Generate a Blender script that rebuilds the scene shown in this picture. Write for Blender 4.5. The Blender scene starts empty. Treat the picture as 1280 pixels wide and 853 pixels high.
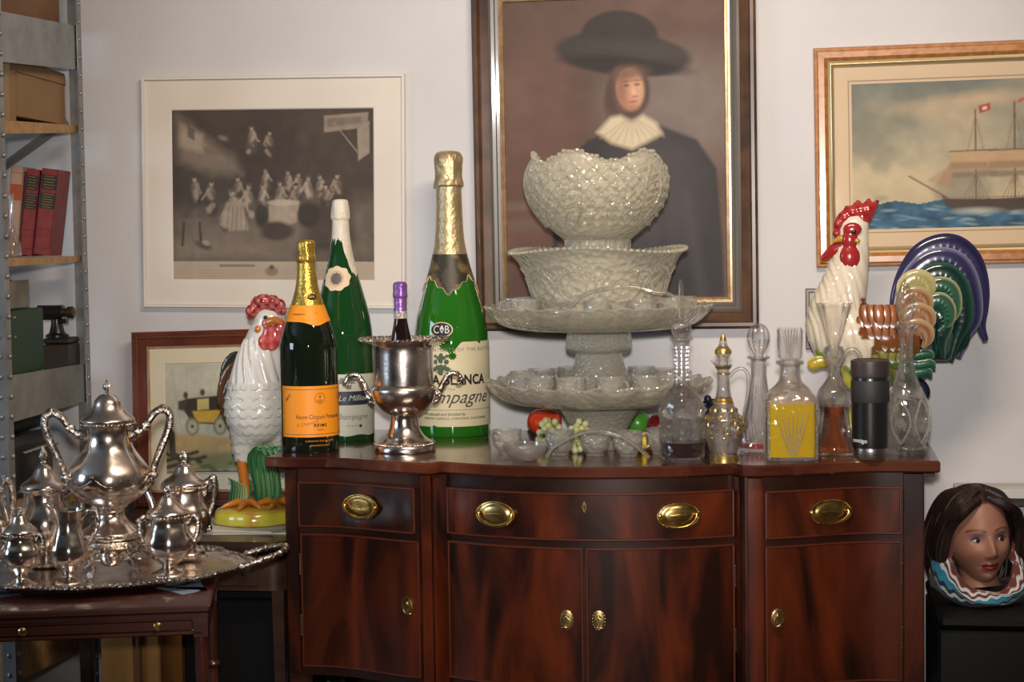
import bpy, math, random
import numpy as np
from mathutils import Vector, Matrix, Euler
random.seed(7)
RNG = np.random.default_rng(7)
sc = bpy.context.scene
COL = sc.collection
PI = math.pi

# ------------------------------------------------------------------ camera
FPX = 2250.0
YAW, PITCH, ROLL = 0.1651, math.atan((426.5 - 297) / FPX), 0.0145
CAM = Vector((1.31049292, -4.19543569, 1.44437346))
FWD = Vector((-math.sin(YAW) * math.cos(PITCH), math.cos(YAW) * math.cos(PITCH), -math.sin(PITCH)))
_R0 = Vector((math.cos(YAW), math.sin(YAW), 0))
_U0 = _R0.cross(FWD)
RGT = math.cos(ROLL) * _R0 - math.sin(ROLL) * _U0
UPV = math.sin(ROLL) * _R0 + math.cos(ROLL) * _U0
cd = bpy.data.cameras.new('camera')
cd.sensor_width = 36.0
cd.lens = FPX * 36.0 / 1280.0
cd.clip_end = 60
cam = bpy.data.objects.new('camera', cd)
COL.objects.link(cam)
cam.matrix_world = Matrix(((RGT.x, UPV.x, -FWD.x, CAM.x), (RGT.y, UPV.y, -FWD.y, CAM.y), (RGT.z, UPV.z, -FWD.z, CAM.z), (0, 0, 0, 1)))
sc.camera = cam

def ray(px, py):
    return FWD + RGT * ((px - 640) / FPX) - UPV * ((py - 426.5) / FPX)
def on_z(px, py, z):
    d = ray(px, py); return CAM + d * ((z - CAM.z) / d.z)
def on_y(px, py, y):
    d = ray(px, py); return CAM + d * ((y - CAM.y) / d.y)
def scale_at(p):                       # metres per pixel at a point
    return (Vector(p) - CAM).dot(FWD) / FPX
def face_angle(p):                     # rotation about z that turns local -y towards the camera
    d = CAM - Vector(p)
    return math.atan2(d.x, -d.y)

# ------------------------------------------------------------------ materials
MATS = {}
def srgb(r, g, b):
    f = lambda c: (c / 255) / 12.92 if c <= 10 else ((c / 255 + 0.055) / 1.055) ** 2.4
    return (f(r), f(g), f(b), 1)
def nodes_of(name):
    m = bpy.data.materials.new(name); m.use_nodes = True
    nt = m.node_tree; nt.nodes.clear()
    return m, nt, nt.nodes.new('ShaderNodeOutputMaterial')
def N(nt, typ, **kw):
    n = nt.nodes.new(typ)
    for k, v in kw.items():
        if k.startswith('i_'):
            n.inputs[k[2:].replace('_', ' ')].default_value = v
        else:
            setattr(n, k, v)
    return n
def set_in(n, name, v):
    if name in n.inputs: n.inputs[name].default_value = v
def pmat(name, color, rough=0.5, metal=0.0, coat=0.0, spec=0.5, trans=0.0, ior=1.5, color2=None, nscale=8.0, nstretch=(1, 1, 1),
         lo=0.35, hi=0.65, bump=0.0, bscale=40.0, bstretch=(1, 1, 1), rough2=None, sheen=0.0, detail=5.0, distort=0.0, coat_rough=0.08, bdetail=3.0):
    """Principled material with optional noise between two colours and noise bump."""
    if name in MATS: return MATS[name]
    m, nt, out = nodes_of(name)
    b = N(nt, 'ShaderNodeBsdfPrincipled')
    nt.links.new(b.outputs[0], out.inputs[0])
    b.inputs['Base Color'].default_value = color
    b.inputs['Roughness'].default_value = rough
    b.inputs['Metallic'].default_value = metal
    set_in(b, 'Coat Weight', coat); set_in(b, 'Coat Roughness', coat_rough)
    set_in(b, 'Specular IOR Level', spec); set_in(b, 'Transmission Weight', trans); set_in(b, 'IOR', ior)
    set_in(b, 'Sheen Weight', sheen)
    tc = N(nt, 'ShaderNodeTexCoord')
    if color2 is not None:
        mp = N(nt, 'ShaderNodeMapping'); mp.inputs['Scale'].default_value = nstretch
        nz = N(nt, 'ShaderNodeTexNoise'); nz.inputs['Scale'].default_value = nscale; nz.inputs['Detail'].default_value = detail
        nz.inputs['Distortion'].default_value = distort
        cr = N(nt, 'ShaderNodeValToRGB')
        cr.color_ramp.elements[0].position = lo; cr.color_ramp.elements[0].color = color
        cr.color_ramp.elements[1].position = hi; cr.color_ramp.elements[1].color = color2
        nt.links.new(tc.outputs['Object'], mp.inputs[0]); nt.links.new(mp.outputs[0], nz.inputs[0])
        nt.links.new(nz.outputs[0], cr.inputs[0]); nt.links.new(cr.outputs[0], b.inputs['Base Color'])
        if rough2 is not None:
            mr = N(nt, 'ShaderNodeMapRange'); mr.inputs[1].default_value = lo; mr.inputs[2].default_value = hi
            mr.inputs[3].default_value = rough; mr.inputs[4].default_value = rough2
            nt.links.new(nz.outputs[0], mr.inputs[0]); nt.links.new(mr.outputs[0], b.inputs['Roughness'])
    if bump:
        mp2 = N(nt, 'ShaderNodeMapping'); mp2.inputs['Scale'].default_value = bstretch
        n2 = N(nt, 'ShaderNodeTexNoise'); n2.inputs['Scale'].default_value = bscale; n2.inputs['Detail'].default_value = bdetail
        bp = N(nt, 'ShaderNodeBump'); bp.inputs['Strength'].default_value = bump; bp.inputs['Distance'].default_value = 0.004
        nt.links.new(tc.outputs['Object'], mp2.inputs[0]); nt.links.new(mp2.outputs[0], n2.inputs[0])
        nt.links.new(n2.outputs[0], bp.inputs['Height']); nt.links.new(bp.outputs[0], b.inputs['Normal'])
    MATS[name] = m
    return m
def attr_mat(name, rough=0.6, coat=0.0, bump=0.0, bscale=200.0, spec=0.4, sheen=0.0, metal=0.0):
    """Paint stored per vertex as attribute 'paint'."""
    if name in MATS: return MATS[name]
    m, nt, out = nodes_of(name)
    b = N(nt, 'ShaderNodeBsdfPrincipled'); nt.links.new(b.outputs[0], out.inputs[0])
    a = N(nt, 'ShaderNodeAttribute'); a.attribute_name = 'paint'
    nt.links.new(a.outputs[0], b.inputs['Base Color'])
    b.inputs['Roughness'].default_value = rough; set_in(b, 'Coat Weight', coat); set_in(b, 'Coat Roughness', 0.06); set_in(b, 'Specular IOR Level', spec)
    set_in(b, 'Sheen Weight', sheen); b.inputs['Metallic'].default_value = metal
    if bump:
        tc = N(nt, 'ShaderNodeTexCoord')
        n2 = N(nt, 'ShaderNodeTexNoise'); n2.inputs['Scale'].default_value = bscale
        bp = N(nt, 'ShaderNodeBump'); bp.inputs['Strength'].default_value = bump; bp.inputs['Distance'].default_value = 0.002
        nt.links.new(tc.outputs['Object'], n2.inputs[0]); nt.links.new(n2.outputs[0], bp.inputs['Height']); nt.links.new(bp.outputs[0], b.inputs['Normal'])
    MATS[name] = m
    return m
def crystal(name, tint=(0.95, 0.95, 0.93), clear=0.5, milk=0.08, milk_col=(0.8, 0.8, 0.7), rough=0.02, ior=1.5, fior=1.5, back=.5, bump=0.0, bscale=60.0, voronoi=False, bdist=0.004):
    """Cut or pressed glass: refraction mixed with straight transmission (thin wall) and a little cloudiness."""
    if name in MATS: return MATS[name]
    m, nt, out = nodes_of(name)
    g = N(nt, 'ShaderNodeBsdfGlass'); g.inputs['Color'].default_value = (*tint, 1); g.inputs['Roughness'].default_value = rough; g.inputs['IOR'].default_value = ior
    t = N(nt, 'ShaderNodeBsdfTransparent'); t.inputs['Color'].default_value = (*tint, 1)
    mx = N(nt, 'ShaderNodeMixShader'); mx.inputs[0].default_value = clear
    nt.links.new(g.outputs[0], mx.inputs[1]); nt.links.new(t.outputs[0], mx.inputs[2])
    gl = N(nt, 'ShaderNodeBsdfGlossy'); gl.inputs['Roughness'].default_value = 0.035; gl.inputs['Color'].default_value = (1, 1, 1, 1)
    fr = N(nt, 'ShaderNodeFresnel'); fr.inputs['IOR'].default_value = fior
    m2 = N(nt, 'ShaderNodeMixShader')
    ge = N(nt, 'ShaderNodeNewGeometry'); iv = N(nt, 'ShaderNodeMath', operation='SUBTRACT'); iv.inputs[0].default_value = 1.0
    mu = N(nt, 'ShaderNodeMath', operation='MULTIPLY'); hb_ = N(nt, 'ShaderNodeMath', operation='MULTIPLY'); hb_.inputs[1].default_value = .62; nt.links.new(ge.outputs['Backfacing'], hb_.inputs[0]); nt.links.new(hb_.outputs[0], iv.inputs[1])
    nt.links.new(iv.outputs[0], mu.inputs[0]); nt.links.new(fr.outputs[0], mu.inputs[1])   # the thin wall reflects mostly on its outer face
    nt.links.new(mu.outputs[0], m2.inputs[0]); nt.links.new(mx.outputs[0], m2.inputs[1]); nt.links.new(gl.outputs[0], m2.inputs[2])
    d0 = N(nt, 'ShaderNodeBsdfDiffuse'); d0.inputs['Color'].default_value = (*milk_col, 1)
    d1 = N(nt, 'ShaderNodeBsdfTranslucent'); d1.inputs['Color'].default_value = (*milk_col, 1)
    d = N(nt, 'ShaderNodeMixShader'); d.inputs[0].default_value = back
    nt.links.new(d0.outputs[0], d.inputs[1]); nt.links.new(d1.outputs[0], d.inputs[2])
    m3 = N(nt, 'ShaderNodeMixShader'); m3.inputs[0].default_value = milk
    nt.links.new(m2.outputs[0], m3.inputs[1]); nt.links.new(d.outputs[0], m3.inputs[2])
    nt.links.new(m3.outputs[0], out.inputs[0])
    if bump:
        tc = N(nt, 'ShaderNodeTexCoord')
        if voronoi:
            n2 = N(nt, 'ShaderNodeTexVoronoi'); n2.inputs['Scale'].default_value = bscale; n2.feature = 'F1'
        else:
            n2 = N(nt, 'ShaderNodeTexNoise'); n2.inputs['Scale'].default_value = bscale; n2.inputs['Detail'].default_value = 2
        bp = N(nt, 'ShaderNodeBump'); bp.inputs['Strength'].default_value = bump; bp.inputs['Distance'].default_value = bdist
        nt.links.new(tc.outputs['Object'], n2.inputs[0]); nt.links.new(n2.outputs[0], bp.inputs['Height'])
        for x in (g, gl, fr, d0, d1): nt.links.new(bp.outputs[0], x.inputs['Normal'])
    MATS[name] = m
    return m

# ------------------------------------------------------------------ mesh builder
class MB:
    def __init__(s):
        s.v = []; s.f = []; s.c = []; s.smooth = []
    def add(s, verts, faces, smooth=True, color=None):
        o = len(s.v)
        s.v.extend([tuple(p) for p in verts]); s.f.extend([tuple(i + o for i in q) for q in faces]); s.smooth.extend([smooth] * len(faces))
        if color is not None or s.c:
            while len(s.c) < o: s.c.append((1, 1, 1))
            if color is None: color = (1, 1, 1)
            if isinstance(color, (tuple,)) : color = [color] * len(verts)
            s.c.extend([tuple(q[:3]) for q in color])
        return s
    def xf(s, M, start=0):
        for i in range(start, len(s.v)): s.v[i] = tuple(M @ Vector(s.v[i]))
        return s
    def box(s, c, d, rz=0.0, bev=0.0, color=None, M=None):
        x, y, z = d[0] / 2, d[1] / 2, d[2] / 2
        if bev <= 0:
            vs = [(sx * x, sy * y, sz * z) for sz in (-1, 1) for sx, sy in ((-1, -1), (1, -1), (1, 1), (-1, 1))]
            fs = [(3, 2, 1, 0), (4, 5, 6, 7), (0, 1, 5, 4), (1, 2, 6, 5), (2, 3, 7, 6), (3, 0, 4, 7)]
        else:
            b = min(bev, x * .95, y * .95, z * .95)
            rings = [(z, b, -1), (z - b, 0, -1), (z - b, 0, 1), (z, b, 1)]
            vs, fs = [], []
            def ring(zz, ins):
                hx, hy = x - ins, y - ins
                k = b if ins == 0 else b
                return [(-hx + k, -hy, zz), (hx - k, -hy, zz), (hx, -hy + k, zz), (hx, hy - k, zz), (hx - k, hy, zz), (-hx + k, hy, zz), (-hx, hy - k, zz), (-hx, -hy + k, zz)]
            R = [ring(-z, b), ring(-z + b, 0), ring(z - b, 0), ring(z, b)]
            for r in R: vs += r
            for k in range(3):
                for i in range(8):
                    j = (i + 1) % 8
                    fs.append((k * 8 + i, k * 8 + j, k * 8 + 8 + j, k * 8 + 8 + i))
            fs.append(tuple(range(7, -1, -1))); fs.append(tuple(range(24, 32)))
        cz, sz_ = math.cos(rz), math.sin(rz)
        out = []
        for p in vs:
            if M is not None: p = tuple(M @ Vector(p))
            out.append((c[0] + p[0] * cz - p[1] * sz_, c[1] + p[0] * sz_ + p[1] * cz, c[2] + p[2]))
        return s.add(out, fs, False, color)
    def lathe(s, prof, seg=48, mod=None, c=(0, 0, 0), smooth=True, color=None, a0=0.0, a1=None, zmod=None):
        """prof: list of (r, z) from bottom to top."""
        full = a1 is None
        n = seg if full else seg + 1
        span = 2 * PI if full else a1 - a0
        vs = []
        for k, (r, z) in enumerate(prof):
            t = k / max(1, len(prof) - 1)
            for i in range(n):
                a = a0 + span * i / seg
                m = mod(a, t, r, z) if mod else 1.0
                zz = z + (zmod(a, t, r, z) if zmod else 0.0)
                vs.append((c[0] + r * m * math.sin(a), c[1] - r * m * math.cos(a), c[2] + zz))
        fs = []
        for k in range(len(prof) - 1):
            for i in range(seg):
                j = (i + 1) % n
                fs.append((k * n + i, k * n + j, (k + 1) * n + j, (k + 1) * n + i))
        if full:
            if prof[0][0] > 1e-5: fs.append(tuple(range(n - 1, -1, -1)))
            if prof[-1][0] > 1e-5: fs.append(tuple((len(prof) - 1) * n + i for i in range(n)))
        return s.add(vs, fs, smooth, color)
    def ball(s, c, r, seg=16, rings=10, M=None, color=None):
        if not isinstance(r, (tuple, list)): r = (r, r, r)
        vs = [(0, 0, -1)]
        for k in range(1, rings):
            t = -PI / 2 + PI * k / rings
            for i in range(seg):
                a = 2 * PI * i / seg
                vs.append((math.cos(t) * math.cos(a), math.cos(t) * math.sin(a), math.sin(t)))
        vs.append((0, 0, 1)); top = len(vs) - 1
        fs = [(0, 1 + (i + 1) % seg, 1 + i) for i in range(seg)]
        for k in range(rings - 2):
            for i in range(seg):
                j = (i + 1) % seg
                fs.append((1 + k * seg + i, 1 + k * seg + j, 1 + (k + 1) * seg + j, 1 + (k + 1) * seg + i))
        o = 1 + (rings - 2) * seg
        fs += [(o + i, o + (i + 1) % seg, top) for i in range(seg)]
        out = []
        for p in vs:
            q = Vector((p[0] * r[0], p[1] * r[1], p[2] * r[2]))
            if M is not None: q = M @ q
            out.append((c[0] + q.x, c[1] + q.y, c[2] + q.z))
        return s.add(out, fs, True, color)
    def tube(s, pts, r, seg=10, flat=1.0, closed=False, up=(0, 0, 1), color=None, caps=True, twist=0.0):
        """Round (or flattened) bar along points; r a number or a list; flat scales the second axis."""
        P = [Vector(p) for p in pts]; n = len(P)
        if not isinstance(r, (list, tuple)): r = [r] * n
        vs = []; prev = None
        for i in range(n):
            if closed: t = P[(i + 1) % n] - P[i - 1]
            else: t = P[min(i + 1, n - 1)] - P[max(i - 1, 0)]
            if t.length < 1e-9: t = Vector((0, 0, 1))
            t.normalize()
            if prev is None:
                u = Vector(up)
                if abs(u.dot(t)) > 0.95: u = Vector((1, 0, 0))
                a = (u - t * u.dot(t)).normalized()
            else:
                a = prev - t * prev.dot(t)
                a = a.normalized() if a.length > 1e-6 else prev
            prev = a
            b = t.cross(a)
            for k in range(seg):
                w = 2 * PI * k / seg + twist * i
                vs.append(P[i] + a * (math.cos(w) * r[i]) + b * (math.sin(w) * r[i] * flat))
        fs = []
        for i in range(n if closed else n - 1):
            i2 = (i + 1) % n
            for k in range(seg):
                k2 = (k + 1) % seg
                fs.append((i * seg + k, i * seg + k2, i2 * seg + k2, i2 * seg + k))
        if not closed and caps:
            fs.append(tuple(range(seg - 1, -1, -1))); fs.append(tuple((n - 1) * seg + k for k in range(seg)))
        return s.add(vs, fs, True, color)
    def prism(s, poly, d, M=None, smooth=False, color=None):
        """Polygon in the local xz plane (front at y=0) extruded by d in +y."""
        n = len(poly)
        vs = [Vector((x, 0, z)) for x, z in poly] + [Vector((x, d, z)) for x, z in poly]
        if M is not None: vs = [M @ v for v in vs]
        fs = [tuple(range(n)), tuple(range(2 * n - 1, n - 1, -1))] + [(i, n + i, n + (i + 1) % n, (i + 1) % n) for i in range(n)]
        return s.add(vs, fs, smooth, color)
    def grid(s, fn, nu, nv, closed_u=False, color=None, smooth=True):
        vs = []; cs = []
        for j in range(nv + 1):
            for i in range(nu + (0 if closed_u else 1)):
                vs.append(tuple(fn(i / nu, j / nv)))
                if callable(color): cs.append(color(i / nu, j / nv))
        w = nu if closed_u else nu + 1
        fs = []
        for j in range(nv):
            for i in range(nu):
                i2 = (i + 1) % w
                fs.append((j * w + i, j * w + i2, (j + 1) * w + i2, (j + 1) * w + i))
        return s.add(vs, fs, smooth, cs if callable(color) else color)

def obj(name, mb, mat, parent=None, loc=None, auto=40, flip_fix=True):
    me = bpy.data.meshes.new(name)
    me.from_pydata(mb.v, [], mb.f)
    me.polygons.foreach_set('use_smooth', mb.smooth)
    if mb.c:
        while len(mb.c) < len(mb.v): mb.c.append((1, 1, 1))
        at = me.color_attributes.new('paint', 'FLOAT_COLOR', 'POINT')
        at.data.foreach_set('color', np.concatenate([np.array(mb.c, dtype=np.float32), np.ones((len(mb.v), 1), np.float32)], 1).ravel())
    import bmesh
    if flip_fix:
        bm = bmesh.new(); bm.from_mesh(me); bmesh.ops.recalc_face_normals(bm, faces=bm.faces); bm.to_mesh(me); bm.free()
    me.update()
    if auto:
        try: me.set_sharp_from_angle(angle=math.radians(auto))
        except Exception: pass
    me.materials.append(mat)
    o = bpy.data.objects.new(name, me); COL.objects.link(o)
    if parent is not None: o.parent = parent
    if loc is not None: o.location = loc
    return o
def thing(name, label, cat, loc=(0, 0, 0), rotz=0.0, group=None):
    o = bpy.data.objects.new(name, None); COL.objects.link(o)
    o.empty_display_size = 0.05
    o.location = loc; o.rotation_euler = (0, 0, rotz); o['label'] = label; o['category'] = cat
    if group: o['group'] = group
    return o
def tag(o, label, cat, group=None, kind=None):
    o['label'] = label; o['category'] = cat
    if group: o['group'] = group
    if kind: o['kind'] = kind
    return o
def struct(name, mb, mat):
    o = obj(name, mb, mat); o['kind'] = 'structure'; o['label'] = name.replace('_', ' ') + ' of the room'; o['category'] = name.split('_')[0]
    return o
def copy_tree(o, parent=None):
    c = o.copy(); COL.objects.link(c)
    if parent is not None: c.parent = parent
    for ch in list(o.children): copy_tree(ch, c)
    return c

def smooth_path(pts, n=8, closed=False):
    """Catmull-Rom through points."""
    P = [Vector(p) for p in pts]; out = []
    m = len(P)
    rng = range(m if closed else m - 1)
    for i in rng:
        p1, p2 = P[i], P[(i + 1) % m]
        p0 = P[i - 1] if (i > 0 or closed) else p1 * 2 - p2
        p3 = P[(i + 2) % m] if (i + 2 < m or closed) else p2 * 2 - p1
        for k in range(n):
            t = k / n
            out.append(0.5 * ((2 * p1) + (p2 - p0) * t + (2 * p0 - 5 * p1 + 4 * p2 - p3) * t * t + (3 * p1 - p0 - 3 * p2 + p3) * t ** 3))
    if not closed: out.append(P[-1])
    return out
def smooth_prof(prof, n=5):
    """Catmull-Rom on an (r, z) profile; a point written as (r, z, 1) stays a sharp corner."""
    segs = [[]]
    for p in prof:
        segs[-1].append((p[0], p[1]))
        if len(p) > 2: segs.append([(p[0], p[1])])
    out = []
    for sg in segs:
        if len(sg) < 2: continue
        q = smooth_path([(r, z, 0) for r, z in sg], n)
        zl, zh = min(p[1] for p in sg), max(p[1] for p in sg)
        out += [(max(0.0, v.x), min(zh, max(zl, v.y))) for v in q]
    res = []
    for p in out:
        if not res or abs(p[0] - res[-1][0]) + abs(p[1] - res[-1][1]) > 1e-6: res.append(p)
    return res
def rib_interp(vals, t):
    x = t * (len(vals) - 1); i = min(int(x), len(vals) - 2); return vals[i] * (1 - (x - i)) + vals[i + 1] * (x - i)

# flat writing turned into mesh
def text_mb(txt, size, depth=0.0006, shear=0.0, align='CENTER', space=1.0, sx=1.0, bold=0.0, res=3):
    cu = bpy.data.curves.new('writing', 'FONT')
    cu.body = txt; cu.size = size; cu.extrude = depth / 2; cu.shear = shear; cu.align_x = align; cu.align_y = 'CENTER'
    cu.space_character = space; cu.offset = bold; cu.resolution_u = res
    o = bpy.data.objects.new('writing', cu); COL.objects.link(o)
    dg = bpy.context.evaluated_depsgraph_get(); dg.update()
    ev = o.evaluated_get(dg); me = ev.to_mesh()
    mb = MB()
    mb.add([(v.co.x * sx, -v.co.z, v.co.y) for v in me.vertices], [tuple(p.vertices) for p in me.polygons], False)
    ev.to_mesh_clear(); bpy.data.objects.remove(o); bpy.data.curves.remove(cu)
    return mb
def bend(mb, R, ang=0.0, z0=0.0, tilt=0.0, rfun=None):
    """Wrap writing (x along, z up) round a vertical cylinder of radius R (or rfun(z)) facing local -y turned by ang."""
    ct, st = math.cos(tilt), math.sin(tilt)
    nv = []
    for x, y, z in mb.v:
        x, z = x * ct - z * st, x * st + z * ct
        r0 = rfun(z + z0) if rfun else R
        a = ang + x / R
        r = r0 - y
        nv.append((r * math.sin(a), -r * math.cos(a), z + z0))
    mb.v = nv
    return mb
# ------------------------------------------------------------------ painter for prints, labels and painted china
class Paint:
    """A small painter: colours on a grid addressed in its own picture units."""
    def __init__(s, x0, y0, x1, y1, nx, ny, base):
        s.x0, s.y0, s.x1, s.y1, s.nx, s.ny = x0, y0, x1, y1, nx, ny
        s.X, s.Y = np.meshgrid(np.linspace(x0, x1, nx), np.linspace(y0, y1, ny))
        s.a = np.zeros((ny, nx, 3)) + np.array(base[:3])
    def noise(s, scale, seed=0, octaves=4):
        r = np.random.default_rng(seed); out = np.zeros_like(s.X); amp = 1; tot = 0
        for o in range(octaves):
            sc_ = scale / 2 ** o
            gw, gh = int((s.x1 - s.x0) / sc_) + 3, int((s.y1 - s.y0) / sc_) + 3
            g = r.random((gh, gw)); u = (s.X - s.x0) / sc_; v = (s.Y - s.y0) / sc_
            i, j = u.astype(int), v.astype(int); fu, fv = u - i, v - j
            fu = fu * fu * (3 - 2 * fu); fv = fv * fv * (3 - 2 * fv)
            i = np.clip(i, 0, gw - 2); j = np.clip(j, 0, gh - 2)
            n = g[j, i] * (1 - fu) * (1 - fv) + g[j, i + 1] * fu * (1 - fv) + g[j + 1, i] * (1 - fu) * fv + g[j + 1, i + 1] * fu * fv
            out += amp * n; tot += amp; amp *= .5
        return out / tot
    def blend(s, m, c):
        c = np.array(c[:3]) if not isinstance(c, np.ndarray) else c
        s.a = s.a * (1 - m[..., None]) + c * m[..., None]; return s
    def ell(s, cx, cy, rx, ry, c, ang=0, soft=2.0, al=1.0):
        ca, sa = math.cos(math.radians(ang)), math.sin(math.radians(ang))
        u = ((s.X - cx) * ca + (s.Y - cy) * sa) / rx; v = (-(s.X - cx) * sa + (s.Y - cy) * ca) / ry
        d = (np.sqrt(u * u + v * v) - 1) * min(rx, ry)
        return s.blend(np.clip(.5 - d / soft, 0, 1) * al, c)
    def poly(s, pts, c, soft=1.5, al=1.0):
        P = np.array(pts, float); inside = np.zeros(s.X.shape, bool); dist = np.full(s.X.shape, 1e9)
        for k in range(len(P)):
            (ax, ay), (bx, by) = P[k], P[(k + 1) % len(P)]
            cond = ((ay > s.Y) != (by > s.Y))
            with np.errstate(divide='ignore', invalid='ignore'):
                xi = (bx - ax) * (s.Y - ay) / (by - ay if by != ay else 1e-9) + ax
            inside ^= cond & (s.X < xi)
            L2 = max((bx - ax) ** 2 + (by - ay) ** 2, 1e-9)
            t = np.clip(((s.X - ax) * (bx - ax) + (s.Y - ay) * (by - ay)) / L2, 0, 1)
            dist = np.minimum(dist, np.hypot(s.X - ax - t * (bx - ax), s.Y - ay - t * (by - ay)))
        d = np.where(inside, -dist, dist)
        return s.blend(np.clip(.5 - d / soft, 0, 1) * al, c)
    def line(s, pts, w, c, soft=1.0, al=1.0):
        P = np.array(pts, float); dist = np.full(s.X.shape, 1e9)
        for k in range(len(P) - 1):
            (ax, ay), (bx, by) = P[k], P[k + 1]
            L2 = max((bx - ax) ** 2 + (by - ay) ** 2, 1e-9)
            t = np.clip(((s.X - ax) * (bx - ax) + (s.Y - ay) * (by - ay)) / L2, 0, 1)
            dist = np.minimum(dist, np.hypot(s.X - ax - t * (bx - ax), s.Y - ay - t * (by - ay)))
        return s.blend(np.clip(.5 - (dist - w / 2) / soft, 0, 1) * al, c)
    def mul(s, m):
        s.a = np.clip(s.a * m[..., None], 0, 1); return s
    def sheet(s, w, h, y=0.0, thick=0.002, off=(0, 0)):
        """Flat sheet w x h metres in the local xz plane, its front at y."""
        mb = MB()
        xs = np.linspace(-w / 2, w / 2, s.nx) + off[0]; zs = np.linspace(h / 2, -h / 2, s.ny) + off[1]
        vs = [(x, y, z) for z in zs for x in xs]
        fs = [(j * s.nx + i, j * s.nx + i + 1, (j + 1) * s.nx + i + 1, (j + 1) * s.nx + i) for j in range(s.ny - 1) for i in range(s.nx - 1)]
        fs = [tuple(reversed(f)) for f in fs]
        mb.add(vs, fs, False, [tuple(q) for q in s.a.reshape(-1, 3)])
        return mb

# ------------------------------------------------------------------ the room
WALL = 0.68
wall_m = pmat('painted_plaster', (0.60, 0.585, 0.60, 1), rough=0.75, color2=(0.64, 0.625, 0.64, 1), nscale=3, bump=0.12, bscale=90)
room_m = pmat('room_far_plaster', (0.62, 0.53, 0.48, 1), rough=0.8, color2=(0.28, 0.20, 0.16, 1), nscale=1.2, lo=0.42, hi=0.6)
floor_m = pmat('dark_floorboards', (0.06, 0.04, 0.03, 1), rough=0.5, color2=(0.10, 0.065, 0.045, 1), nscale=4, nstretch=(1, 8, 1))
ceil_m = pmat('ceiling_paint', (0.55, 0.53, 0.5, 1), rough=0.9)
struct('wall_back', MB().box((0.5, WALL + .05, 1.4), (8.2, .1, 2.8)), wall_m)
struct('wall_left', MB().box((-3.65, -3, 1.4), (.1, 7.6, 2.8)), room_m)
struct('wall_right', MB().box((4.65, -3, 1.4), (.1, 7.6, 2.8)), room_m)
struct('wall_front', MB().box((0.5, -6.85, 1.4), (8.4, .1, 2.8)), room_m)
struct('floor', MB().box((0.5, -3, -.05), (8.6, 7.8, .1)), floor_m)
struct('ceiling', MB().box((0.5, -3, 2.85), (8.6, 7.8, .1)), ceil_m)

# ------------------------------------------------------------------ sideboard
def sstep(t): t = min(1, max(0, t)); return t * t * (3 - 2 * t)
def front_top(x):
    if x <= .424: return -.095 * sstep((x - .13) / .31) - .004
    if x <= .446: return -.099 + (x - .424) / .022 * .033
    if x <= 1.134:
        u = (x - .79) / .344; return -.066 - .088 * (1 - u * u)
    if x <= 1.156: return -.066 - (x - 1.134) / .022 * .038
    return -.104 * sstep((1.47 - x) / .31) - .002
def front_body(x): return front_top(min(max(x, .02), 1.58)) + .024
mahog = pmat('mahogany', (0.014, 0.0036, 0.0022, 1), rough=0.3, coat=0.22, color2=(0.105, 0.018, 0.005, 1), nscale=3.2, nstretch=(2.2, 2.2, .55), lo=.36, hi=.68, distort=1.6, coat_rough=.12, spec=.35)
mahog_d = pmat('mahogany_dark', (0.014, 0.004, 0.0025, 1), rough=0.32, coat=0.2, color2=(0.055, 0.015, 0.008, 1), nscale=5, nstretch=(.5, 2, 2), lo=.35, hi=.7, coat_rough=.12, spec=.35)
mahog_top = pmat('mahogany_top', (0.04, 0.010, 0.006, 1), rough=0.16, coat=0.5, color2=(0.11, 0.030, 0.014, 1), nscale=4, nstretch=(.5, 4, 2), lo=.35, hi=.7, coat_rough=.08)
brass = pmat('old_brass', (0.75, 0.52, 0.19, 1), rough=0.25, metal=1, color2=(0.45, 0.29, 0.09, 1), nscale=60, lo=.4, hi=.7)
brass_d = pmat('tarnished_brass', (0.40, 0.28, 0.12, 1), rough=0.35, metal=1)
TOP = .92; DEP = .60
sb = thing('sideboard', 'dark mahogany sideboard with bowed front and oval brass drawer pulls below the punch bowls', 'sideboard', (0, 0, 0))
def plan_slab(mb, fy, x0, x1, yb, z0, z1, n=90, bev=0.0):
    xs = sorted(set([x0 + (x1 - x0) * i / n for i in range(n + 1)] + [x for x in (.424, .446, 1.134, 1.156) if x0 < x < x1]))
    def ring(z, ins):
        return [(min(max(x, x0 + ins), x1 - ins), fy(x) + ins, z) for x in xs] + [(x1 - ins, yb, z), (x0 + ins, yb, z)]
    lv = [(z0, 0), (z1, 0)] if not bev else [(z0, bev), (z0 + bev, 0), (z1 - bev, 0), (z1, bev)]
    R = [ring(*l) for l in lv]; m = len(R[0]); vs = [p for r in R for p in r]; fs = []
    for k in range(len(R) - 1):
        for i in range(m):
            j = (i + 1) % m; fs.append((k * m + i, k * m + j, (k + 1) * m + j, (k + 1) * m + i))
    for i in range(len(xs) - 1):       # top and bottom as strips front to back
        pass
    o = (len(R) - 1) * m
    fs.append(tuple(range(o, o + m))); fs.append(tuple(range(m - 1, -1, -1)))
    mb.add(vs, fs, False)
mb = MB(); plan_slab(mb, front_top, 0, 1.6, DEP + .02, .893, TOP, bev=.004)
obj('top', mb, mahog_top, sb)
mb = MB(); plan_slab(mb, lambda x: front_body(x) + .012, .038, 1.566, DEP, .378, .893)
mb.box((.026, .32, .884), (.03, .5, .018)); mb.box((1.578, .32, .884), (.03, .5, .018))
obj('carcass', mb, mahog_d, sb)
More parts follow.
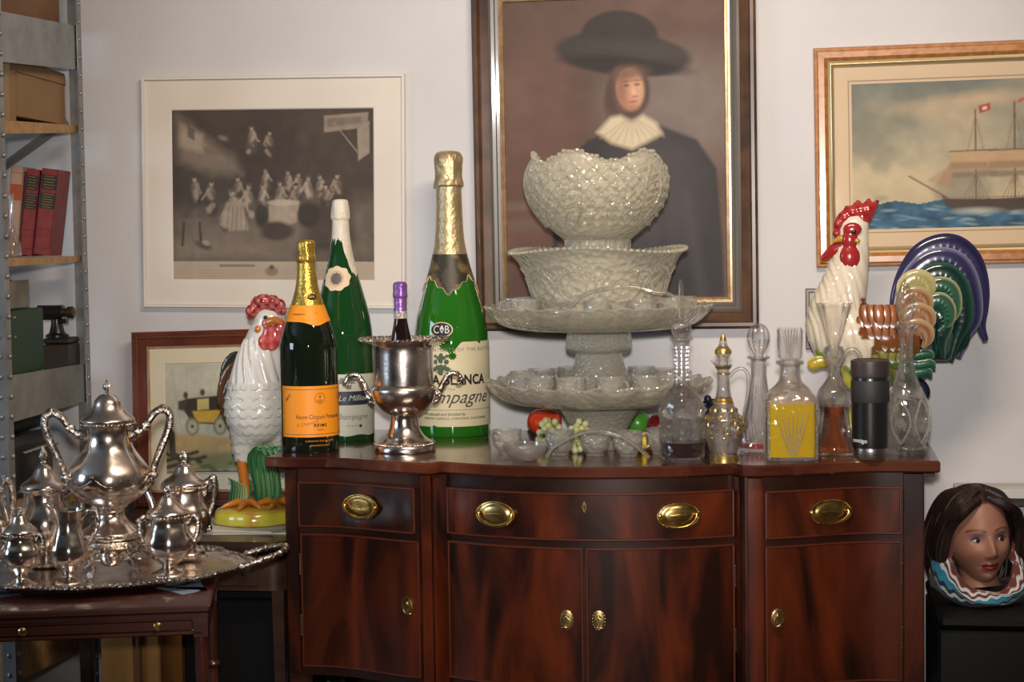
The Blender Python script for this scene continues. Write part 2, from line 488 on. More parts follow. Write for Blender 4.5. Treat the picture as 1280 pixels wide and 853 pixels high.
def curved_panel(mb, x0, x1, z0, z1, off, th, n=24, bev=.003):
    vs = []; prof = [(bev, 0), (0, bev), (0, th)]
    def P(x, z, d): return (x, front_body(x) + off + d, z)
    rings = []
    for ins, d in prof:
        a, b, c, e = x0 + ins, x1 - ins, z0 + ins, z1 - ins
        r = [P(a + (b - a) * i / n, c, d) for i in range(n + 1)] + [P(b + (a - b) * i / n, e, d) for i in range(n + 1)]
        rings.append(r)
    m = len(rings[0]); o = 0; fs = []
    for k in range(2):
        for i in range(m):
            j = (i + 1) % m; fs.append((k * m + i, k * m + j, (k + 1) * m + j, (k + 1) * m + i))
    for i in range(n): fs.append((i, i + 1, 2 * n - i, 2 * n + 1 - i))
    mb.add([p for r in rings for p in r], fs, True)
def bead_frame(x0, x1, z0, z1, off, r=.0028, n=16):
    mb = MB()
    P = lambda x, z: (x, front_body(x) + off, z)
    pts = [P(x0 + (x1 - x0) * i / n, z0) for i in range(n + 1)]; mb.tube(pts, r, 6)
    pts = [P(x0 + (x1 - x0) * i / n, z1) for i in range(n + 1)]; mb.tube(pts, r, 6)
    mb.tube([P(x0, z0), P(x0, z1)], r, 6); mb.tube([P(x1, z0), P(x1, z1)], r, 6)
    return mb
bead_m = pmat('mahogany_bead', (0.075, 0.018, 0.008, 1), rough=.3, coat=.4)
def oval_pull(x, z, parent):
    """Oval stamped plate with a swinging bail: one handle."""
    y = front_body(x) - .010; w, h = .049, .031
    mb = MB(); n = 48
    for k in range(n):                 # beaded rim
        a = 2 * PI * k / n
        mb.ball((x + w * .96 * math.sin(a), y - .003, z + h * .95 * math.cos(a)), .0028 if -2.3 < a - PI < 2.3 else .002, 6, 5)
    vs = []; prof = [(1.0, 0.002), (.98, -.003), (.9, -.004), (.84, -.001), (.74, -.0015), (.66, -.004), (.5, -.0055), (.2, -.0065)]
    for f, d in prof: vs += [(x + w * f * math.sin(2 * PI * i / n), y + d, z + h * f * math.cos(2 * PI * i / n)) for i in range(n)]
    fs = [(k * n + i, k * n + (i + 1) % n, (k + 1) * n + (i + 1) % n, (k + 1) * n + i) for k in range(len(prof) - 1) for i in range(n)]
    fs.append(tuple((len(prof) - 1) * n + i for i in range(n)))
    mb.add(vs, fs, True)
    for sx in (-1, 1): mb.ball((x + sx * .041, y - .008, z + .002), .0055, 10, 8)
    bail = [(x + .041 * math.cos(PI + PI * i / 20), y - .011 - .004 * math.sin(PI * i / 20), z + .002 + .027 * math.sin(PI + PI * i / 20)) for i in range(21)]
    mb.tube(bail, .0026, 8)
    mb.tube([(x - .018, y - .008, z + .001), (x, y - .0095, z + .0015), (x + .018, y - .008, z + .001)], [.0015, .0032, .0015], 8)
    mb.v = [(a, b + front_body(a) - front_body(x), c) for a, b, c in mb.v]
    return obj('handle', mb, brass, parent)
def ring_pull(x, z, parent, side):
    y = front_body(x) - .008; w, h = .0155, .0235
    mb = MB(); n = 28; vs = []; prof = [(1, .002), (.96, -.002), (.8, -.003), (.72, -.001), (.4, -.002)]
    for f, d in prof: vs += [(x + w * f * math.sin(2 * PI * i / n), y + d, z + h * f * math.cos(2 * PI * i / n)) for i in range(n)]
    fs = [(k * n + i, k * n + (i + 1) % n, (k + 1) * n + (i + 1) % n, (k + 1) * n + i) for k in range(len(prof) - 1) for i in range(n)]
    fs.append(tuple((len(prof) - 1) * n + i for i in range(n)))
    mb.add(vs, fs, True)
    for k in range(18):
        a = 2 * PI * k / 18; mb.ball((x + w * .95 * math.sin(a), y - .002, z + h * .95 * math.cos(a)), .0015, 6, 4)
    mb.ball((x, y - .006, z + .007), .0055, 10, 8)
    ringp = [(x + .0085 * math.sin(2 * PI * i / 20), y - .009, z - .005 + .011 * math.cos(2 * PI * i / 20)) for i in range(20)]
    mb.tube(ringp, .0019, 7, closed=True)
    mb.ball((x + side * .004, y - .010, z - .0165), (.009, .003, .0028), 8, 6)
    mb.v = [(a, b + front_body(a) - front_body(x), c) for a, b, c in mb.v]
    return obj('door_pull', mb, brass_d, parent)
def xw(px, y=-.05): return on_y(px, 650, y).x
for (a, b, hs) in ((.076, .382, (.238,)), (.460, 1.131, (.584, 1.010)), (1.207, 1.512, (1.353,))):
    mb = MB(); curved_panel(mb, a, b, .749, .855, -.004, .018)
    d = obj('drawer', mb, mahog, sb)
    obj('bead', bead_frame(a, b, .749, .855, -.003), bead_m, d)
    for h in hs: oval_pull(h, .803, d)
    if len(hs) == 2:
        x = .796; y = front_body(x) - .005
        mb = MB(); mb.prism([(-.0055, 0), (-.003, .009), (0, .014), (.003, .009), (.0055, 0), (.003, -.009), (0, -.014), (-.003, -.009)], .003, Matrix.Translation((x, y - .001, .826)))
        o = obj('escutcheon', mb, brass, d)
        mb2 = MB().ball((0, 0, 0), (.0018, .001, .002), 8, 6); mb2.box((0, 0, -.004), (.0016, .001, .007)); mb2.xf(Matrix.Translation((x, y - .0018, .827)))
        m_k = pmat('keyhole_black', (.005, .004, .003, 1), rough=.8)
        obj('keyhole', mb2, m_k, d)
doors = [(.080, .391, .728, .361, 1, .076), (.461, .788, .728, .753, -1, None), (.800, 1.131, .728, .827, 1, 1.134), (1.207, 1.512, .728, 1.232, 1, 1.515)]
for i, (a, b, z1, hx, side, hg) in enumerate(doors):
    mb = MB(); curved_panel(mb, a, b, .404, z1, -.004, .018)
    d = obj('door', mb, mahog, sb)
    obj('bead', bead_frame(a, b, .404, z1, -.003), bead_m, d)
    ring_pull(hx, .565 + (.0 if i else .01), d, side)
    if hg:
        for hz in (.655, .505):
            yy = front_body(hg) - .004
            mb = MB().tube([(hg, yy, hz - .022), (hg, yy, hz + .022)], .0026, 8); mb.ball((hg, yy, hz + .024), .003, 8, 6); mb.ball((hg, yy, hz - .024), .003, 8, 6)
            obj('hinge', mb, pmat('dark_hinge', (.10, .07, .05, 1), rough=.4, metal=.8), d)
# stiles and pilasters standing slightly proud, with narrow inlaid panels
for (a, b) in ((.040, .072), (.397, .424), (.428, .456), (1.1335, 1.146), (1.164, 1.202), (1.518, 1.564)):
    mb = MB(); curved_panel(mb, a, b, .384, .888, .002, .018, 6, .002)
    obj('stile', mb, mahog, sb)
for x in (.062, .405, 1.172, 1.54):
    for y in ((front_body(x) + .035), DEP - .04):
        if y > .3 and .3 < x < 1.3: continue
        mb = MB().lathe([(.016, 0), (.018, .05), (.022, .25), (.024, .378)], 4, c=(x, y, 0), a0=0)
        mb2 = MB(); mb2.tube([(x, y, 0), (x, y, .05), (x, y, .378)], [.017, .02, .032], 4, twist=0, up=(1, 1, 0)); obj('leg', mb2, mahog_d, sb)
# ------------------------------------------------------------------ framed pictures
def frame_sweep(w, h, prof):
    """prof: (inset, depth) pairs from the outer edge inwards, depth measured from the wall."""
    mb = MB(); vs = []; k = len(prof)
    for ins, d in prof:
        x, z = w / 2 - ins, h / 2 - ins
        vs += [(-x, -d, -z), (x, -d, -z), (x, -d, z), (-x, -d, z)]
    fs = [(a * 4 + i, a * 4 + (i + 1) % 4, (a + 1) * 4 + (i + 1) % 4, (a + 1) * 4 + i) for a in range(k - 1) for i in range(4)]
    mb.add(vs, fs, False)
    return mb
def quad_rect(tl, tr, bl, y):
    a, b, c = on_y(*tl, y), on_y(*tr, y), on_y(*bl, y)
    w = (b - a).length; h = (c - a).length; ang = math.atan2(b.z - a.z, b.x - a.x)
    ctr = (b + c) / 2
    return ctr, w, h, ang
def hang(root, ctr, ang, tilt=0.0):
    root.location = (ctr.x, WALL - .002, ctr.z); root.rotation_euler = (tilt, -ang, 0)
pane_m = crystal('picture_glass', (1, 1, 1), clear=1.0, milk=0.0, fior=1.22)
dist = lambda *p: None

# engraving of a crowded tavern in a thin white frame
ctr, w, h, ang = quad_rect((175, 97), (504, 92), (181, 384), WALL - .02)
S = w / 329.0
t = thing('framed_engraving', 'sepia engraving of a crowded room in thin white frame and cream mount', 'picture'); hang(t, ctr, ang)
white_fr = pmat('white_moulding', (0.74, 0.69, 0.62, 1), rough=.4)
obj('frame', frame_sweep(w, h, [(0, 0), (0, .018), (.001, .020), (.007, .020), (.009, .016), (.009, .010)]), white_fr, t)
mat_m = pmat('cream_mount', (0.78, 0.70, 0.62, 1), rough=.8, color2=(0.74, 0.66, 0.58, 1), nscale=5)
mx0, mx1, mz0, mz1 = -w / 2 + 36 * S, w / 2 - 38 * S, -h / 2 + 33 * S, h / 2 - 39 * S
mb = MB(); W2, H2 = w / 2 - .006, h / 2 - .006
vs = [(-W2, -.011, -H2), (W2, -.011, -H2), (W2, -.011, H2), (-W2, -.011, H2), (mx0, -.011, mz0), (mx1, -.011, mz0), (mx1, -.011, mz1), (mx0, -.011, mz1), (mx0 + .003, -.008, mz0 + .003), (mx1 - .003, -.008, mz0 + .003), (mx1 - .003, -.008, mz1 - .003), (mx0 + .003, -.008, mz1 - .003)]
fs = [(i, (i + 1) % 4, 4 + (i + 1) % 4, 4 + i) for i in range(4)] + [(4 + i, 4 + (i + 1) % 4, 8 + (i + 1) % 4, 8 + i) for i in range(4)]
mb.add(vs, fs, False); obj('mount', mb, mat_m, t)
P = Paint(211, 133, 466, 351, 300, 256, srgb(92, 80, 70))
n1 = P.noise(60, 1); n2 = P.noise(9, 2)
P.a = np.array(srgb(74, 64, 57)[:3]) * (0.7 + .6 * n1[..., None])
P.poly([(218, 140), (290, 195), (300, 215), (262, 215), (222, 200)], srgb(140, 124, 110), 16, .7)
P.poly([(222, 150), (252, 165), (252, 188), (222, 180)], srgb(168, 150, 132), 8, .7)
P.poly([(232, 153), (241, 159), (241, 173), (232, 168)], srgb(90, 78, 70), 2, .8)
P.poly([(212, 270), (466, 250), (466, 326), (212, 326)], srgb(122, 108, 95), 40, .75)
P.poly([(212, 300), (300, 296), (360, 322), (212, 326)], srgb(136, 121, 106), 20, .6)
P.poly([(388, 260), (430, 235), (445, 300), (420, 318), (370, 318)], srgb(66, 57, 51), 18, .85)
P.poly([(404, 143), (459, 139), (457, 158), (404, 164)], srgb(150, 134, 118), 2, .9); P.poly([(408, 147), (450, 144), (450, 152), (408, 158)], srgb(118, 104, 92), 2, .8)
P.poly([(445, 160), (460, 150), (460, 190), (446, 200)], srgb(158, 142, 126), 2, .9); P.line([(416, 152), (446, 190)], 1.4, srgb(150, 134, 118), 1)
P.poly([(290, 148), (368, 152), (372, 200), (300, 200)], srgb(70, 60, 54), 14, .7)
rr = np.random.default_rng(5)
def figure(x, y, s, lt, dk):
    side = rr.choice([-1, 1])
    P.ell(x, y + 21 * s, 6.5 * s, 10 * s, dk, rr.uniform(-14, 14), 4, .9)
    for _ in range(4): P.ell(x + rr.uniform(-4, 4) * s, y + rr.uniform(14, 27) * s, rr.uniform(1.2, 3) * s, rr.uniform(2, 6) * s, lt if rr.random() < .45 else dk, rr.uniform(-40, 40), 2.4, .75)
    P.ell(x + side * .8 * s, y + 9 * s, 4.2 * s, 6.4 * s, lt, side * rr.uniform(5, 25), 3, .85)
    P.ell(x - side * 2.2 * s, y + 10 * s, 2.2 * s, 5.5 * s, dk, side * 20, 2.5, .7)
    P.line([(x + side * 3 * s, y + 5 * s), (x + side * 7 * s, y + (10 + 5 * rr.random()) * s), (x + side * (3 + 7 * rr.random()) * s, y + 15 * s)], 1.9 * s, lt, 1.5, .8)
    P.ell(x, y, 2.1 * s, 2.6 * s, srgb(172, 154, 136), side * 10, 1.5, .95); P.ell(x - side * .8 * s, y - .6, 1.2 * s, 2.2 * s, srgb(110, 95, 83), side * 10, 1.4, .7); P.ell(x - side * .3, y - 2.4 * s, 3.0 * s, 1.4 * s, dk, side * 14, 1.3)
for x, y, s in ((313, 158, .9), (336, 164, .9), (240, 222, 1.0), (262, 228, 1.1), (295, 222, .9), (330, 212, .7), (358, 214, .8), (372, 217, .8), (384, 222, .9), (398, 220, .9), (420, 219, 1.0), (348, 228, .9), (309, 232, 1.1), (326, 232, .8), (287, 240, 1.2), (368, 232, 1.0), (405, 232, .9), (278, 262, .7)):
    q = int(rr.integers(-22, 24)); figure(x, y, s * 1.2, srgb(154 + q, 137 + q, 121 + q), srgb(80 + q, 69 + q, 61 + q))
P.poly([(280, 252), (300, 248), (308, 286), (285, 288), (272, 280)], srgb(160, 143, 126), 4, .9)
for k in range(5): P.line([(284 + k * 5, 256), (281 + k * 6, 286)], 1, srgb(105, 92, 81), 1, .7)
P.poly([(334, 252), (372, 250), (370, 276), (352, 284), (334, 276)], srgb(168, 151, 133), 3, .85); P.ell(352, 252, 19, 4, srgb(182, 165, 146), 0, 2)
P.ell(384, 268, 14, 16, srgb(60, 52, 46), 10, 5); P.ell(344, 288, 20, 12, srgb(70, 60, 53), 0, 5); P.ell(325, 268, 8, 16, srgb(62, 54, 48), 0, 4)
P.ell(236, 276, 14, 4, srgb(110, 96, 84), 0, 3); P.line([(226, 278), (224, 306)], 3, srgb(70, 60, 53), 2); P.line([(246, 278), (248, 306)], 3, srgb(70, 60, 53), 2)
P.ell(250, 306, 12, 5, srgb(90, 78, 68), 20, 3); P.ell(254, 303, 5, 3, srgb(158, 140, 123), 20, 2); P.ell(400, 306, 10, 4, srgb(70, 60, 53), 0, 3); P.ell(262, 186, 10, 4, srgb(120, 105, 92), 20, 3); P.ell(277, 170, 6, 3, srgb(125, 110, 97), 20, 3)
P.mul(.80 + .40 * n2); rrn = np.random.default_rng(3).random(P.X.shape); P.mul(.93 + .14 * rrn)
cap = P.Y > 326.5
P.a[cap] = np.array(srgb(176, 158, 138)[:3]) * (.95 + .08 * n2[cap][:, None])
for k in range(9): P.line([(272 + k * 5, 332), (274.5 + k * 5, 332)], 3.4, srgb(120, 104, 90), .8, .8)
for yy, a, b in ((338, 244, 322), (342, 246, 318), (346, 250, 312), (338, 350, 410), (342, 352, 405)): P.line([(a, yy), (b, yy)], .8, srgb(150, 133, 116), .8, .6)
P.ell(337, 339, 8, 6, srgb(130, 114, 99), 0, 3, .9); P.ell(337, 334, 3, 3, srgb(96, 83, 72), 0, 2)
paper_m = attr_mat('printed_paper', rough=.7)
obj('print', P.sheet(mx1 - mx0, mz1 - mz0, -.0075, off=((mx0 + mx1) / 2, (mz0 + mz1) / 2)), paper_m, t, auto=0, flip_fix=False)
obj('glazing', MB().box((0, -.0135, 0), (w - .017, .002, h - .017)), pane_m, t)

# portrait: a plain stand-in with the same tones
ctr, w, h, ang = quad_rect((587.5, -40), (945.5, -40), (596.5, 413), WALL - .03)
a_, b_ = on_y(588, 0, WALL - .03), on_y(945.5, 0, WALL - .03); c_, d_ = on_y(598, 412, WALL - .03), on_y(947.5, 412, WALL - .03)
w = ((b_ - a_).length + (d_ - c_).length) / 2; S = w / 355.0; h = 453 * S
ctr = (c_ + d_) / 2 + Vector((0, 0, h / 2)); ctr.x = (a_.x + b_.x + c_.x + d_.x) / 4; ang = .004
t = thing('framed_portrait', 'dark oil portrait of a figure in a wide hat, behind the punch bowls', 'picture'); hang(t, ctr, ang)
walnut = pmat('walnut_moulding', (0.055, 0.028, 0.017, 1), rough=.32, coat=.3, color2=(0.13, 0.062, 0.033, 1), nscale=14, nstretch=(1, 1, 1), lo=.35, hi=.7)
obj('frame', frame_sweep(w, h, [(0, 0), (0, .034), (3 * S, .040), (7 * S, .040), (9 * S, .033), (11 * S, .030), (20 * S, .022), (21 * S, .019)]), walnut, t)
obj('inner_moulding', frame_sweep(w, h, [(20.5 * S, .012), (20.5 * S, .024), (24 * S, .027), (28 * S, .024), (29 * S, .018), (33 * S, .015), (33 * S, .008)]), pmat('grey_moulding', (0.11, 0.095, 0.08, 1), rough=.35, coat=.2), t)
gilt = pmat('gilt_slip', (0.72, 0.52, 0.30, 1), rough=.3, metal=.75, color2=(0.55, 0.36, 0.2, 1), nscale=40)
obj('gilt_slip', frame_sweep(w, h, [(32.5 * S, .008), (32.5 * S, .017), (35 * S, .018), (36 * S, .015), (38.5 * S, .017), (39.5 * S, .012), (39.5 * S, .006)]), gilt, t)
P = Paint(0, 0, 276, 374, 221, 300, srgb(104, 82, 74))
n1 = P.noise(120, 11); n2 = P.noise(22, 12); n3 = P.noise(200, 14)
P.a = np.array(srgb(98, 74, 65)[:3]) * (.62 + .75 * n1[..., None])
P.ell(215, 140, 85, 70, srgb(128, 116, 108), 0, 60, .7); P.ell(60, 250, 60, 140, srgb(112, 76, 66), 0, 60, .5); P.ell(40, 30, 90, 40, srgb(96, 74, 66), 0, 40, .5)
P.poly([(0, 250), (60, 254), (62, 262), (0, 262)], srgb(116, 98, 84), 6, .7); P.poly([(0, 272), (70, 270), (70, 284), (0, 288)], srgb(104, 88, 78), 6, .6)
dark = srgb(50, 45, 45)
P.poly([(60, 374), (58, 270), (74, 205), (104, 176), (150, 158), (196, 160), (240, 178), (264, 214), (270, 300), (272, 374)], dark, 5)
P.ell(180, 250, 60, 80, srgb(78, 72, 72), 10, 50, .6); P.line([(150, 196), (158, 374)], 3, srgb(52, 47, 47), 8, .7)
for k in range(5): P.line([(90 + 34 * k, 220 + 6 * k), (84 + 40 * k, 372)], 7, srgb(54, 49, 49) if k % 2 else srgb(80, 74, 74), 18, .55)
P.ell(150, 70, 84, 27, srgb(58, 51, 49), 7, 4); P.ell(146, 48, 48, 32, srgb(52, 46, 45), 4, 4); P.ell(152, 62, 56, 10, srgb(72, 65, 63), 7, 12, .6); P.ell(152, 84, 76, 10, srgb(40, 35, 34), 7, 5, .9)
P.ell(156, 116, 27, 34, srgb(76, 58, 50), 0, 6); P.ell(136, 126, 10, 22, srgb(76, 58, 50), 6, 6, .9)
P.ell(158, 114, 17, 26, srgb(180, 132, 104), -6, 3.5); P.ell(165, 112, 9, 18, srgb(206, 158, 126), -6, 10, .8); P.ell(147, 116, 7, 22, srgb(130, 92, 74), -6, 9, .7); P.ell(158, 94, 20, 8, srgb(104, 76, 64), -4, 10, .8)
for ex, ey in ((154, 109), (167, 108)): P.ell(ex, ey, 3, 1.4, srgb(72, 48, 40), 0, 2.4, .9); P.ell(ex, ey - 5, 4.2, 1, srgb(96, 66, 54), -4, 2.2, .7)
P.ell(163, 118, 2, 6, srgb(222, 176, 144), -8, 3, .7); P.ell(164, 123, 3, 1.4, srgb(140, 92, 74), 0, 2.4, .8); P.ell(162, 129, 5, 1.6, srgb(146, 82, 72), -4, 2.2, .85); P.ell(161, 137, 8, 4, srgb(150, 108, 86), 0, 6, .6)
P.poly([(116, 166), (134, 148), (146, 146), (160, 154), (174, 146), (190, 156), (198, 170), (178, 180), (160, 188), (134, 180)], srgb(200, 184, 156), 7)
for k in range(9): P.line([(160 + (k - 4) * 2, 152), (160 + (k - 4) * 10, 182 - abs(k - 4) * 2)], 1.2, srgb(160, 142, 118), 3, .6)
P.ell(78, 312, 12, 18, srgb(150, 112, 92), 10, 10, .7)
P.mul(.86 + .28 * n2)
cw, chh = w - 77 * S, h - 77 * S
obj('canvas', P.sheet(cw, chh, -.008), attr_mat('oil_canvas', rough=.5, coat=.0, spec=.25, bump=.2, bscale=900), t, auto=0, flip_fix=False)

# ship print in a maple frame
a_, c_ = on_y(1017, 60, WALL - .025), on_y(1020, 335, WALL - .025)
S = scale_at(a_); h = (a_ - c_).length; w = 500 * S; ang = math.atan2(on_y(1280, 48, WALL - .025).z - a_.z, on_y(1280, 48, WALL - .025).x - a_.x) * .7
mid = (a_ + c_) / 2; ctr = Vector((mid.x + w / 2 * math.cos(ang), 0, mid.z + w / 2 * math.sin(ang)))
t = thing('framed_ship_print', 'ship print with sails on blue sea in maple frame, upper right above the standing rooster', 'picture'); hang(t, ctr, ang)
maple = pmat('birdseye_maple', (0.36, 0.13, 0.03, 1), rough=.28, coat=.5, color2=(0.52, 0.23, 0.065, 1), nscale=50, lo=.35, hi=.65)
obj('frame', frame_sweep(w, h, [(0, 0), (0, .016), (2 * S, .022), (4 * S, .021), (6 * S, .026), (13 * S, .026), (16 * S, .020), (18 * S, .016)]), maple, t)
gold2 = pmat('gilt_slip_bright', (0.83, 0.67, 0.38, 1), rough=.28, metal=.8)
obj('gilt_slip', frame_sweep(w, h, [(17.5 * S, .008), (17.5 * S, .018), (20 * S, .016), (21.5 * S, .018), (25 * S, .012), (25 * S, .007)]), gold2, t)
obj('mount', frame_sweep(w, h, [(24 * S, .0085), (41 * S, .0085), (42 * S, .007), (45.5 * S, .0068), (47 * S, .0055)]), pmat('buff_mount', (0.66, 0.50, 0.34, 1), rough=.8), t)
obj('mount_line', frame_sweep(w, h, [(42 * S, .0078), (43.2 * S, .0078)]), pmat('mount_line_brown', (0.33, 0.24, 0.15, 1), rough=.7), t)
pw, ph = w - 92 * S, h - 92 * S
P = Paint(1064, 100, 1472, 287, 330, 152, srgb(150, 150, 132))
n1 = P.noise(70, 21); n2 = P.noise(14, 22, 3)
v = np.clip((P.Y - 100) / 120, 0, 1)[..., None]
P.a = np.array(srgb(120, 124, 116)[:3]) * (1 - v) + np.array(srgb(196, 180, 148)[:3]) * v
P.blend(np.clip((n1 - .45) * 4, 0, 1) * .55, srgb(100, 104, 100)); P.blend(np.clip((.45 - n1) * 4, 0, 1) * .45, srgb(190, 172, 140))
P.ell(1215, 125, 60, 8, srgb(206, 176, 142), -4, 12, .6); P.ell(1160, 140, 50, 8, srgb(196, 172, 138), 8, 14, .5)
sea = P.Y > 253 + 2 * np.sin(P.X / 9)
P.a[sea] = (np.array(srgb(58, 96, 122)[:3]) * (.35 + 1.3 * P.noise(11, 23)[..., None]))[sea]
for k in range(70):
    x, y = rr.uniform(1064, 1472), rr.uniform(258, 287); P.ell(x, y, rr.uniform(5, 14), rr.uniform(.8, 2), srgb(150, 176, 182) if k % 3 else srgb(40, 68, 92), rr.uniform(-12, 12), 2, .6)
P.ell(1100, 247, 8, 4, srgb(150, 150, 132), 0, 4, .7)
hull = [(1172, 243), (1184, 250), (1230, 251), (1320, 249), (1362, 243), (1356, 262), (1330, 268), (1190, 266), (1178, 258)]
P.poly(hull, srgb(78, 66, 60), 2); P.line([(1176, 249), (1360, 248)], 1.2, srgb(150, 120, 90), 1)
P.line([(1134, 220), (1176, 246)], 2, srgb(120, 92, 70), 1.2)
for mx_, top in ((1215, 138), (1262, 130), (1310, 150)):
    P.line([(mx_, 250), (mx_, top)], 2.0, srgb(110, 86, 66), 1)
    P.poly([(mx_ - 30, 190), (mx_ + 24, 190), (mx_ + 27, 212), (mx_ - 34, 214)], srgb(186, 156, 122), 2.5); P.poly([(mx_ - 30, 204), (mx_ + 25, 204), (mx_ + 26, 212), (mx_ - 34, 214)], srgb(140, 112, 88), 4, .7)
    P.poly([(mx_ - 31, 216), (mx_ + 26, 216), (mx_ + 26, 222), (mx_ - 29, 224)], srgb(132, 112, 94), 3, .8)
    for q in range(-3, 4): P.line([(mx_, 218), (mx_ + q * 5, 250)], .8, srgb(120, 98, 78), .8, .8)
    for q in (-1, 1): P.line([(mx_, top + 8), (mx_ + q * 10, 190)], .8, srgb(120, 98, 78), .8, .7)
    P.line([(mx_ - 32, 190), (mx_ + 26, 189)], 1.4, srgb(100, 78, 60), 1)
P.poly([(1156, 226), (1178, 210), (1186, 236)], srgb(176, 148, 118), 2, .9); P.poly([(1166, 232), (1184, 204), (1190, 240)], srgb(160, 132, 104), 2, .8)
P.poly([(1219, 133), (1233, 130), (1233, 139), (1220, 143)], srgb(170, 70, 60), 1.2); P.poly([(1223, 135), (1229, 134), (1229, 138), (1224, 139)], srgb(214, 190, 170), 1)
P.ell(1270, 128, 5, 2, srgb(186, 90, 76), -30, 1.5)
P.ell(1215, 266, 24, 4, srgb(190, 196, 186), 0, 5, .7); P.ell(1300, 268, 30, 3, srgb(180, 190, 182), 0, 5, .6)
P.mul(.88 + .24 * n2)
obj('print', P.sheet(pw, ph, -.006), paper_m, t, auto=0, flip_fix=False)
obj('glazing', MB().box((0, -.0135, 0), (w - 46 * S, .002, h - 46 * S)), pane_m, t)

# coach print leaning on the wall behind the left rooster
tl, bl = on_y(165, 414, WALL - .05), on_y(175, 633, WALL - .09)
S = scale_at(tl); w = 232 * S; h = (tl - bl).length
t = thing('framed_coach_print', 'coach print with yellow carriage in dark red frame behind the left rooster', 'picture')
zb = .704; cz = zb + h / 2
t.location = (tl.x + w / 2 + .006, WALL - .055, cz); t.rotation_euler = (-.07, -.020, 0)
red_fr = pmat('red_mahogany_frame', (0.085, 0.018, 0.010, 1), rough=.3, coat=.4, color2=(0.15, 0.035, 0.02, 1), nscale=10)
obj('frame', frame_sweep(w, h, [(0, 0), (0, .022), (1.5 * S, .026), (6 * S, .024), (8 * S, .017), (16 * S, .012), (18 * S, .014), (19 * S, .013)]), red_fr, t)
rope = MB()
for sx in (-1, 1):
    n = 70
    for k in range(n): rope.ball((sx * (w / 2 - 7 * S), -.0225, -h / 2 + 7 * S + (h - 14 * S) * k / (n - 1)), (.0025, .002, .0024), 6, 4)
for sz_ in (-1, 1):
    n = 74
    for k in range(n): rope.ball((-w / 2 + 7 * S + (w - 14 * S) * k / (n - 1), -.0225, sz_ * (h / 2 - 7 * S)), (.0024, .002, .0025), 6, 4)
obj('rope_bead', rope, pmat('dull_gilt', (0.42, 0.27, 0.11, 1), rough=.4, metal=.7), t)
obj('gilt_slip', frame_sweep(w, h, [(18.5 * S, .008), (18.5 * S, .015), (20.5 * S, .014), (21.5 * S, .009), (21.5 * S, .006)]), gilt, t)
obj('mount', frame_sweep(w, h, [(21 * S, .009), (40 * S, .009), (40.5 * S, .0075)]), pmat('ivory_mount', (0.72, 0.64, 0.48, 1), rough=.8), t)
P = Paint(205, 453, 357, 583, 190, 160, srgb(196, 192, 168))
n1 = P.noise(40, 31); n2 = P.noise(8, 32)
P.a = np.array(srgb(190, 190, 172)[:3]) * (.85 + .25 * n1[..., None])
P.poly([(205, 540), (240, 538), (357, 548), (357, 583), (205, 583)], srgb(186, 160, 112), 8); P.poly([(205, 566), (357, 556), (357, 583), (205, 583)], srgb(112, 122, 84), 8, .8)
for k in range(8): P.line([(226 + 8 * k, 536), (214 + 20 * k, 460)], 1, srgb(150, 152, 140), 1.2, .5)
P.ell(280, 480, 40, 22, srgb(206, 204, 188), 0, 30, .6)
P.poly([(232, 497), (276, 494), (282, 512), (268, 528), (240, 526), (230, 512)], srgb(58, 52, 42), 2); P.poly([(240, 512), (278, 511), (270, 526), (246, 525)], srgb(206, 168, 66), 2)
P.poly([(247, 498), (262, 497), (262, 510), (247, 511)], srgb(206, 190, 120), 1.5); P.poly([(222, 500), (234, 497), (232, 512), (222, 510)], srgb(70, 62, 50), 3)
for x in (240, 276, 312): P.ell(x, 530, 9, 11, srgb(120, 116, 98), 0, 2, .8); P.ell(x, 530, 6, 8, srgb(184, 178, 150), 0, 2, .8); P.ell(x, 530, 2, 2, srgb(80, 70, 56), 0, 1.5)
P.ell(305, 512, 18, 9, srgb(120, 104, 80), 0, 5, .8); P.ell(232, 493, 3, 4, srgb(80, 60, 50), 0, 2); P.ell(254, 490, 3, 4, srgb(90, 66, 52), 0, 2)
for a, b in (((206, 570), (246, 560)), ((206, 578), (256, 566)), ((214, 562), (250, 572)), ((206, 562), (236, 576))): P.line([a, b], 4, srgb(74, 62, 48), 2)
P.line([(213, 538), (214, 562)], 8, srgb(74, 72, 56), 2)
for k in range(26): P.ell(rr.uniform(240, 356), rr.uniform(568, 583), 4, 2, srgb(82, 98, 62) if k % 2 else srgb(178, 164, 124), 0, 2, .8)
P.mul(.86 + .28 * n2)
obj('print', P.sheet(w - 80 * S, h - 82 * S, -.007, off=(0, 3 * S)), paper_m, t, auto=0, flip_fix=False)
obj('glazing', MB().box((0, -.0112, 0), (w - 42 * S, .0016, h - 42 * S)), pane_m, t)

# small frame mostly hidden by the right rooster
tl, bl = on_y(1006, 361, WALL - .012), on_y(1008, 437, WALL - .012); S = scale_at(tl); h = (tl - bl).length; w = 62 * S
t = thing('small_framed_picture', 'small dark picture in thin brown frame, mostly hidden behind the rooster on the right', 'picture'); hang(t, (tl + bl) / 2 + Vector((w / 2, 0, 0)), 0)
obj('frame', frame_sweep(w, h, [(0, 0), (0, .010), (1 * S, .012), (4 * S, .012), (5 * S, .008), (5 * S, .004)]), pmat('brown_moulding', (0.10, 0.04, 0.02, 1), rough=.35, coat=.3), t)
obj('print', MB().box((0, -.004, 0), (w - 9 * S, .002, h - 9 * S)), pmat('grey_green_print', (0.22, 0.24, 0.23, 1), rough=.5, color2=(0.4, 0.4, 0.36, 1), nscale=20), t)
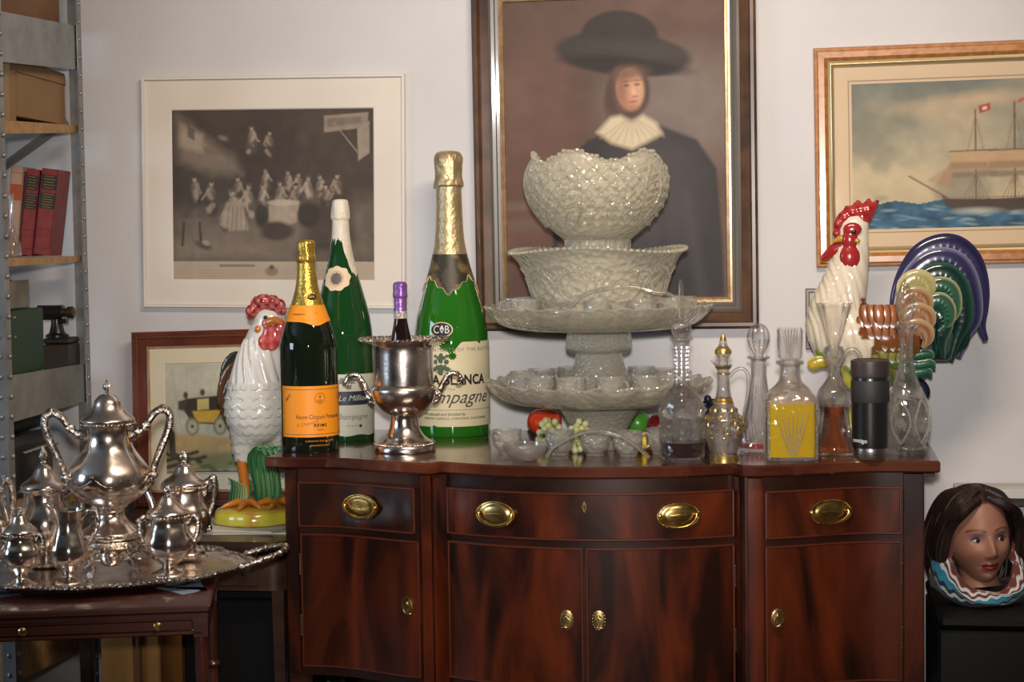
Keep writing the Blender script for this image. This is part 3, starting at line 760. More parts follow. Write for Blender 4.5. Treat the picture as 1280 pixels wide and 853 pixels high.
# ------------------------------------------------------------------ pixel-measured lathe objects
def stand(px, ybot, rpx, z=TOP):
    """Foot centre on the plane z whose front edge shows at pixel row ybot."""
    p = on_z(px, ybot - .125 * rpx, z + .0006); return p, scale_at(p), ybot - .125 * rpx
def prof_px(pts, y0, s):
    """(row, half width) pixels -> (r, z) metres; a third entry marks a sharp corner."""
    return [(p[1] * s, max(0.0, (y0 - p[0]) * s)) + tuple(p[2:]) for p in pts]
def hollow(prof, t, tb=None):
    """Close an outer profile (bottom to top) with an inner wall t thick."""
    tb = tb or t
    inner = [(max(r - t, .0004), max(z, prof[0][1] + tb)) for r, z in prof if z > prof[0][1] + tb * .9]
    inner = [(inner[0][0], prof[0][1] + tb)] + inner
    return [(0, prof[0][1])] + list(prof) + [(max(prof[-1][0] - t, .0004), prof[-1][1])] + list(reversed(inner)) + [(0, prof[0][1] + tb)]
def prof_r(prof, z):
    for (r0, z0), (r1, z1) in zip(prof, prof[1:]):
        if min(z0, z1) <= z <= max(z0, z1) and abs(z1 - z0) > 1e-9: return r0 + (r1 - r0) * (z - z0) / (z1 - z0)
    return prof[-1][0] if z > prof[-1][1] else prof[0][0]
def wrap_patch(prof, a0, a1, z0, z1, off=.0008, nu=40, nv=16, edge=None, color=None, th=.0005):
    """Label on the outside of a lathe profile; edge(u) -> (dz_bottom, dz_top)."""
    mb = MB()
    def P(u, v, d):
        e = edge(u) if edge else (0, 0)
        z = z0 + e[0] + (z1 + e[1] - z0 - e[0]) * v; r = prof_r(prof, z) + d; a = a0 + (a1 - a0) * u
        return (r * math.sin(a), -r * math.cos(a), z)
    mb.grid(lambda u, v: P(u, v, off), nu, nv, color=color)
    return mb
def lab_text(txt, size, prof, ang, z, off=.0016, **k):
    tilt = k.pop('tilt', 0.0)
    mb = text_mb(txt, size, .0004, **k)
    R = prof_r(prof, z) + off
    return bend(mb, R, ang, z, tilt, (lambda q: prof_r(prof, q) + off))
def bottle_glass(name, col, dark=0.5, rough=.03):
    if name in MATS: return MATS[name]
    m, nt, out = nodes_of(name)
    b = N(nt, 'ShaderNodeBsdfPrincipled'); b.inputs['Base Color'].default_value = col; b.inputs['Roughness'].default_value = rough
    set_in(b, 'Coat Weight', .6); set_in(b, 'Coat Roughness', .02); set_in(b, 'IOR', 1.5)
    nt.links.new(b.outputs[0], out.inputs[0]); MATS[name] = m
    return m
black_m = pmat('print_black', (0.012, 0.011, 0.012, 1), rough=.6)
ink_m = pmat('print_brown_ink', (0.10, 0.05, 0.02, 1), rough=.6)
cream_m = pmat('cream_label_paper', (0.76, 0.68, 0.46, 1), rough=.65, color2=(0.70, 0.60, 0.38, 1), nscale=14)
gold_foil = pmat('gold_foil', (0.72, 0.48, 0.10, 1), rough=.3, metal=.85, bump=.5, bscale=160, color2=(0.55, 0.34, 0.06, 1), nscale=30)
orange_m = pmat('orange_label_paper', (0.90, 0.30, 0.012, 1), rough=.5)

# tall dark bottle with orange label, front left
p, s, y0 = stand(388, 567, 36)
t = thing('champagne_bottle', 'dark champagne bottle with bright orange label and gold neck foil', 'bottle', p, face_angle(p))
pf = smooth_prof(prof_px([(566, 28), (566, 33), (561, 36), (500, 36.3), (438, 36), (424, 34.5), (408, 30), (392, 24), (376, 18.5), (360, 14), (345, 11.8), (330, 10.5), (318, 10.2), (308, 9.6), (304, 9)], y0, s), 4)
mb = MB().lathe([(0, pf[0][1])] + pf + [(0, pf[-1][1])], 56); obj('glass', mb, bottle_glass('near_black_glass', (0.006, 0.010, 0.005, 1)), t)
Z = lambda y: (y0 - y) * s
z_lo, z_hi = Z(393), Z(327)
nf = wrap_patch(pf, -PI, PI, z_lo, z_hi, .0010, 64, 14); obj('neck_foil', nf, gold_foil, t)
cap = smooth_prof(prof_px([(329, 10.9), (326, 11.9), (322, 12), (317, 10.8), (310, 10.5), (304, 10.4), (301, 8), (300, 0)], y0, s), 4)
mb = MB().lathe(cap, 40, mod=lambda a, t_, r, z: 1 + .035 * math.sin(7 * a + 40 * z) + .02 * math.sin(19 * a)); obj('cork_cap', mb, gold_foil, t)
bandedge = lambda u: (-.006 * math.cos((u - .5) * 2 * PI) * (abs(u - .5) < .3) , .0)
mb = wrap_patch(pf, -PI, PI, Z(401), Z(381), .0017, 72, 8, edge=lambda u: (-.010 * math.exp(-((u - .56) / .07) ** 2), 0)); nb = obj('neck_label', mb, orange_m, t)
obj('print', lab_text('PONSARDIN', .006, pf, -.45, Z(392), .0023), ink_m, nb)
mb = MB(); 
for k in range(8): mb.ball((prof_r(pf, Z(391)) * math.sin(.5) + .0, -prof_r(pf, Z(391)) * math.cos(.5) - .002, Z(391) + .004 * math.cos(k * .8)), (.0025, .0005, .0008), 6, 4)
obj('star_mark', mb, gold_foil, nb)
mb = MB().ball((0, 0, 0), (.0125, .0012, .0085), 20, 8); mb.xf(Matrix.Translation((prof_r(pf, Z(371)) * math.sin(.35), -(prof_r(pf, Z(371)) + .0012) * math.cos(.35), Z(371))) @ Matrix.Rotation(.35, 4, 'Z') @ Matrix.Rotation(-.25, 4, 'X'))
md = obj('neck_medallion', mb, pmat('medallion_black', (.02, .018, .012, 1), rough=.3), t)
mb = lab_text('1772', .0075, pf, .35, Z(371), .0032); obj('print', mb, gold_foil, md)
a0, a1 = -1.10, 1.72; am = .36
mb = wrap_patch(pf, a0, a1, Z(543), Z(480), .0008, 48, 6); lb = obj('front_label', mb, orange_m, t)
b2 = MB()
for (z_, w_) in ((Z(484), .0011), (Z(539.5), .0011)):
    b2.add(*(lambda q: (q.v, q.f))(wrap_patch(pf, a0 + .09, a1 - .09, z_ - w_ / 2, z_ + w_ / 2, .0014, 40, 1)))
for a_ in (a0 + .09, a1 - .09): b2.add(*(lambda q: (q.v, q.f))(wrap_patch(pf, a_ - .008, a_ + .008, Z(539.5), Z(484), .0014, 2, 6)))
obj('border', b2, ink_m, lb)
obj('title', lab_text('Veuve Clicquot Ponsardin', .0150, pf, am, Z(518), .0015, shear=.15, sx=.80), ink_m, lb)
obj('print', lab_text('REIMS', .0105, pf, am, Z(528.5), .0015, space=1.3, bold=.0003), black_m, lb)
obj('print', lab_text('FRANCE', .0045, pf, am, Z(534), .0015), ink_m, lb)
obj('print', lab_text('BRUT', .009, pf, a0 + .33, Z(494), .0015, tilt=.75), ink_m, lb)
obj('signature', lab_text('V. Clicquot P.', .011, pf, am - .45, Z(526), .0015, shear=.4, tilt=.18, sx=.9), pmat('print_orange_dark', (.45, .13, .01, 1), rough=.6), lb)
ring = MB(); rr_ = prof_r(pf, Z(496)) + .0016
for (rad, n) in ((.013, 26),):
    pts = [(am + rad * math.cos(2 * PI * k / n) / rr_, Z(495) + rad * math.sin(2 * PI * k / n)) for k in range(n)]
    ring.tube([(rr_ * math.sin(a), -rr_ * math.cos(a), z) for a, z in pts], .0005, 5, closed=True)
for seg_ in ([(0, .008), (0, -.008)], [(-.006, -.004), (-.003, -.0085), (0, -.009), (.003, -.0085), (.006, -.004)], [(-.004, .0045), (.004, .0045)]):
    ring.tube([(rr_ * math.sin(am + x / rr_), -rr_ * math.cos(am + x / rr_), Z(495) + z) for x, z in seg_], .0007, 5)
obj('anchor_mark', ring, ink_m, lb)
obj('print', lab_text('ELABORE PAR VEUVE CLICQUOT', .0052, pf, am, Z(548), .0010), pmat('print_orange', (.75, .22, .02, 1), rough=.5), t)
obj('print', lab_text('PONSARDIN A REIMS', .0052, pf, am, Z(553.5), .0010), MATS['print_orange'], t)

# green bottle with torn white foil, behind it
p, s, y0 = stand(431, 553, 37)
t = thing('champagne_bottle', 'green bottle with torn white foil cap and round cream neck label', 'bottle', p, face_angle(p))
Z = lambda y: (y0 - y) * s
pf = smooth_prof(prof_px([(552, 28), (552, 34), (546, 37), (480, 37.3), (425, 37), (408, 36), (390, 33), (370, 28), (350, 22.5), (330, 17), (312, 13.2), (295, 11), (280, 10.2), (262, 9.6), (256, 8)], y0, s), 4)
green_m = bottle_glass('bottle_green_glass', (0.008, 0.05, 0.012, 1))
mb = MB().lathe([(0, pf[0][1])] + pf + [(0, pf[-1][1])], 56); obj('glass', mb, green_m, t)
white_foil = pmat('cream_white_foil', (0.74, 0.68, 0.58, 1), rough=.45, bump=.5, bscale=120, color2=(0.66, 0.56, 0.42, 1), nscale=18)
def torn(u):
    a = (u - .5) * 2 * PI
    lo = Z(343) if a > .55 else Z(300)
    jag = .004 * math.sin(17 * a) + .003 * math.sin(41 * a + 1)
    f = sstep((a + .1) / 1.0)
    return (Z(300) * (1 - f) + Z(344) * f + jag - Z(300), 0) if a > -1.2 else (Z(312) - Z(300) + jag, 0)
mb = wrap_patch(pf, -PI, PI, Z(300), Z(274), .0009, 90, 20, edge=torn); obj('neck_foil', mb, white_foil, t)
cap = smooth_prof(prof_px([(276, 10.8), (273, 11.8), (268, 11.6), (262, 11), (256, 10.2), (251, 8.5), (249.5, 0)], y0, s), 4)
obj('cork_cap', MB().lathe(cap, 40, mod=lambda a, t_, r, z: 1 + .03 * math.sin(6 * a + 50 * z)), white_foil, t)
def disc_on(prof, ang, z, rx, rz, off, n=36, wob=0.0, rings=5):
    mb = MB(); vs = [None]
    def P(dx, dz):
        R = prof_r(prof, z + dz) + off; a = ang + dx / max(R, .01); return (R * math.sin(a), -R * math.cos(a), z + dz)
    vs = [P(0, 0)]; fs = []
    for k in range(1, rings + 1):
        for i in range(n):
            a = 2 * PI * i / n; q = k / rings * (1 + (wob * math.sin(9 * a) if k == rings else 0)); vs.append(P(rx * q * math.cos(a), rz * q * math.sin(a)))
    fs = [(0, 1 + i, 1 + (i + 1) % n) for i in range(n)]
    for k in range(rings - 1): fs += [(1 + k * n + i, 1 + (k + 1) * n + i, 1 + (k + 1) * n + (i + 1) % n, 1 + k * n + (i + 1) % n) for i in range(n)]
    return mb.add(vs, fs, True)
lb = obj('neck_label', disc_on(pf, -.3, Z(348), 18 * s, 15 * s, .0012, wob=.06), pmat('peach_label', (0.74, 0.58, 0.40, 1), rough=.6), t)
obj('crest', disc_on(pf, -.3, Z(348), 7 * s, 7 * s, .0020, wob=.08), pmat('crest_grey', (.13, .11, .10, 1), rough=.5), lb)
obj('crest_ring', disc_on(pf, -.3, Z(348), 10 * s, 10 * s, .0016), pmat('peach_label_dark', (0.58, 0.42, 0.26, 1), rough=.6), lb)
mb = wrap_patch(pf, -.6, 1.4, Z(541), Z(465), .0008, 40, 6, edge=lambda u: (.002 * math.sin(14 * u) + .006 * (u > .93), -.002 * u)); lb = obj('front_label', mb, pmat('pale_label', (0.66, 0.62, 0.50, 1), rough=.65, color2=(0.58, 0.54, 0.42, 1), nscale=12), t)
navy = pmat('print_navy', (0.02, 0.028, 0.05, 1), rough=.5)
lbx = wrap_patch(pf, -.22, .86, Z(503.5), Z(486.5), .0014, 24, 4, edge=lambda u: (.006 * (abs(u - .5) > .46), -.006 * (abs(u - .5) > .46))); bx = obj('badge', lbx, navy, lb)
obj('print', lab_text('Le Million', .021, pf, .32, Z(495), .0024, shear=.3), MATS['pale_label'], bx)
obj('print', lab_text('Champagne', .020, pf, .25, Z(518), .0014, shear=.35), pmat('print_grey', (.2, .19, .17, 1), rough=.6), lb)
obj('crest', disc_on(pf, .1, Z(474), 11 * s, 5 * s, .0014, wob=.2), MATS['print_grey'], lb)
obj('print', lab_text('MIS EN BOUTEILLE', .005, pf, .3, Z(529), .0014), MATS['print_grey'], lb)
obj('star_mark', disc_on(pf, .55, Z(529.5), 2.2 * s, 2.2 * s, .0015, n=5, rings=1), black_m, lb)

# the very large bottle
p, s, y0 = stand(566, 548, 47)
t = thing('giant_champagne_bottle', 'largest green champagne bottle with gold foil and big cream label', 'bottle', p, face_angle(p))
Z = lambda y: (y0 - y) * s
pf = smooth_prof(prof_px([(547, 36), (547, 43), (540, 46.5), (500, 47), (440, 47), (420, 46), (405, 44), (390, 41), (372, 36), (352, 30), (334, 24.8), (316, 20.5), (298, 17.5), (275, 16), (250, 15.3), (235, 15), (215, 14.5), (205, 13)], y0, s), 4)
bright_green = bottle_glass('bright_green_glass', (0.018, 0.14, 0.010, 1))
mb = MB().lathe([(0, pf[0][1])] + pf + [(0, pf[-1][1])], 72); obj('glass', mb, bright_green, t)
dull_foil = pmat('dull_gold_foil', (0.62, 0.50, 0.30, 1), rough=.4, metal=.75, bump=.9, bscale=70, color2=(0.50, 0.38, 0.20, 1), nscale=20, bdetail=6)
obj('neck_foil', wrap_patch(pf, -PI, PI, Z(320), Z(233), .0012, 64, 24), dull_foil, t)
cap = smooth_prof(prof_px([(235, 15.6), (233, 18), (229, 17.8), (224, 16.8), (212, 17.2), (204, 17.6), (198, 17), (193, 14.5), (190.5, 9), (190, 0)], y0, s), 4)
obj('cork_cap', MB().lathe(cap, 56, mod=lambda a, t_, r, z: 1 + .028 * math.sin(8 * a + 2 * math.sin(60 * z)) + .016 * math.sin(23 * a)), dull_foil, t)
def zig(u):
    a = (u - .5) * 2 * PI
    x = abs(((a + .05) / .95 + 4) % 2 - 1)
    return (-(Z(340) - Z(362)) * x + .004 * math.sin(16 * a), 0)
nl = obj('neck_label', wrap_patch(pf, -PI, PI, Z(345), Z(318), .0016, 90, 12, edge=zig), pmat('neck_label_dark', (0.035, 0.028, 0.018, 1), rough=.45, color2=(0.16, 0.115, 0.045, 1), nscale=26, lo=.48, hi=.62, detail=2), t)
pts = []
for i in range(121):
    u = i / 120; a = (u - .5) * 2 * PI; z = Z(345) + zig(u)[0]; R = prof_r(pf, z) + .0022
    pts.append((R * math.sin(a), -R * math.cos(a), z))
obj('border', MB().tube(pts, .0019, 6, flat=.5), pmat('border_cream', (.72, .56, .36, 1), rough=.5), nl)
obj('crest', disc_on(pf, -.02, Z(346), 10 * s, 12 * s, .0026, wob=.12), pmat('crest_brown', (.06, .045, .03, 1), rough=.5), nl)
ba = -.27
bg = obj('badge', disc_on(pf, ba, Z(410), 14.5 * s, 9.6 * s, .0010), pmat('badge_gold', (.62, .5, .28, 1), rough=.4), t)
obj('badge_field', disc_on(pf, ba, Z(410), 13.2 * s, 8.4 * s, .0017), black_m, bg)
obj('print', lab_text('C\u25CAB', .029, pf, ba, Z(410), .0024, sx=.85), pmat('print_silver', (.72, .70, .64, 1), rough=.4), bg)
def torn2(u):
    a = -1.8 + 3.25 * u
    top = -.010 * max(0, math.sin(7 * a + 1.2)) * (abs(a - .1) < .75) - .012 * math.exp(-((a - .05) / .12) ** 2)
    return (.004 * math.exp(-((a + .5) / .05) ** 2), top)
fl = obj('front_label', wrap_patch(pf, -1.8, 1.45, Z(529), Z(425), .0009, 90, 16, edge=torn2), cream_m, t)
G = pmat('print_green', (.05, .09, .05, 1), rough=.6)
cA = -.06
obj('print', lab_text('CASA BLANCA', .036, pf, cA, Z(472), .0016, sx=.84, bold=.0012, space=1.06), black_m, fl)
obj('print', lab_text('CONTENTS OF THE BOTTLE', .0135, pf, .28, Z(434.5), .0016, space=1.25), MATS['print_grey'], fl)
obj('print', lab_text('EXTRA', .010, pf, -.10, Z(483), .0016, space=1.3), MATS['print_grey'], fl)
obj('print', lab_text('Champagne', .050, pf, -.10, Z(493), .0016, shear=.45, sx=1.0), pmat('print_dark_ink', (.06, .05, .045, 1), rough=.6), fl)
obj('print', lab_text('Produced and bottled by', .0115, pf, -.22, Z(513.5), .0016, shear=.25), black_m, fl)
obj('print', lab_text('WENTE CAMELLE, LIVERMORE, CALIFORNIA', .0085, pf, .1, Z(519), .0016, space=1.1), black_m, fl)
obj('rule', wrap_patch(pf, -1.7, 1.42, Z(508.6), Z(508), .0016, 40, 1), MATS['print_grey'], fl)
cr = MB()
R = prof_r(pf, Z(450)) + .0016
for dx, dz, w_ in ((-11, -8, 3.6), (-6, -6, 4.2), (0, -6, 5), (6, -6, 4.2), (11, -8, 3.6), (-9, 1, 4), (9, 1, 4), (0, 3, 5), (0, 9, 3.5), (-5, 6, 3), (5, 6, 3), (-10, 8, 2.6), (10, 8, 2.6), (0, -11, 6)):
    a = -.27 + dx * s * .72 / R
    cr.ball((R * math.sin(a), -R * math.cos(a), Z(450) + dz * s), (w_ * s * .78, .0005, w_ * s * .80), 10, 6)
for k in range(3): cr.tube([((R) * math.sin(-.27 + x / R), -(R) * math.cos(-.27 + x / R), Z(459) + .004 * math.sin(x * 300 + k) - k * .002) for x in np.linspace(-.028, .028, 12)], .0007, 5)
obj('crest', cr, G, fl)
chip = MB()
for a, y, rx, rz, sd in ((-.12, 430.5, 9, 5, 1), (.02, 442, 5, 4.5, 2), (-.02, 434, 6, 4, 3)):
    q = disc_on(pf, a, Z(y), rx * s, rz * s, .0016, wob=.3, n=22); chip.add(q.v, q.f)
obj('torn_patch', chip, bright_green, fl)

# silver ice bucket with a small purple-capped bottle
silver = pmat('old_silver', (0.86, 0.77, 0.70, 1), rough=.16, metal=1, color2=(0.64, 0.54, 0.48, 1), nscale=14, lo=.38, hi=.68, rough2=.30, bump=.10, bscale=60)
silver_d = pmat('chased_silver', (0.72, 0.66, 0.60, 1), rough=.2, metal=1, color2=(0.30, 0.25, 0.21, 1), nscale=120, lo=.42, hi=.6, bump=.8, bscale=150)
p, s, y0 = stand(506, 568, 38)
t = thing('ice_bucket', 'silver footed wine cooler with scroll handles holding a small bottle', 'bucket', p, face_angle(p) )
Z = lambda y: (y0 - y) * s
out = smooth_prof(prof_px([(563.5, 38.5), (561, 39), (556, 37.5), (552, 34, 1), (551, 33), (545, 25), (535, 19), (524, 17), (518, 17.5, 1), (517, 20), (512, 28), (503, 36), (494, 40), (487, 41), (483, 39.5), (480, 37, 1), (479, 37.4), (450, 37), (436, 37), (431, 38.5), (428, 44), (426, 53), (424.5, 56)], y0, s), 4)
inner = [(r - .004, z) for r, z in out if z > Z(508)]
mb = MB().lathe([(0, Z(563.5))] + out + [(out[-1][0] - .002, out[-1][1] + .002)] + list(reversed(inner)) + [(0, inner[0][1])], 72, mod=lambda a, t_, r, z: 1 + (.03 * math.sin(5 * a) + .015 * math.sin(40 * a)) * sstep((r - .078) / .03))
obj('bowl', mb, silver, t)
rim = MB(); n = 64
for k in range(n):
    a = 2 * PI * k / n; R = (55.5 * s) * (1 + .03 * math.sin(5 * a) + .012 * math.sin(40 * a)); rim.ball((R * math.sin(a), -R * math.cos(a), Z(424.5) + .002), (.006 if k % 2 else .004,) * 2 + (.004,), 8, 5)
obj('rim_ornament', rim, silver_d, t)
ft = MB(); n = 56
for k in range(n):
    a = 2 * PI * k / n; ft.ball((37.3 * s * math.sin(a), -37.3 * s * math.cos(a), Z(554)), (.004, .004, .003), 6, 4)
obj('foot_gadroon', ft, silver_d, t)
for sx in (-1, 1):
    pts = smooth_path([(sx * 37 * s, 0, Z(496)), (sx * 44 * s, 0, Z(490)), (sx * 50 * s, 0, Z(478)), (sx * 57 * s, 0, Z(469)), (sx * 66 * s, 0, Z(468)), (sx * 72 * s, 0, Z(474)), (sx * 70 * s, 0, Z(480)), (sx * 65 * s, 0, Z(479))], 6)
    mb = MB().tube(pts, [.0035 + .0035 * math.sin(PI * min(1, k / len(pts) * 1.1 + .15)) for k in range(len(pts))], 10)
    for q in (8, 16, 24, 32): mb.ball(pts[q], (.0085, .0085, .0065), 8, 6)
    pts2 = smooth_path([(sx * 36 * s, 0, Z(505)), (sx * 43 * s, 0, Z(500)), (sx * 48 * s, 0, Z(488)), (sx * 55 * s, 0, Z(476))], 5); mb.tube(pts2, [.005] * 8 + [.003] * (len(pts2) - 8), 8)
    obj('handle', mb, silver_d, t)
zb = inner[0][1] + p.z + .001
t2 = thing('small_wine_bottle', 'small dark bottle with purple foil cap standing in the silver ice bucket', 'bottle', (p.x - .006, p.y + .006, zb), face_angle(p))
yb = y0 - (zb - p.z) / s; Z2 = lambda y: (yb - y) * s
pf = smooth_prof([(.022, 0), (.028, .002), (.030, .02), (.030, Z2(455)), (.0295, Z2(440))] + prof_px([(428, 13.2), (418, 11.5), (405, 8.8), (398, 7.8), (388, 7.4), (360, 7.2), (356, 6)], yb, s), 4)
obj('glass', MB().lathe([(0, 0)] + pf + [(0, pf[-1][1])], 40), bottle_glass('dark_red_glass', (0.012, 0.006, 0.005, 1)), t2)
purple = pmat('purple_foil', (0.34, 0.16, 0.50, 1), rough=.32, metal=.55, bump=.4, bscale=120, color2=(0.25, 0.10, 0.40, 1), nscale=40)
obj('neck_foil', wrap_patch(pf, -PI, PI, Z2(389), Z2(369), .0008, 40, 6), purple, t2)
cap = smooth_prof(prof_px([(373, 8), (370, 9), (364, 8.4), (358, 8.8), (354.5, 8), (352.5, 5), (352, 0)], yb, s), 4)
obj('cork_cap', MB().lathe(cap, 36, mod=lambda a, t_, r, z: 1 + .04 * math.sin(6 * a)), purple, t2)
obj('neck_label', wrap_patch(pf, -PI, PI, Z2(398), Z2(389), .0008, 40, 3), pmat('neck_strip_paper', (.55, .50, .44, 1), rough=.6, color2=(.2, .17, .15, 1), nscale=150, lo=.5, hi=.62), t2)
# ------------------------------------------------------------------ pressed and cut glass
punch_m = crystal('pressed_glass', (0.99, 0.985, 0.94), clear=.72, milk=.29, back=.28, milk_col=(1.0, 0.94, 0.78), rough=.0, bump=1.0, bscale=58, voronoi=True, bdist=.007)
punch_fine = crystal('pressed_glass_fine', (0.99, 0.985, 0.94), clear=.70, milk=.24, back=.28, milk_col=(1.0, 0.94, 0.79), rough=.0, bump=.8, bscale=110, voronoi=True)
dish_m = crystal('pressed_dish_glass', (0.99, 0.985, 0.95), clear=.80, milk=.16, back=.28, milk_col=(1.0, 0.94, 0.78), rough=.0, bump=.9, bscale=70, voronoi=True, bdist=.006)
cut_line_m = crystal('crystal_cut_line', (0.99, 0.985, 0.98), clear=.55, milk=.16, back=.3, milk_col=(0.95, 0.92, 0.9), rough=.0)
cup_m = crystal('cup_glass', (0.995, 0.99, 0.97), clear=.68, milk=.13, back=.3, milk_col=(0.98, 0.95, 0.88), rough=.0, bump=.9, bscale=80, voronoi=True, bdist=.005)
ladle_m = crystal('ladle_glass', (0.99, 0.985, 0.98), clear=.45, milk=.07, back=.3, milk_col=(0.98, 0.96, 0.93), rough=.0, fior=1.6)
clear_m = crystal('clear_crystal', (0.995, 0.99, 0.99), clear=.74, milk=.012, milk_col=(0.95, 0.9, 0.9), rough=.0)
cut_m = crystal('cut_crystal', (0.995, 0.99, 0.99), clear=.74, milk=.015, milk_col=(0.95, 0.9, 0.9), rough=.0, bump=.6, bscale=60, voronoi=True)
TP, TS, TY = stand(750, 566, 52)
tz = lambda y: (TY - y) * TS
FA = face_angle(TP)
def scal(n, amp, r0, r1): return lambda a, t, r, z: 1 + amp * math.cos(n * a) * sstep((r - r0) / (r1 - r0))
def at_tower(zoff): return (TP.x, TP.y, TP.z + zoff)
def pat_knobs(fn, rows, n, rad, mb, flat=.5):
    for z, sh in rows:
        R = fn(z)
        for k in range(n):
            a = 2 * PI * (k + sh) / n; M = Matrix.Rotation(a, 4, 'Z')
            mb.ball((R * math.sin(a), -R * math.cos(a), z), (rad, rad * flat, rad), 8, 6, M)
# lower stand: upturned pedestal carrying a wide dish
low = thing('glass_punch_stand', 'lowest tier of the glass tower, a pedestal dish ringed with punch cups', 'stand', at_tower(0), FA)
pf = smooth_prof([(37 * TS, 0), (38 * TS, .005), (34 * TS, .014), (31.5 * TS, tz(548)), (34 * TS, tz(537)), (41 * TS, tz(524)), (50 * TS, tz(509)), (52 * TS, tz(505))], 4)
ped = MB().lathe([(0, 0)] + pf + [(0, tz(505))], 72, mod=lambda a, t, r, z: 1 + .022 * abs(math.sin(12 * a + 90 * z)))
obj('pedestal', ped, punch_fine, low)
dish = smooth_prof([(30 * TS, tz(505)), (60 * TS, tz(504.5)), (95 * TS, tz(503.5)), (115 * TS, tz(500)), (127 * TS, tz(494)), (135 * TS, tz(486)), (140 * TS, tz(477))], 6)
Tt = .007
dprof = [(0, tz(505) + .0005)] + [(r, z + .0005) for r, z in dish] + [(r - .004, z + Tt * .6) for r, z in reversed(dish)] + [(0, tz(505) + Tt)]
mb = MB().lathe(dprof, 128, mod=scal(22, .022, .20, .28), zmod=lambda a, t, r, z: .004 * math.cos(22 * a) * sstep((r - .22) / .06))
obj('dish', mb, dish_m, low)
# upper stand
z1 = tz(505) + Tt + .002
upz = z1
up = thing('glass_punch_stand', 'middle tier of the glass tower, a smaller-footed dish on a bell pedestal', 'stand', at_tower(upz), FA)
u = lambda y: tz(y) - upz
pf = smooth_prof([(40 * TS, 0), (40.5 * TS, u(488)), (38 * TS, u(472)), (31 * TS, u(455)), (28.5 * TS, u(443)), (30 * TS, u(440), 1), (36 * TS, u(438.5)), (40 * TS, u(435)), (40.5 * TS, u(426)), (39 * TS, u(416)), (40 * TS, u(413))], 4)
obj('pedestal', MB().lathe([(0, 0)] + pf + [(0, u(413))], 80, mod=lambda a, t, r, z: 1 + .03 * abs(math.sin(8 * a + 40 * z)) * (z < u(443)) + .016 * math.cos(40 * a) * (z > u(437))), punch_fine, up)
dish = smooth_prof([(30 * TS, u(413)), (60 * TS, u(412.8)), (84 * TS, u(412)), (106 * TS, u(409.5)), (122 * TS, u(404)), (134 * TS, u(394)), (142 * TS, u(383))], 6)
dprof = [(0, u(413) + .0005)] + [(r, z + .0005) for r, z in dish] + [(r - .004, z + Tt * .6) for r, z in reversed(dish)] + [(0, u(413) + Tt)]
obj('dish', MB().lathe(dprof, 128, mod=scal(30, .012, .2, .28), zmod=lambda a, t, r, z: .0025 * math.cos(30 * a) * sstep((r - .22) / .06)), dish_m, up)
# flared bowl
bz = upz + u(413) + Tt + .002
bowl = thing('flared_punch_bowl', 'wide flared pressed-glass bowl with beaded rim under the round bowl', 'bowl', at_tower(bz), FA)
v = lambda y: tz(y) - bz
outp = smooth_prof([(60 * TS, 0), (68 * TS, .004), (76 * TS, v(388)), (83 * TS, v(370)), (88 * TS, v(352)), (94 * TS, v(336)), (101 * TS, v(323)), (107 * TS, v(316)), (110 * TS, v(313))], 6)
def rimz(a): return .006 * math.cos(3 * a + .6) - .001
mb = MB().lathe(hollow(outp, .006, .008), 120, mod=lambda a, t, r, z: 1 + .008 * math.sin(24 * a + 70 * z) * (z < v(330)), zmod=lambda a, t, r, z: rimz(a) * sstep((r - .17) / .05))
obj('body', mb, punch_m, bowl)
mb = MB(); n = 84
for k in range(n):
    a = 2 * PI * k / n; R = 109.5 * TS; mb.ball((R * math.sin(a), -R * math.cos(a), v(312.5) + rimz(a)), (.0062, .0062, .005), 8, 6)
obj('beaded_rim', mb, punch_fine, bowl)
mb = MB()
for k in range(10):                     # moulded swags and fans on the side
    a = 2 * PI * k / 10 - .3
    for j in range(3):
        rad = (.024, .036, .047)[j]
        pts = []
        for i in range(22):
            b = 2 * PI * i / 22; z = v(356) + rad * .8 * math.sin(b); R = prof_r(outp, z) + .0005; aa = a + rad * math.cos(b) / R; pts.append((R * math.sin(aa), -R * math.cos(aa), z))
        if j != 1: mb.tube(pts, .0022, 6, closed=True)
    for i in range(15):
        b = PI * (i / 14); z = v(356) + .058 * math.sin(b) * .75; z2 = v(356) + .052 * math.sin(b) * .62
        if z > v(324): continue
        R = prof_r(outp, z) + .001; aa = a + .062 * math.cos(b) / R; mb.ball((R * math.sin(aa), -R * math.cos(aa), z), (.003, .003, .0045), 6, 4)
obj('moulded_pattern', mb, punch_fine, bowl)
# round footed bowl on top
tzb = bz + .008 + .002
top = thing('round_punch_bowl', 'topmost round cut-glass punch bowl with scalloped rim', 'bowl', at_tower(tzb), FA)
q = lambda y: tz(y) - tzb
outp = smooth_prof([(56 * TS, 0), (57 * TS, .01), (50 * TS, q(370)), (43 * TS, q(345)), (40.5 * TS, q(325)), (41 * TS, q(312)), (41 * TS, q(300), 1), (44 * TS, q(298)), (54 * TS, q(290)), (66 * TS, q(278)), (77 * TS, q(264)), (85 * TS, q(249)), (88.5 * TS, q(233)), (87 * TS, q(217)), (82 * TS, q(205)), (78 * TS, q(199))], 5)
inn = [(r - .006, z) for r, z in outp if z > q(294)]
pr = [(0, 0)] + outp + [(outp[-1][0] - .005, outp[-1][1])] + list(reversed(inn)) + [(0, inn[0][1])]
def rz2(a, t, r, z): return (.013 * math.cos(5 * a + 1.9) + .003 * math.cos(60 * a)) * sstep((z - q(235)) / (q(199) - q(235)))
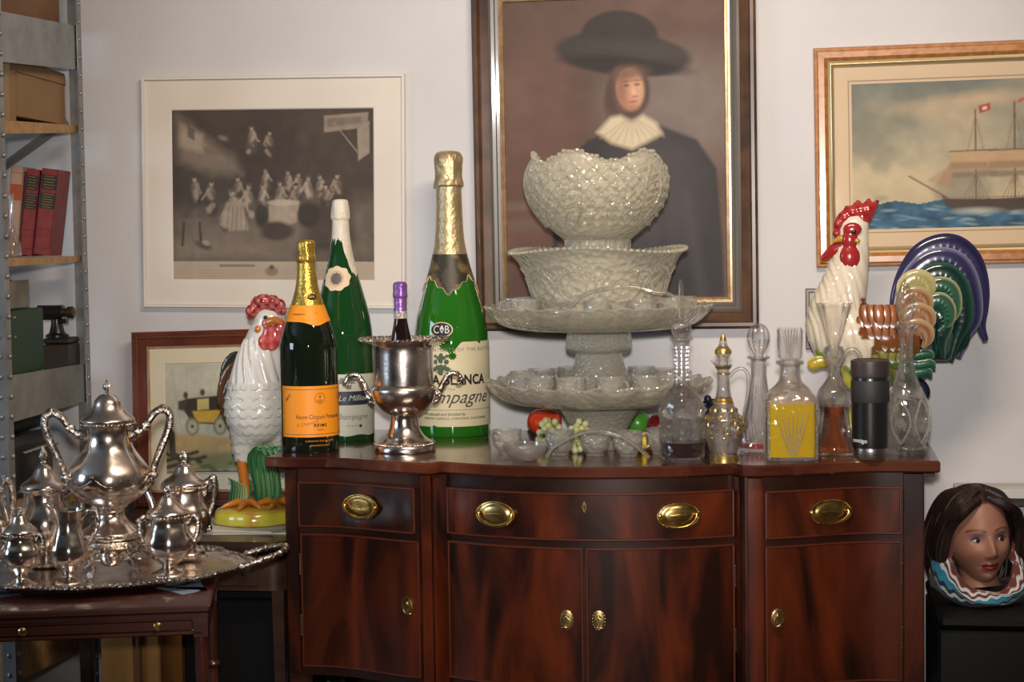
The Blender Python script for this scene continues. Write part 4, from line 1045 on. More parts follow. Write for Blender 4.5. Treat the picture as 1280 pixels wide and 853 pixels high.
obj('body', MB().lathe(pr, 150, zmod=rz2, mod=lambda a, t, r, z: 1 + .012 * math.cos(36 * a) * (z < q(298)) + .01 * math.sin(30 * a + 220 * z) * math.sin(30 * a - 220 * z) * (z > q(290))), punch_m, top)
mb = MB(); R_of = lambda z: prof_r([x for x in outp if x[1] > q(299)], z) + .001
pat_knobs(R_of, [(q(y), (i % 2) * .5) for i, y in enumerate(range(214, 284, 11))], 26, .0085, mb, .45)
mb2 = MB()
for k in range(26):                     # crossing cut lines
    for sgn in (-1, 1):
        pts = []
        for i in range(12):
            z = q(282) + (q(208) - q(282)) * i / 11; a = 2 * PI * (k + .25) / 26 + sgn * .9 * i / 11; R = R_of(z); pts.append((R * math.sin(a), -R * math.cos(a), z))
        mb2.tube(pts, .0017, 5)
obj('cut_bosses', mb, punch_fine, top)
mb = MB()
for k in range(5):                      # pointed leaf-shaped cuts
    for sg in (-1, 1):
        pts = []
        for i in range(14):
            w_ = i / 13; z = q(284) + (q(202) - q(284)) * w_; a = 2 * PI * k / 5 - .38 + sg * .17 * math.sin(PI * w_); R = R_of(z) + .002; pts.append((R * math.sin(a), -R * math.cos(a), z))
        mb.tube(pts, .003, 6)
    for i in range(6):
        w_ = .25 + i * .1; z = q(284) + (q(202) - q(284)) * w_; R = R_of(z) + .002
        mb.tube([(R * math.sin(2 * PI * k / 5 - .38 + x), -R * math.cos(2 * PI * k / 5 - .38 + x), z + x * .05) for x in (-.1, 0, .1)], .002, 5)
mb2.add(mb.v, mb.f); obj('cut_lines', mb2, punch_fine, top)
mb = MB(); n = 84
for k in range(n):
    a = 2 * PI * k / n; R = 78.5 * TS; mb.ball((R * math.sin(a), -R * math.cos(a), q(199) + rz2(a, 0, 0, q(199)) - .001), (.0068, .0068, .0055), 8, 6)
obj('beaded_rim', mb, punch_fine, top)

# punch cups: one prototype, copied
def make_cup(loc, rz, label, group):
    t = thing('punch_cup', label, 'cup', loc, rz, group)
    o = smooth_prof([(.020, 0), (.0215, .003), (.021, .007, 1), (.025, .012), (.032, .024), (.0345, .038), (.0345, .054), (.0355, .062)], 4)
    mb = MB().lathe(hollow(o, .0028, .006), 36, mod=lambda a, t_, r, z: 1 + .03 * abs(math.sin(6 * a)) * (.012 < z < .05) * (r > .015))
    obj('body', mb, cup_m, t)
    h = smooth_path([(.033, 0, .052), (.045, 0, .056), (.055, 0, .046), (.053, 0, .030), (.042, 0, .022), (.0325, 0, .024)], 5)
    obj('handle', MB().tube(h, .0032, 8), cup_m, t)
    return t
cup0 = None
def place_cup(loc, rz, label, group):
    global cup0
    if cup0 is None:
        cup0 = make_cup(loc, rz, label, group); return cup0
    c = copy_tree(cup0); c.location = loc; c.rotation_euler = (0, 0, rz); c['label'] = label; c['group'] = group
    return c
n = 13
for k in range(n):
    a = 2 * PI * (k + .28) / n; R = 98 * TS
    x, y = R * math.sin(a), -R * math.cos(a)
    x, y = x * math.cos(FA) - y * math.sin(FA), x * math.sin(FA) + y * math.cos(FA)
    place_cup((TP.x + x, TP.y + y, TP.z + tz(500.5) + Tt + .002), a - PI / 2 + FA + (.9 if k % 2 else .7), 'clear glass punch cup in the ring on the lowest tier of the glass tower', 'punch cups on the lower tier')
n = 12
for k in range(n):
    if k == 11: continue
    a = 2 * PI * k / n; R = 104 * TS
    x, y = R * math.sin(a), -R * math.cos(a)
    x, y = x * math.cos(FA) - y * math.sin(FA), x * math.sin(FA) + y * math.cos(FA)
    place_cup((TP.x + x, TP.y + y, TP.z + tz(407.5) + Tt + .002), a - PI / 2 + FA + (.85 if k % 2 else .7), 'clear glass punch cup around the flared bowl on the middle tier', 'punch cups on the middle tier')
front_cups = [(634, 570, 2.4, 'clear punch cup at the left end of the front row, behind the ladle bowl'), (700, 571, 2.9, 'clear punch cup beside the front ladle bowl, under the green grapes'), (744, 572, 1.9, 'clear punch cup under the middle of the front ladle handle'), (785, 573, .3, 'clear punch cup under the falling end of the front ladle handle'), (826, 569, -.6, 'clear punch cup at the right end of the front row, behind the red decanter')]
for px, yb, rz, lab in front_cups:
    p, s, _ = stand(px, yb, 12); place_cup((p.x, p.y, TOP), rz, lab, 'punch cups in the front row')

# ladles
def ladle(name_label, bowl_c, br, hpts, rad, loc):
    t = thing('glass_ladle', name_label, 'ladle', loc)
    o = [(br * math.sin(PI / 2 * i / 9), br * (1 - math.cos(PI / 2 * i / 9)) * .8) for i in range(10)]
    mb = MB().lathe([(0, 0)] + o[1:] + [(br - .003, o[-1][1])] + [(max(r - .003, 0), z + .003) for r, z in reversed(o)], 36, c=bowl_c, mod=lambda a, t_, r, z: 1 + .14 * max(0, math.cos(a + 1.9)) ** 6)
    obj('bowl', mb, ladle_m, t)
    obj('handle', MB().tube(smooth_path(hpts, 8), rad, 10), ladle_m, t)
    return t
bp, s, _ = stand(657, 580, 20); O = Vector((bp.x, bp.y, TOP))
def PX(px, py, y): return on_y(px, py, y) - O
L = [(683, 571), (690, 561), (702, 553), (716, 546), (732, 541), (748, 540), (764, 542), (778, 547), (788, 553), (798, 560), (806, 567), (811, 572)]
yy = bp.y
hp = [PX(x, y, yy - .01 - .02 * math.sin(PI * i / 11)) for i, (x, y) in enumerate(L)]
for h_ in hp: h_.z = max(h_.z, .006)
ladle('clear glass ladle with arched handle lying at the front edge of the sideboard', (0, 0, .0005), 27 * s, hp, .0048, O)
O = Vector((TP.x, TP.y, 0)); yy = TP.y - .196
bp2 = on_y(700, 382, yy); O = Vector((bp2.x, yy, TP.z + tz(407.5) + Tt + .010))
L = [(703, 391), (712, 384), (722, 375), (733, 367), (750, 362), (770, 359), (788, 359), (804, 361), (820, 366), (830, 366), (836, 368), (840, 370)]
hp = [on_y(x, y, yy - .020 + .025 * (i / 11)) - O for i, (x, y) in enumerate(L)]
ctr_ = on_y(698, 394, yy) - O
def ladle2():
    t = thing('glass_ladle', 'clear glass ladle with arched handle resting on the middle tier before the flared bowl', 'ladle', O)
    br = 17.5 * TS
    o = [(br * math.sin(PI / 2 * i / 9), br * (1 - math.cos(PI / 2 * i / 9)) * .9) for i in range(10)]
    mb = MB().lathe([(0, 0)] + o[1:] + [(br - .003, o[-1][1])] + [(max(r - .003, 0), z + .003) for r, z in reversed(o)], 32)
    mb.xf(Matrix.Rotation(.45, 4, 'X')); zmin = min(v_[2] for v_ in mb.v)
    mb.xf(Matrix.Translation((ctr_.x, 0, .002 - zmin)))
    obj('bowl', mb, ladle_m, t); obj('handle', MB().tube(smooth_path(hp, 8), .0046, 10), ladle_m, t)
ladle2()

# decanters ------------------------------------------------------------------
def liquid(name, col, tr=.6, rough=.05):
    if name in MATS: return MATS[name]
    m, nt, out = nodes_of(name)
    b = N(nt, 'ShaderNodeBsdfPrincipled'); b.inputs['Base Color'].default_value = col; b.inputs['Roughness'].default_value = rough; set_in(b, 'Specular IOR Level', .2); set_in(b, 'Transmission Weight', tr); set_in(b, 'IOR', 1.33)
    nt.links.new(b.outputs[0], out.inputs[0]); MATS[name] = m
    return m
def fill(outer, t, tb, z, mod=None, seg=40, gap=.0006):
    r = [(max(a - t - gap, .001), b) for a, b in outer if tb + gap < b < z]
    r0 = max(prof_r(outer, tb + gap) - t - gap, .001); r1 = max(prof_r(outer, z) - t - gap, .001)
    return MB().lathe([(0, tb + gap), (r0, tb + gap)] + r + [(r1, z), (0, z)], seg, mod=mod)
def flutes(n, amp, z0, z1): return lambda a, t, r, z: 1 + amp * math.cos(n * a) * (z0 < z < z1)
def cut_star(prof, ang, z, R, n, off=.001, r=.0012, half=False):
    mb = MB()
    for k in range(n):
        b = (PI if half else 2 * PI) * k / n; pts = []
        for w_ in (.12, .6, 1):
            dz = R * w_ * math.sin(b); dx = R * w_ * math.cos(b); RR = prof_r(prof, z + dz) + off; a = ang + dx / RR; pts.append((RR * math.sin(a), -RR * math.cos(a), z + dz))
        mb.tube(pts, [r * .6, r, r * .4], 5)
    return mb
# 1: tall decanter with a little red wine and spire stopper
p, s, y0 = stand(853, 579, 27); Z = lambda y: (y0 - y) * s
t = thing('decanter', 'cut-glass decanter with a little dark red wine and tall spire stopper', 'decanter', p, face_angle(p))
o = smooth_prof(prof_px([(575.5, 25), (572, 27), (566, 28), (530, 28.5), (512, 28), (500, 25), (490, 18), (482, 12), (474, 9.2), (455, 8.4), (436, 9), (428, 11), (424.5, 14.5), (422.5, 14)], y0, s), 4)
obj('body', MB().lathe(hollow(o, .0035, .010), 48, mod=lambda a, t_, r, z: 1 + .03 * math.cos(8 * a) * (Z(490) < z < Z(428)) + .012 * math.sin(12 * a + 120 * z) * (Z(566) < z < Z(495))), cut_m, t)
obj('wine', fill(o, .0035, .010, Z(552)), liquid('red_wine', (.03, .002, .003, 1), .1), t)
mb = MB()
for k in range(8): q2 = cut_star(o, 2 * PI * k / 8, Z(520), .022, 9, half=True); mb.add(q2.v, q2.f)
for k in range(8):
    for j in range(9):
        a = 2 * PI * k / 8; zz = Z(434 + 5 * j); R = prof_r(o, zz); mb.ball((R * math.sin(a), -R * math.cos(a), zz), (.0028, .0028, .0035), 6, 4)
obj('cutting', mb, cut_line_m, t)
st = smooth_prof(prof_px([(428, 5), (424, 6, 1), (421, 9), (416, 12.5), (410, 13.5), (404, 11.5), (401, 7), (398, 4.5), (390, 3.6), (375, 3.4), (358, 2.8), (351, 1.6), (349, 0)], y0, s), 4)
obj('stopper', MB().lathe([(0, st[0][1])] + st, 10, smooth=False), clear_m, t)
# 2: gilt ewer
p, s, y0 = stand(905, 575, 18); Z = lambda y: (y0 - y) * s
t = thing('gilt_glass_ewer', 'slim clear glass ewer painted with gold scrolls and gold-tipped stopper', 'ewer', p, face_angle(p))
o = smooth_prof(prof_px([(573, 18), (570, 18.5), (566, 18), (555, 21), (543, 25), (534, 26), (525, 24), (514, 17), (502, 11.5), (488, 8.5), (472, 7.5), (463, 7.8), (459, 9.5), (456, 12)], y0, s), 4)
obj('body', MB().lathe(hollow(o, .003, .005), 44, mod=lambda a, t_, r, z: 1 + .45 * max(0, math.cos(a + PI / 2)) ** 8 * sstep((z - Z(464)) / .02), zmod=lambda a, t_, r, z: .010 * max(0, math.cos(a + PI / 2)) ** 6 * sstep((z - Z(462)) / .012)), clear_m, t)
gilt_m = pmat('gilt_paint', (0.66, 0.44, 0.12, 1), rough=.3, metal=.9)
mb = MB()
for y, w_ in ((571, 2.2), (499, 1.6), (503, 1.2), (459.5, 1.4), (467, .9)):
    obj('gilt_band', wrap_patch(o, -PI, PI, Z(y + w_), Z(y - w_), .0007, 40, 1), gilt_m, t)
for k in range(9):
    a = 2 * PI * k / 9
    for j in range(3):
        pts = []
        for i in range(15):
            b = 4.2 * i / 14; rad = .011 * (1 - i / 18); z = Z(530 + 7 * (j - 1)) + rad * math.sin(b + j); R = prof_r(o, z) + .0008; aa = a + .16 * (j - 1) + rad * math.cos(b + j) / R; pts.append((R * math.sin(aa), -R * math.cos(aa), z))
        mb.tube(pts, .0015, 5)
    z = Z(513); R = prof_r(o, z) + .0008; mb.ball((R * math.sin(a), -R * math.cos(a), z), (.004, .002, .007), 6, 5, Matrix.Rotation(a, 4, 'Z'))
    z = Z(546); R = prof_r(o, z) + .0008; mb.ball((R * math.sin(a), -R * math.cos(a), z), (.006, .002, .003), 6, 5, Matrix.Rotation(a, 4, 'Z'))
obj('gilding', mb, gilt_m, t)
h = smooth_path([(8 * s, 0, Z(470)), (15 * s, 0, Z(463)), (24 * s, 0, Z(461)), (30 * s, 0, Z(468)), (31 * s, 0, Z(482)), (29 * s, 0, Z(500)), (26 * s, 0, Z(515)), (24.3 * s, 0, Z(524))], 6)
obj('handle', MB().tube(h, .0045, 10), clear_m, t)
st = smooth_prof(prof_px([(458, 5), (454, 6), (450, 5.5), (447, 7), (443, 9.8), (438, 10), (434, 7), (430, 5), (426, 4.2), (420, 2.4), (416.5, 0)], y0, s), 4)
obj('stopper', MB().lathe([(0, st[0][1])] + st, 24), clear_m, t)
mb = MB(); q2 = wrap_patch([x for x in st], -PI, PI, Z(442), Z(434), .0006, 28, 4); mb.add(q2.v, q2.f); q2 = wrap_patch(st, -PI, PI, Z(426), Z(418), .0006, 16, 3); mb.add(q2.v, q2.f)
obj('stopper_gilding', mb, gilt_m, t)
# 3: swirl decanter, pink liquid
p, s, y0 = stand(949, 566.5, 24); Z = lambda y: (y0 - y) * s
t = thing('decanter', 'swirl-fluted decanter with oval stopper and a little pink liquor in its foot', 'decanter', p, face_angle(p))
o = smooth_prof(prof_px([(567, 23), (563, 24.5), (553, 24.5), (540, 23), (522, 19.5), (504, 15), (488, 11.5), (472, 9.8), (456, 9.6), (450, 10.5), (448, 14), (445, 14.5)], y0, s), 4)
tw = lambda a, t_, r, z: 1 + .05 * math.cos(14 * (a + 5 * z)) * (Z(560) < z < Z(475))
obj('body', MB().lathe(hollow(o, .0035, .008), 84, mod=tw), clear_m, t)
obj('liquor', fill(o, .0045, .008, Z(553)), liquid('pink_liquor', (.75, .10, .08, 1), .5), t)
st = smooth_prof(prof_px([(452, 6), (447, 7, 1), (445, 6), (441, 7), (434, 11), (424, 13.8), (415, 13), (408, 9), (404.5, 4), (404, 0)], y0, s), 4)
obj('stopper', MB().lathe([(0, st[0][1])] + st, 56, mod=lambda a, t_, r, z: 1 + .05 * math.cos(14 * a) * (z > Z(441))), clear_m, t)
# 4: square decanter, yellow
p, s, y0 = stand(988, 577, 30); Z = lambda y: (y0 - y) * s
t = thing('square_decanter', 'square cut-glass decanter full of bright yellow liquor with block stopper', 'decanter', p, face_angle(p) + .10)
def sq(n): return lambda a, t_, r, z: (abs(math.cos(a)) ** n + abs(math.sin(a)) ** n) ** (-1 / n)
def sqmod(a, t_, r, z):
    f = sstep((Z(470) - z) / (Z(470) - Z(500))); return 1 * (1 - f) + sq(9)(a, 0, 0, 0) * f
o = smooth_prof(prof_px([(574, 29.5), (571, 31.5), (566, 32), (505, 32.2), (497, 31.5), (488, 25.5), (480, 18), (474, 13.8), (462, 12.4), (457, 13), (455, 17), (451.5, 17.5), (450.5, 16)], y0, s), 4)
obj('body', MB().lathe(hollow(o, .004, .008), 96, mod=sqmod), cut_m, t)
obj('liquor', fill(o, .004, .008, Z(503), mod=sqmod, seg=96), liquid('yellow_liquor', (1.0, .64, .010, 1), .10, .15), t)
mb = MB()
for k in range(4):                      # notched edges and cut leaves
    a = PI / 4 + k * PI / 2
    for j in range(15):
        zz = Z(569 - 4.6 * j); R = prof_r(o, zz) * sq(9)(a, 0, 0, 0); mb.ball((R * math.sin(a), -R * math.cos(a), zz), (.003, .003, .0035), 6, 5)
    b = k * PI / 2; M = Matrix.Rotation(b, 4, 'Z')
    for j in range(-3, 4):
        z0_ = Z(536); mb.tube([M @ Vector((x_, -32.4 * s, z_)) for x_, z_ in ((j * .002, Z(566)), (j * .0075, Z(540)), (j * .012, Z(512)))], [.0006, .0016, .0006], 5)
obj('cutting', mb, cut_line_m, t)
mb = MB(); mb.lathe([(9 * s, Z(458)), (10 * s, Z(450))], 20)
st = smooth_prof(prof_px([(450, 10), (448, 12.5, 1), (446, 14), (412, 14.6), (410, 13.5), (409.5, 0)], y0, s), 3)
mb.lathe([(0, st[0][1])] + st, 64, mod=lambda a, t_, r, z: sq(8)(a, 0, 0, 0) * .97)
for k in range(4):
    M = Matrix.Rotation(k * PI / 2, 4, 'Z')
    for j in range(-2, 3): mb.tube([M @ Vector((j * .0012, -14.6 * s, Z(446))), M @ Vector((j * .0075, -14.8 * s, Z(412)))], [.0005, .0017], 5)
obj('stopper', mb, clear_m, t)
# 5: pinched decanter, amber
p, s, y0 = stand(1043, 571, 24); Z = lambda y: (y0 - y) * s
t = thing('pinched_decanter', 'pinched decanter of amber spirit with fan stopper, beside the black travel mug', 'decanter', p, face_angle(p))
o = smooth_prof(prof_px([(571.5, 24), (568, 26), (560, 26), (548, 23), (536, 18), (526, 15), (518, 15), (508, 19), (498, 22), (488, 20), (478, 12.5), (470, 8), (462, 7.5), (456, 9), (450, 12.5), (444, 13.5), (438, 12.8), (433, 11)], y0, s), 4)
def pin(a, t_, r, z): return 1 + .10 * math.cos(4 * a) * math.exp(-((z - Z(528)) / .035) ** 2)
obj('body', MB().lathe(hollow(o, .0032, .006), 64, mod=pin), clear_m, t)
obj('spirit', fill(o, .0036, .006, Z(507), mod=pin, seg=64), liquid('amber_spirit', (.62, .13, .012, 1), .75), t)
for k in range(4):                      # side columns left by the pinch
    a = PI / 4 + k * PI / 2; pts = smooth_path([(prof_r(o, z) * 1.0 * q2 * math.sin(a), -prof_r(o, z) * q2 * math.cos(a), z) for z, q2 in ((Z(502), 1.02), (Z(514), 1.28), (Z(526), 1.5), (Z(540), 1.3), (Z(553), 1.03))], 4)
    obj('side_column', MB().tube(pts, [.007] * 3 + [.0055] * (len(pts) - 6) + [.007] * 3, 10), clear_m, t)
h = smooth_path([(11 * s, 0, Z(446)), (18 * s, 0, Z(437)), (27 * s, 0, Z(438)), (32 * s, 0, Z(447)), (31 * s, 0, Z(462)), (26 * s, 0, Z(476)), (20.5 * s, 0, Z(487))], 6)
obj('handle', MB().tube(h, .0050, 10), clear_m, t)
st = smooth_prof(prof_px([(444, 6), (434, 7.5, 1), (431, 6.5), (426, 8), (400, 15.5), (381, 21), (378.5, 20.5), (378, 0)], y0, s), 3)
mb = MB().lathe([(0, st[0][1])] + st, 48, mod=lambda a, t_, r, z: (1 if z < Z(430) else (1 + .04 * math.cos(12 * a))))
obj('stopper', mb, clear_m, t)
# 6: tall clear decanter
p, s, y0 = stand(1133, 570, 22); Z = lambda y: (y0 - y) * s
t = thing('decanter', 'empty star-cut decanter with tall pointed stopper at the right end of the sideboard', 'decanter', p, face_angle(p))
o = smooth_prof(prof_px([(570.5, 23.5), (568, 25), (560, 25), (557, 23, 1), (550, 25), (536, 28), (522, 29), (508, 27.5), (494, 22.5), (480, 16), (466, 11.5), (450, 9), (432, 8.2), (420, 8.6), (412, 11), (407, 13.5), (404, 15)], y0, s), 4)
obj('body', MB().lathe(hollow(o, .004, .012), 60, mod=lambda a, t_, r, z: 1 + .03 * math.cos(10 * a) * (Z(470) < z < Z(410)) + .03 * math.cos(16 * a) * (z < Z(558)), zmod=lambda a, t_, r, z: .004 * math.cos(2 * a) * sstep((z - Z(412)) / .01)), cut_m, t)
mb = MB()
for k in range(6):
    a = 2 * PI * k / 6 - .25
    q2 = cut_star(o, a, Z(497), .026, 10, .001, .0016, half=True); mb.add(q2.v, q2.f)
    for sg in (-1, 1):
        pts = []
        for i in range(14):
            w_ = i / 13; zz = Z(553) + (Z(497) - Z(553)) * w_; R = prof_r(o, zz) + .001; aa = a + sg * .42 * math.sin(PI * w_); pts.append((R * math.sin(aa), -R * math.cos(aa), zz))
        mb.tube(pts, .0022, 6)
    q2 = cut_star(o, a, Z(528), .017, 12, .001, .0012); mb.add(q2.v, q2.f)
obj('cutting', mb, cut_line_m, t)
st = smooth_prof(prof_px([(416, 5), (406, 7, 1), (404, 5.5), (398, 7), (388, 10.5), (376, 11), (366, 8.5), (358, 5), (352, 2.5), (349, 0)], y0, s), 4)
mb = MB().lathe([(0, st[0][1])] + st, 56, mod=lambda a, t_, r, z: 1 + .07 * math.cos(8 * a) * (z > Z(402))); mb.xf(Matrix.Translation((-.006, 0, .0)) @ Matrix.Rotation(0, 4, 'Y'))
mb.v = [(x + .0035, y, z) for x, y, z in mb.v]
obj('stopper', mb, clear_m, t)
# black travel mug
p, s, y0 = stand(1088, 577, 22); Z = lambda y: (y0 - y) * s
t = thing('travel_mug', 'matte black insulated travel mug with steel foot among the decanters', 'mug', p, face_angle(p))
o = smooth_prof(prof_px([(559, 22, 1), (556, 22.6), (500, 23), (475, 23.2), (470, 22.5)], y0, s), 3)
obj('body', MB().lathe([(0, Z(559))] + o + [(0, Z(470))], 56), pmat('mug_black', (.010, .010, .011, 1), rough=.28, coat=.2), t)
obj('foot', MB().lathe([(0, Z(572.5)), (20.5 * s, Z(572.5)), (21.3 * s, Z(571)), (22 * s, Z(559.2)), (0, Z(559.2))], 56), pmat('brushed_steel', (.62, .58, .55, 1), rough=.25, metal=1, bump=.2, bscale=40, bstretch=(1, 1, 30)), t)
obj('grip_band', MB().lathe([(23.3 * s, Z(502)), (23.7 * s, Z(501)), (23.8 * s, Z(476)), (23.4 * s, Z(475)), (23.0 * s, Z(475)), (23.0 * s, Z(502))], 56), pmat('rubber_black', (.018, .017, .017, 1), rough=.6), t)
li = smooth_prof(prof_px([(471, 22.3), (469, 23.6), (454, 24), (450.5, 23.4), (449, 20.5, 1), (450, 19), (450, 0)], y0, s), 3)
ld = obj('lid', MB().lathe([(0, Z(471))] + li, 56), pmat('lid_brown_black', (.035, .026, .024, 1), rough=.45), t)
o2 = [(23.2 * s, Z(575)), (23.2 * s, Z(440))]
mk = lab_text('contigo', .0135, o2, -.62, Z(549), .0012, tilt=-.04, bold=.0002); obj('logo', mk, pmat('logo_silver', (.62, .6, .6, 1), rough=.35), t)

# fruit ---------------------------------------------------------------------
def fruit(name, label, px, py, rpx, dims, mat, yb=None, stem=None, squash=None):
    yb = yb or (py + rpx)
    p = on_z(px, yb - .0, TOP); s = scale_at(p); r = rpx * s
    t = thing(name, label, 'fruit', (p.x, p.y, TOP))
    mb = MB().ball((0, 0, r * dims[2]), (r * dims[0], r * dims[1], r * dims[2]), 28, 18)
    if squash: mb.v = [squash(Vector(v_), r) for v_ in mb.v]
    obj('flesh', mb, mat, t)
    if stem is not None:
        mb = MB().tube([(0, 0, r * dims[2] * 1.88), (.002, 0, r * dims[2] * 2.0), (.006, .002, r * dims[2] * 2.12)], [.0022, .0018, .0026], 6); obj('stem', mb, stem, t)
    return t, p, r
stem_m = pmat('fruit_stem', (.10, .06, .02, 1), rough=.7)
def dimple(v, r):
    d = math.hypot(v.x, v.y) / r
    if v.z > r * .9: v.z -= r * .16 * math.exp(-(d / .28) ** 2)
    return tuple(v)
fruit('tomato', 'glossy red-orange tomato behind the green grapes, left of the glass pedestal', 681, 524, 22, (1, 1, .82), pmat('tomato_skin', (.72, .05, .012, 1), rough=.22, coat=.4), 545, pmat('calyx_green', (.05, .12, .02, 1), rough=.6), dimple)
fruit('green_apple', 'round green apple right of the glass pedestal', 797, 525, 16.5, (1, 1, .98), pmat('apple_green', (.05, .24, .02, 1), rough=.3, coat=.3, color2=(.09, .32, .03, 1), nscale=18), 545, stem_m, dimple)
fruit('red_apple', 'dark red apple between the green apple and the red wine decanter', 825, 531, 17, (1, 1, .95), pmat('apple_red', (.16, .006, .012, 1), rough=.25, coat=.4, color2=(.25, .015, .015, 1), nscale=14), 549, stem_m, dimple)
def lemon(v, r):
    d = v.x / r
    return (v.x * 1.0, v.y * (1 - .15 * abs(d)), r * .8 + (v.z - r * .8) * (1 - .15 * abs(d)))
fruit('lemon', 'yellow lemon lying behind the right front punch cups', 806, 551, 13, (1.4, 1, .9), pmat('lemon_skin', (.85, .55, .02, 1), rough=.4, bump=.4, bscale=220), 563, None, lemon)
def grapes(label, px, py, wpx, hpx, rpx, count, mat, yb, seed):
    p = on_z(px, yb, TOP); s = scale_at(p); r = rpx * s
    t = thing('grape_bunch', label, 'grapes', (p.x, p.y, TOP))
    g = random.Random(seed); pts = []; tries = 0
    z_top = (yb - (py - hpx)) * s
    while len(pts) < count and tries < 6000:
        tries += 1
        x, y, z = g.uniform(-1, 1) * wpx * s, g.uniform(-1, 1) * wpx * s * .55, g.uniform(r, z_top)
        if (x / (wpx * s)) ** 2 + (y / (wpx * s * .55)) ** 2 + ((z - z_top * .42) / (z_top * .62)) ** 2 > 1: continue
        if all((Vector((x, y, z)) - q2).length > r * 1.45 for q2 in pts): pts.append(Vector((x, y, z)))
    zm = min(q2.z for q2 in pts) - r
    for q2 in pts:
        q2.z -= zm
    for q2 in pts: obj('grape', MB().ball(tuple(q2), (r, r, r * 1.08), 12, 8), mat, t)
    mb = MB()
    for q2 in pts: mb.tube([tuple(q2), (q2.x * .3, q2.y * .3 + .01, q2.z + .006)], .0012, 5)
    mb.tube([(0, .01, z_top * .3), (0, .012, z_top * .7), (.01, .02, z_top * .95)], .0022, 6)
    obj('stalk', mb, stem_m, t)
white_g = pmat('white_grape', (.52, .50, .20, 1), rough=.22, coat=.3, color2=(.60, .60, .34, 1), nscale=25)
black_g = pmat('black_grape', (.012, .014, .03, 1), rough=.2, coat=.4)
grapes('bunch of pale green grapes in front of the red tomato', 686, 537, 20, 14, 4.4, 26, white_g, 557, 3)
grapes('bunch of pale green grapes left of the pedestal foot, right of the tomato', 724, 537, 13, 14, 4.4, 26, white_g, 567, 8)
grapes('bunch of blue-black grapes between the red wine decanter and the gilt ewer', 887, 512, 10, 14, 5.0, 22, black_g, 553, 5)
# ------------------------------------------------------------------ steel shelving at the left
def at_depth(px, py, d):
    r = ray(px, py); return CAM + r * d
NEAR = at_depth(8, 430, 4.42); FAR = at_depth(111, 430, 5.06)
NEAR.z = FAR.z = 0
DV = (FAR - NEAR); DL = DV.length; DV.normalize(); LV = Vector((-DV.y, DV.x, 0))   # LV points left, away from the aisle
galv = pmat('galvanised_steel', (0.36, 0.36, 0.355, 1), rough=.42, metal=.7, color2=(0.26, 0.26, 0.26, 1), nscale=14, lo=.38, hi=.66)
bolt_m = pmat('bolt_head', (0.62, 0.60, 0.58, 1), rough=.3, metal=.8)
pine = pmat('pine_board', (0.50, 0.29, 0.12, 1), rough=.55, color2=(0.38, 0.20, 0.075, 1), nscale=5, nstretch=(1, 9, 9))
def zpix(py, base, dpx=0):              # height seen at pixel row py above a floor point
    lo, hi = 0.0, 3.0
    for _ in range(40):
        m = (lo + hi) / 2; v = Vector((base.x, base.y, m)) - CAM; row = 426.5 - FPX * v.dot(UPV) / v.dot(FWD)
        if row > py: lo = m
        else: hi = m
    return lo
un = thing('steel_shelving_unit', 'grey bolted steel shelving unit with pine shelves at the left edge', 'shelving', (0, 0, 0))
HT = 2.3
def post(base, s_d, parent):
    mb = MB(); th = .003; w = .034
    a = base; b = base + DV * w * s_d; c = base + LV * w
    for (p, q2) in ((a, b), (a, c)):
        d = (q2 - p).normalized(); n_ = Vector((-d.y, d.x, 0)) * th
        vs = [p, q2, q2 + n_, p + n_]; vs = [(v.x, v.y, z) for z in (0, HT) for v in vs]
        mb.add(vs, [(0, 1, 2, 3), (7, 6, 5, 4), (0, 4, 5, 1), (1, 5, 6, 2), (2, 6, 7, 3), (3, 7, 4, 0)], False)
    for k in range(46):
        z = .03 + k * .0495; p = base + DV * w * .5 * s_d - LV * .002
        mb.ball((p.x, p.y, z), (.006, .006, .007), 8, 5)
        p = base + LV * w * .5 - DV * .002 * s_d; mb.ball((p.x, p.y, z), (.006, .006, .007), 8, 5)
    obj('post', mb, galv, parent)
WID = .92
for base, sd in ((NEAR, 1), (FAR - DV * 0.0, -1), (NEAR + LV * WID, 1), (FAR + LV * WID, -1)): post(base, sd, un)
def zz(pn, pf): return zpix(pn, NEAR), zpix(pf, FAR)
def slab(tn, tf, bn, bf, l0, l1, n0=.01, f0=.01):
    """Sloping slab between the posts: top/bottom pixel rows at the near and far post, from l0 to l1 along LV."""
    z = (zpix(tn, NEAR), zpix(tf, FAR), zpix(bn, NEAR), zpix(bf, FAR)); mb = MB(); P = []
    for zt in ((z[2], z[3]), (z[0], z[1])):
        for (b, zz_) in ((NEAR + DV * n0, zt[0]), (FAR - DV * f0, zt[1])):
            for l in (l0, l1):
                q2 = b + LV * l; P.append((q2.x, q2.y, zz_))
    mb.add(P, [(0, 2, 3, 1), (4, 5, 7, 6), (0, 1, 5, 4), (2, 6, 7, 3), (0, 4, 6, 2), (1, 3, 7, 5)], False)
    return mb
for r in ((12, 33, 76, 88), (471, 454, 530, 501)):
    o = obj('end_panel', slab(*r, .004, .008), galv, un)
for r in ((149, 157, 167, 166), (323, 320, 334, 327), (476, 462, 486, 470), (806, 770, 856, 806), (20, 40, 28, 46)):
    obj('shelf_board', slab(*r, .012, WID - .01), pine, un)
mb = MB(); a = NEAR + LV * .3 + DV * .03; b = FAR + LV * .02
obj('cross_brace', MB().tube([tuple(FAR + LV * .42 + DV * .014 + Vector((0, 0, zpix(262, FAR)))), tuple(FAR + LV * .05 + DV * .014 + Vector((0, 0, zpix(150, FAR))))], .012, 4), galv, un)
def shelf_pt(l, d, z): p = NEAR + LV * l + DV * d; return Vector((p.x, p.y, z))
SA = math.atan2(-DV.x, DV.y)
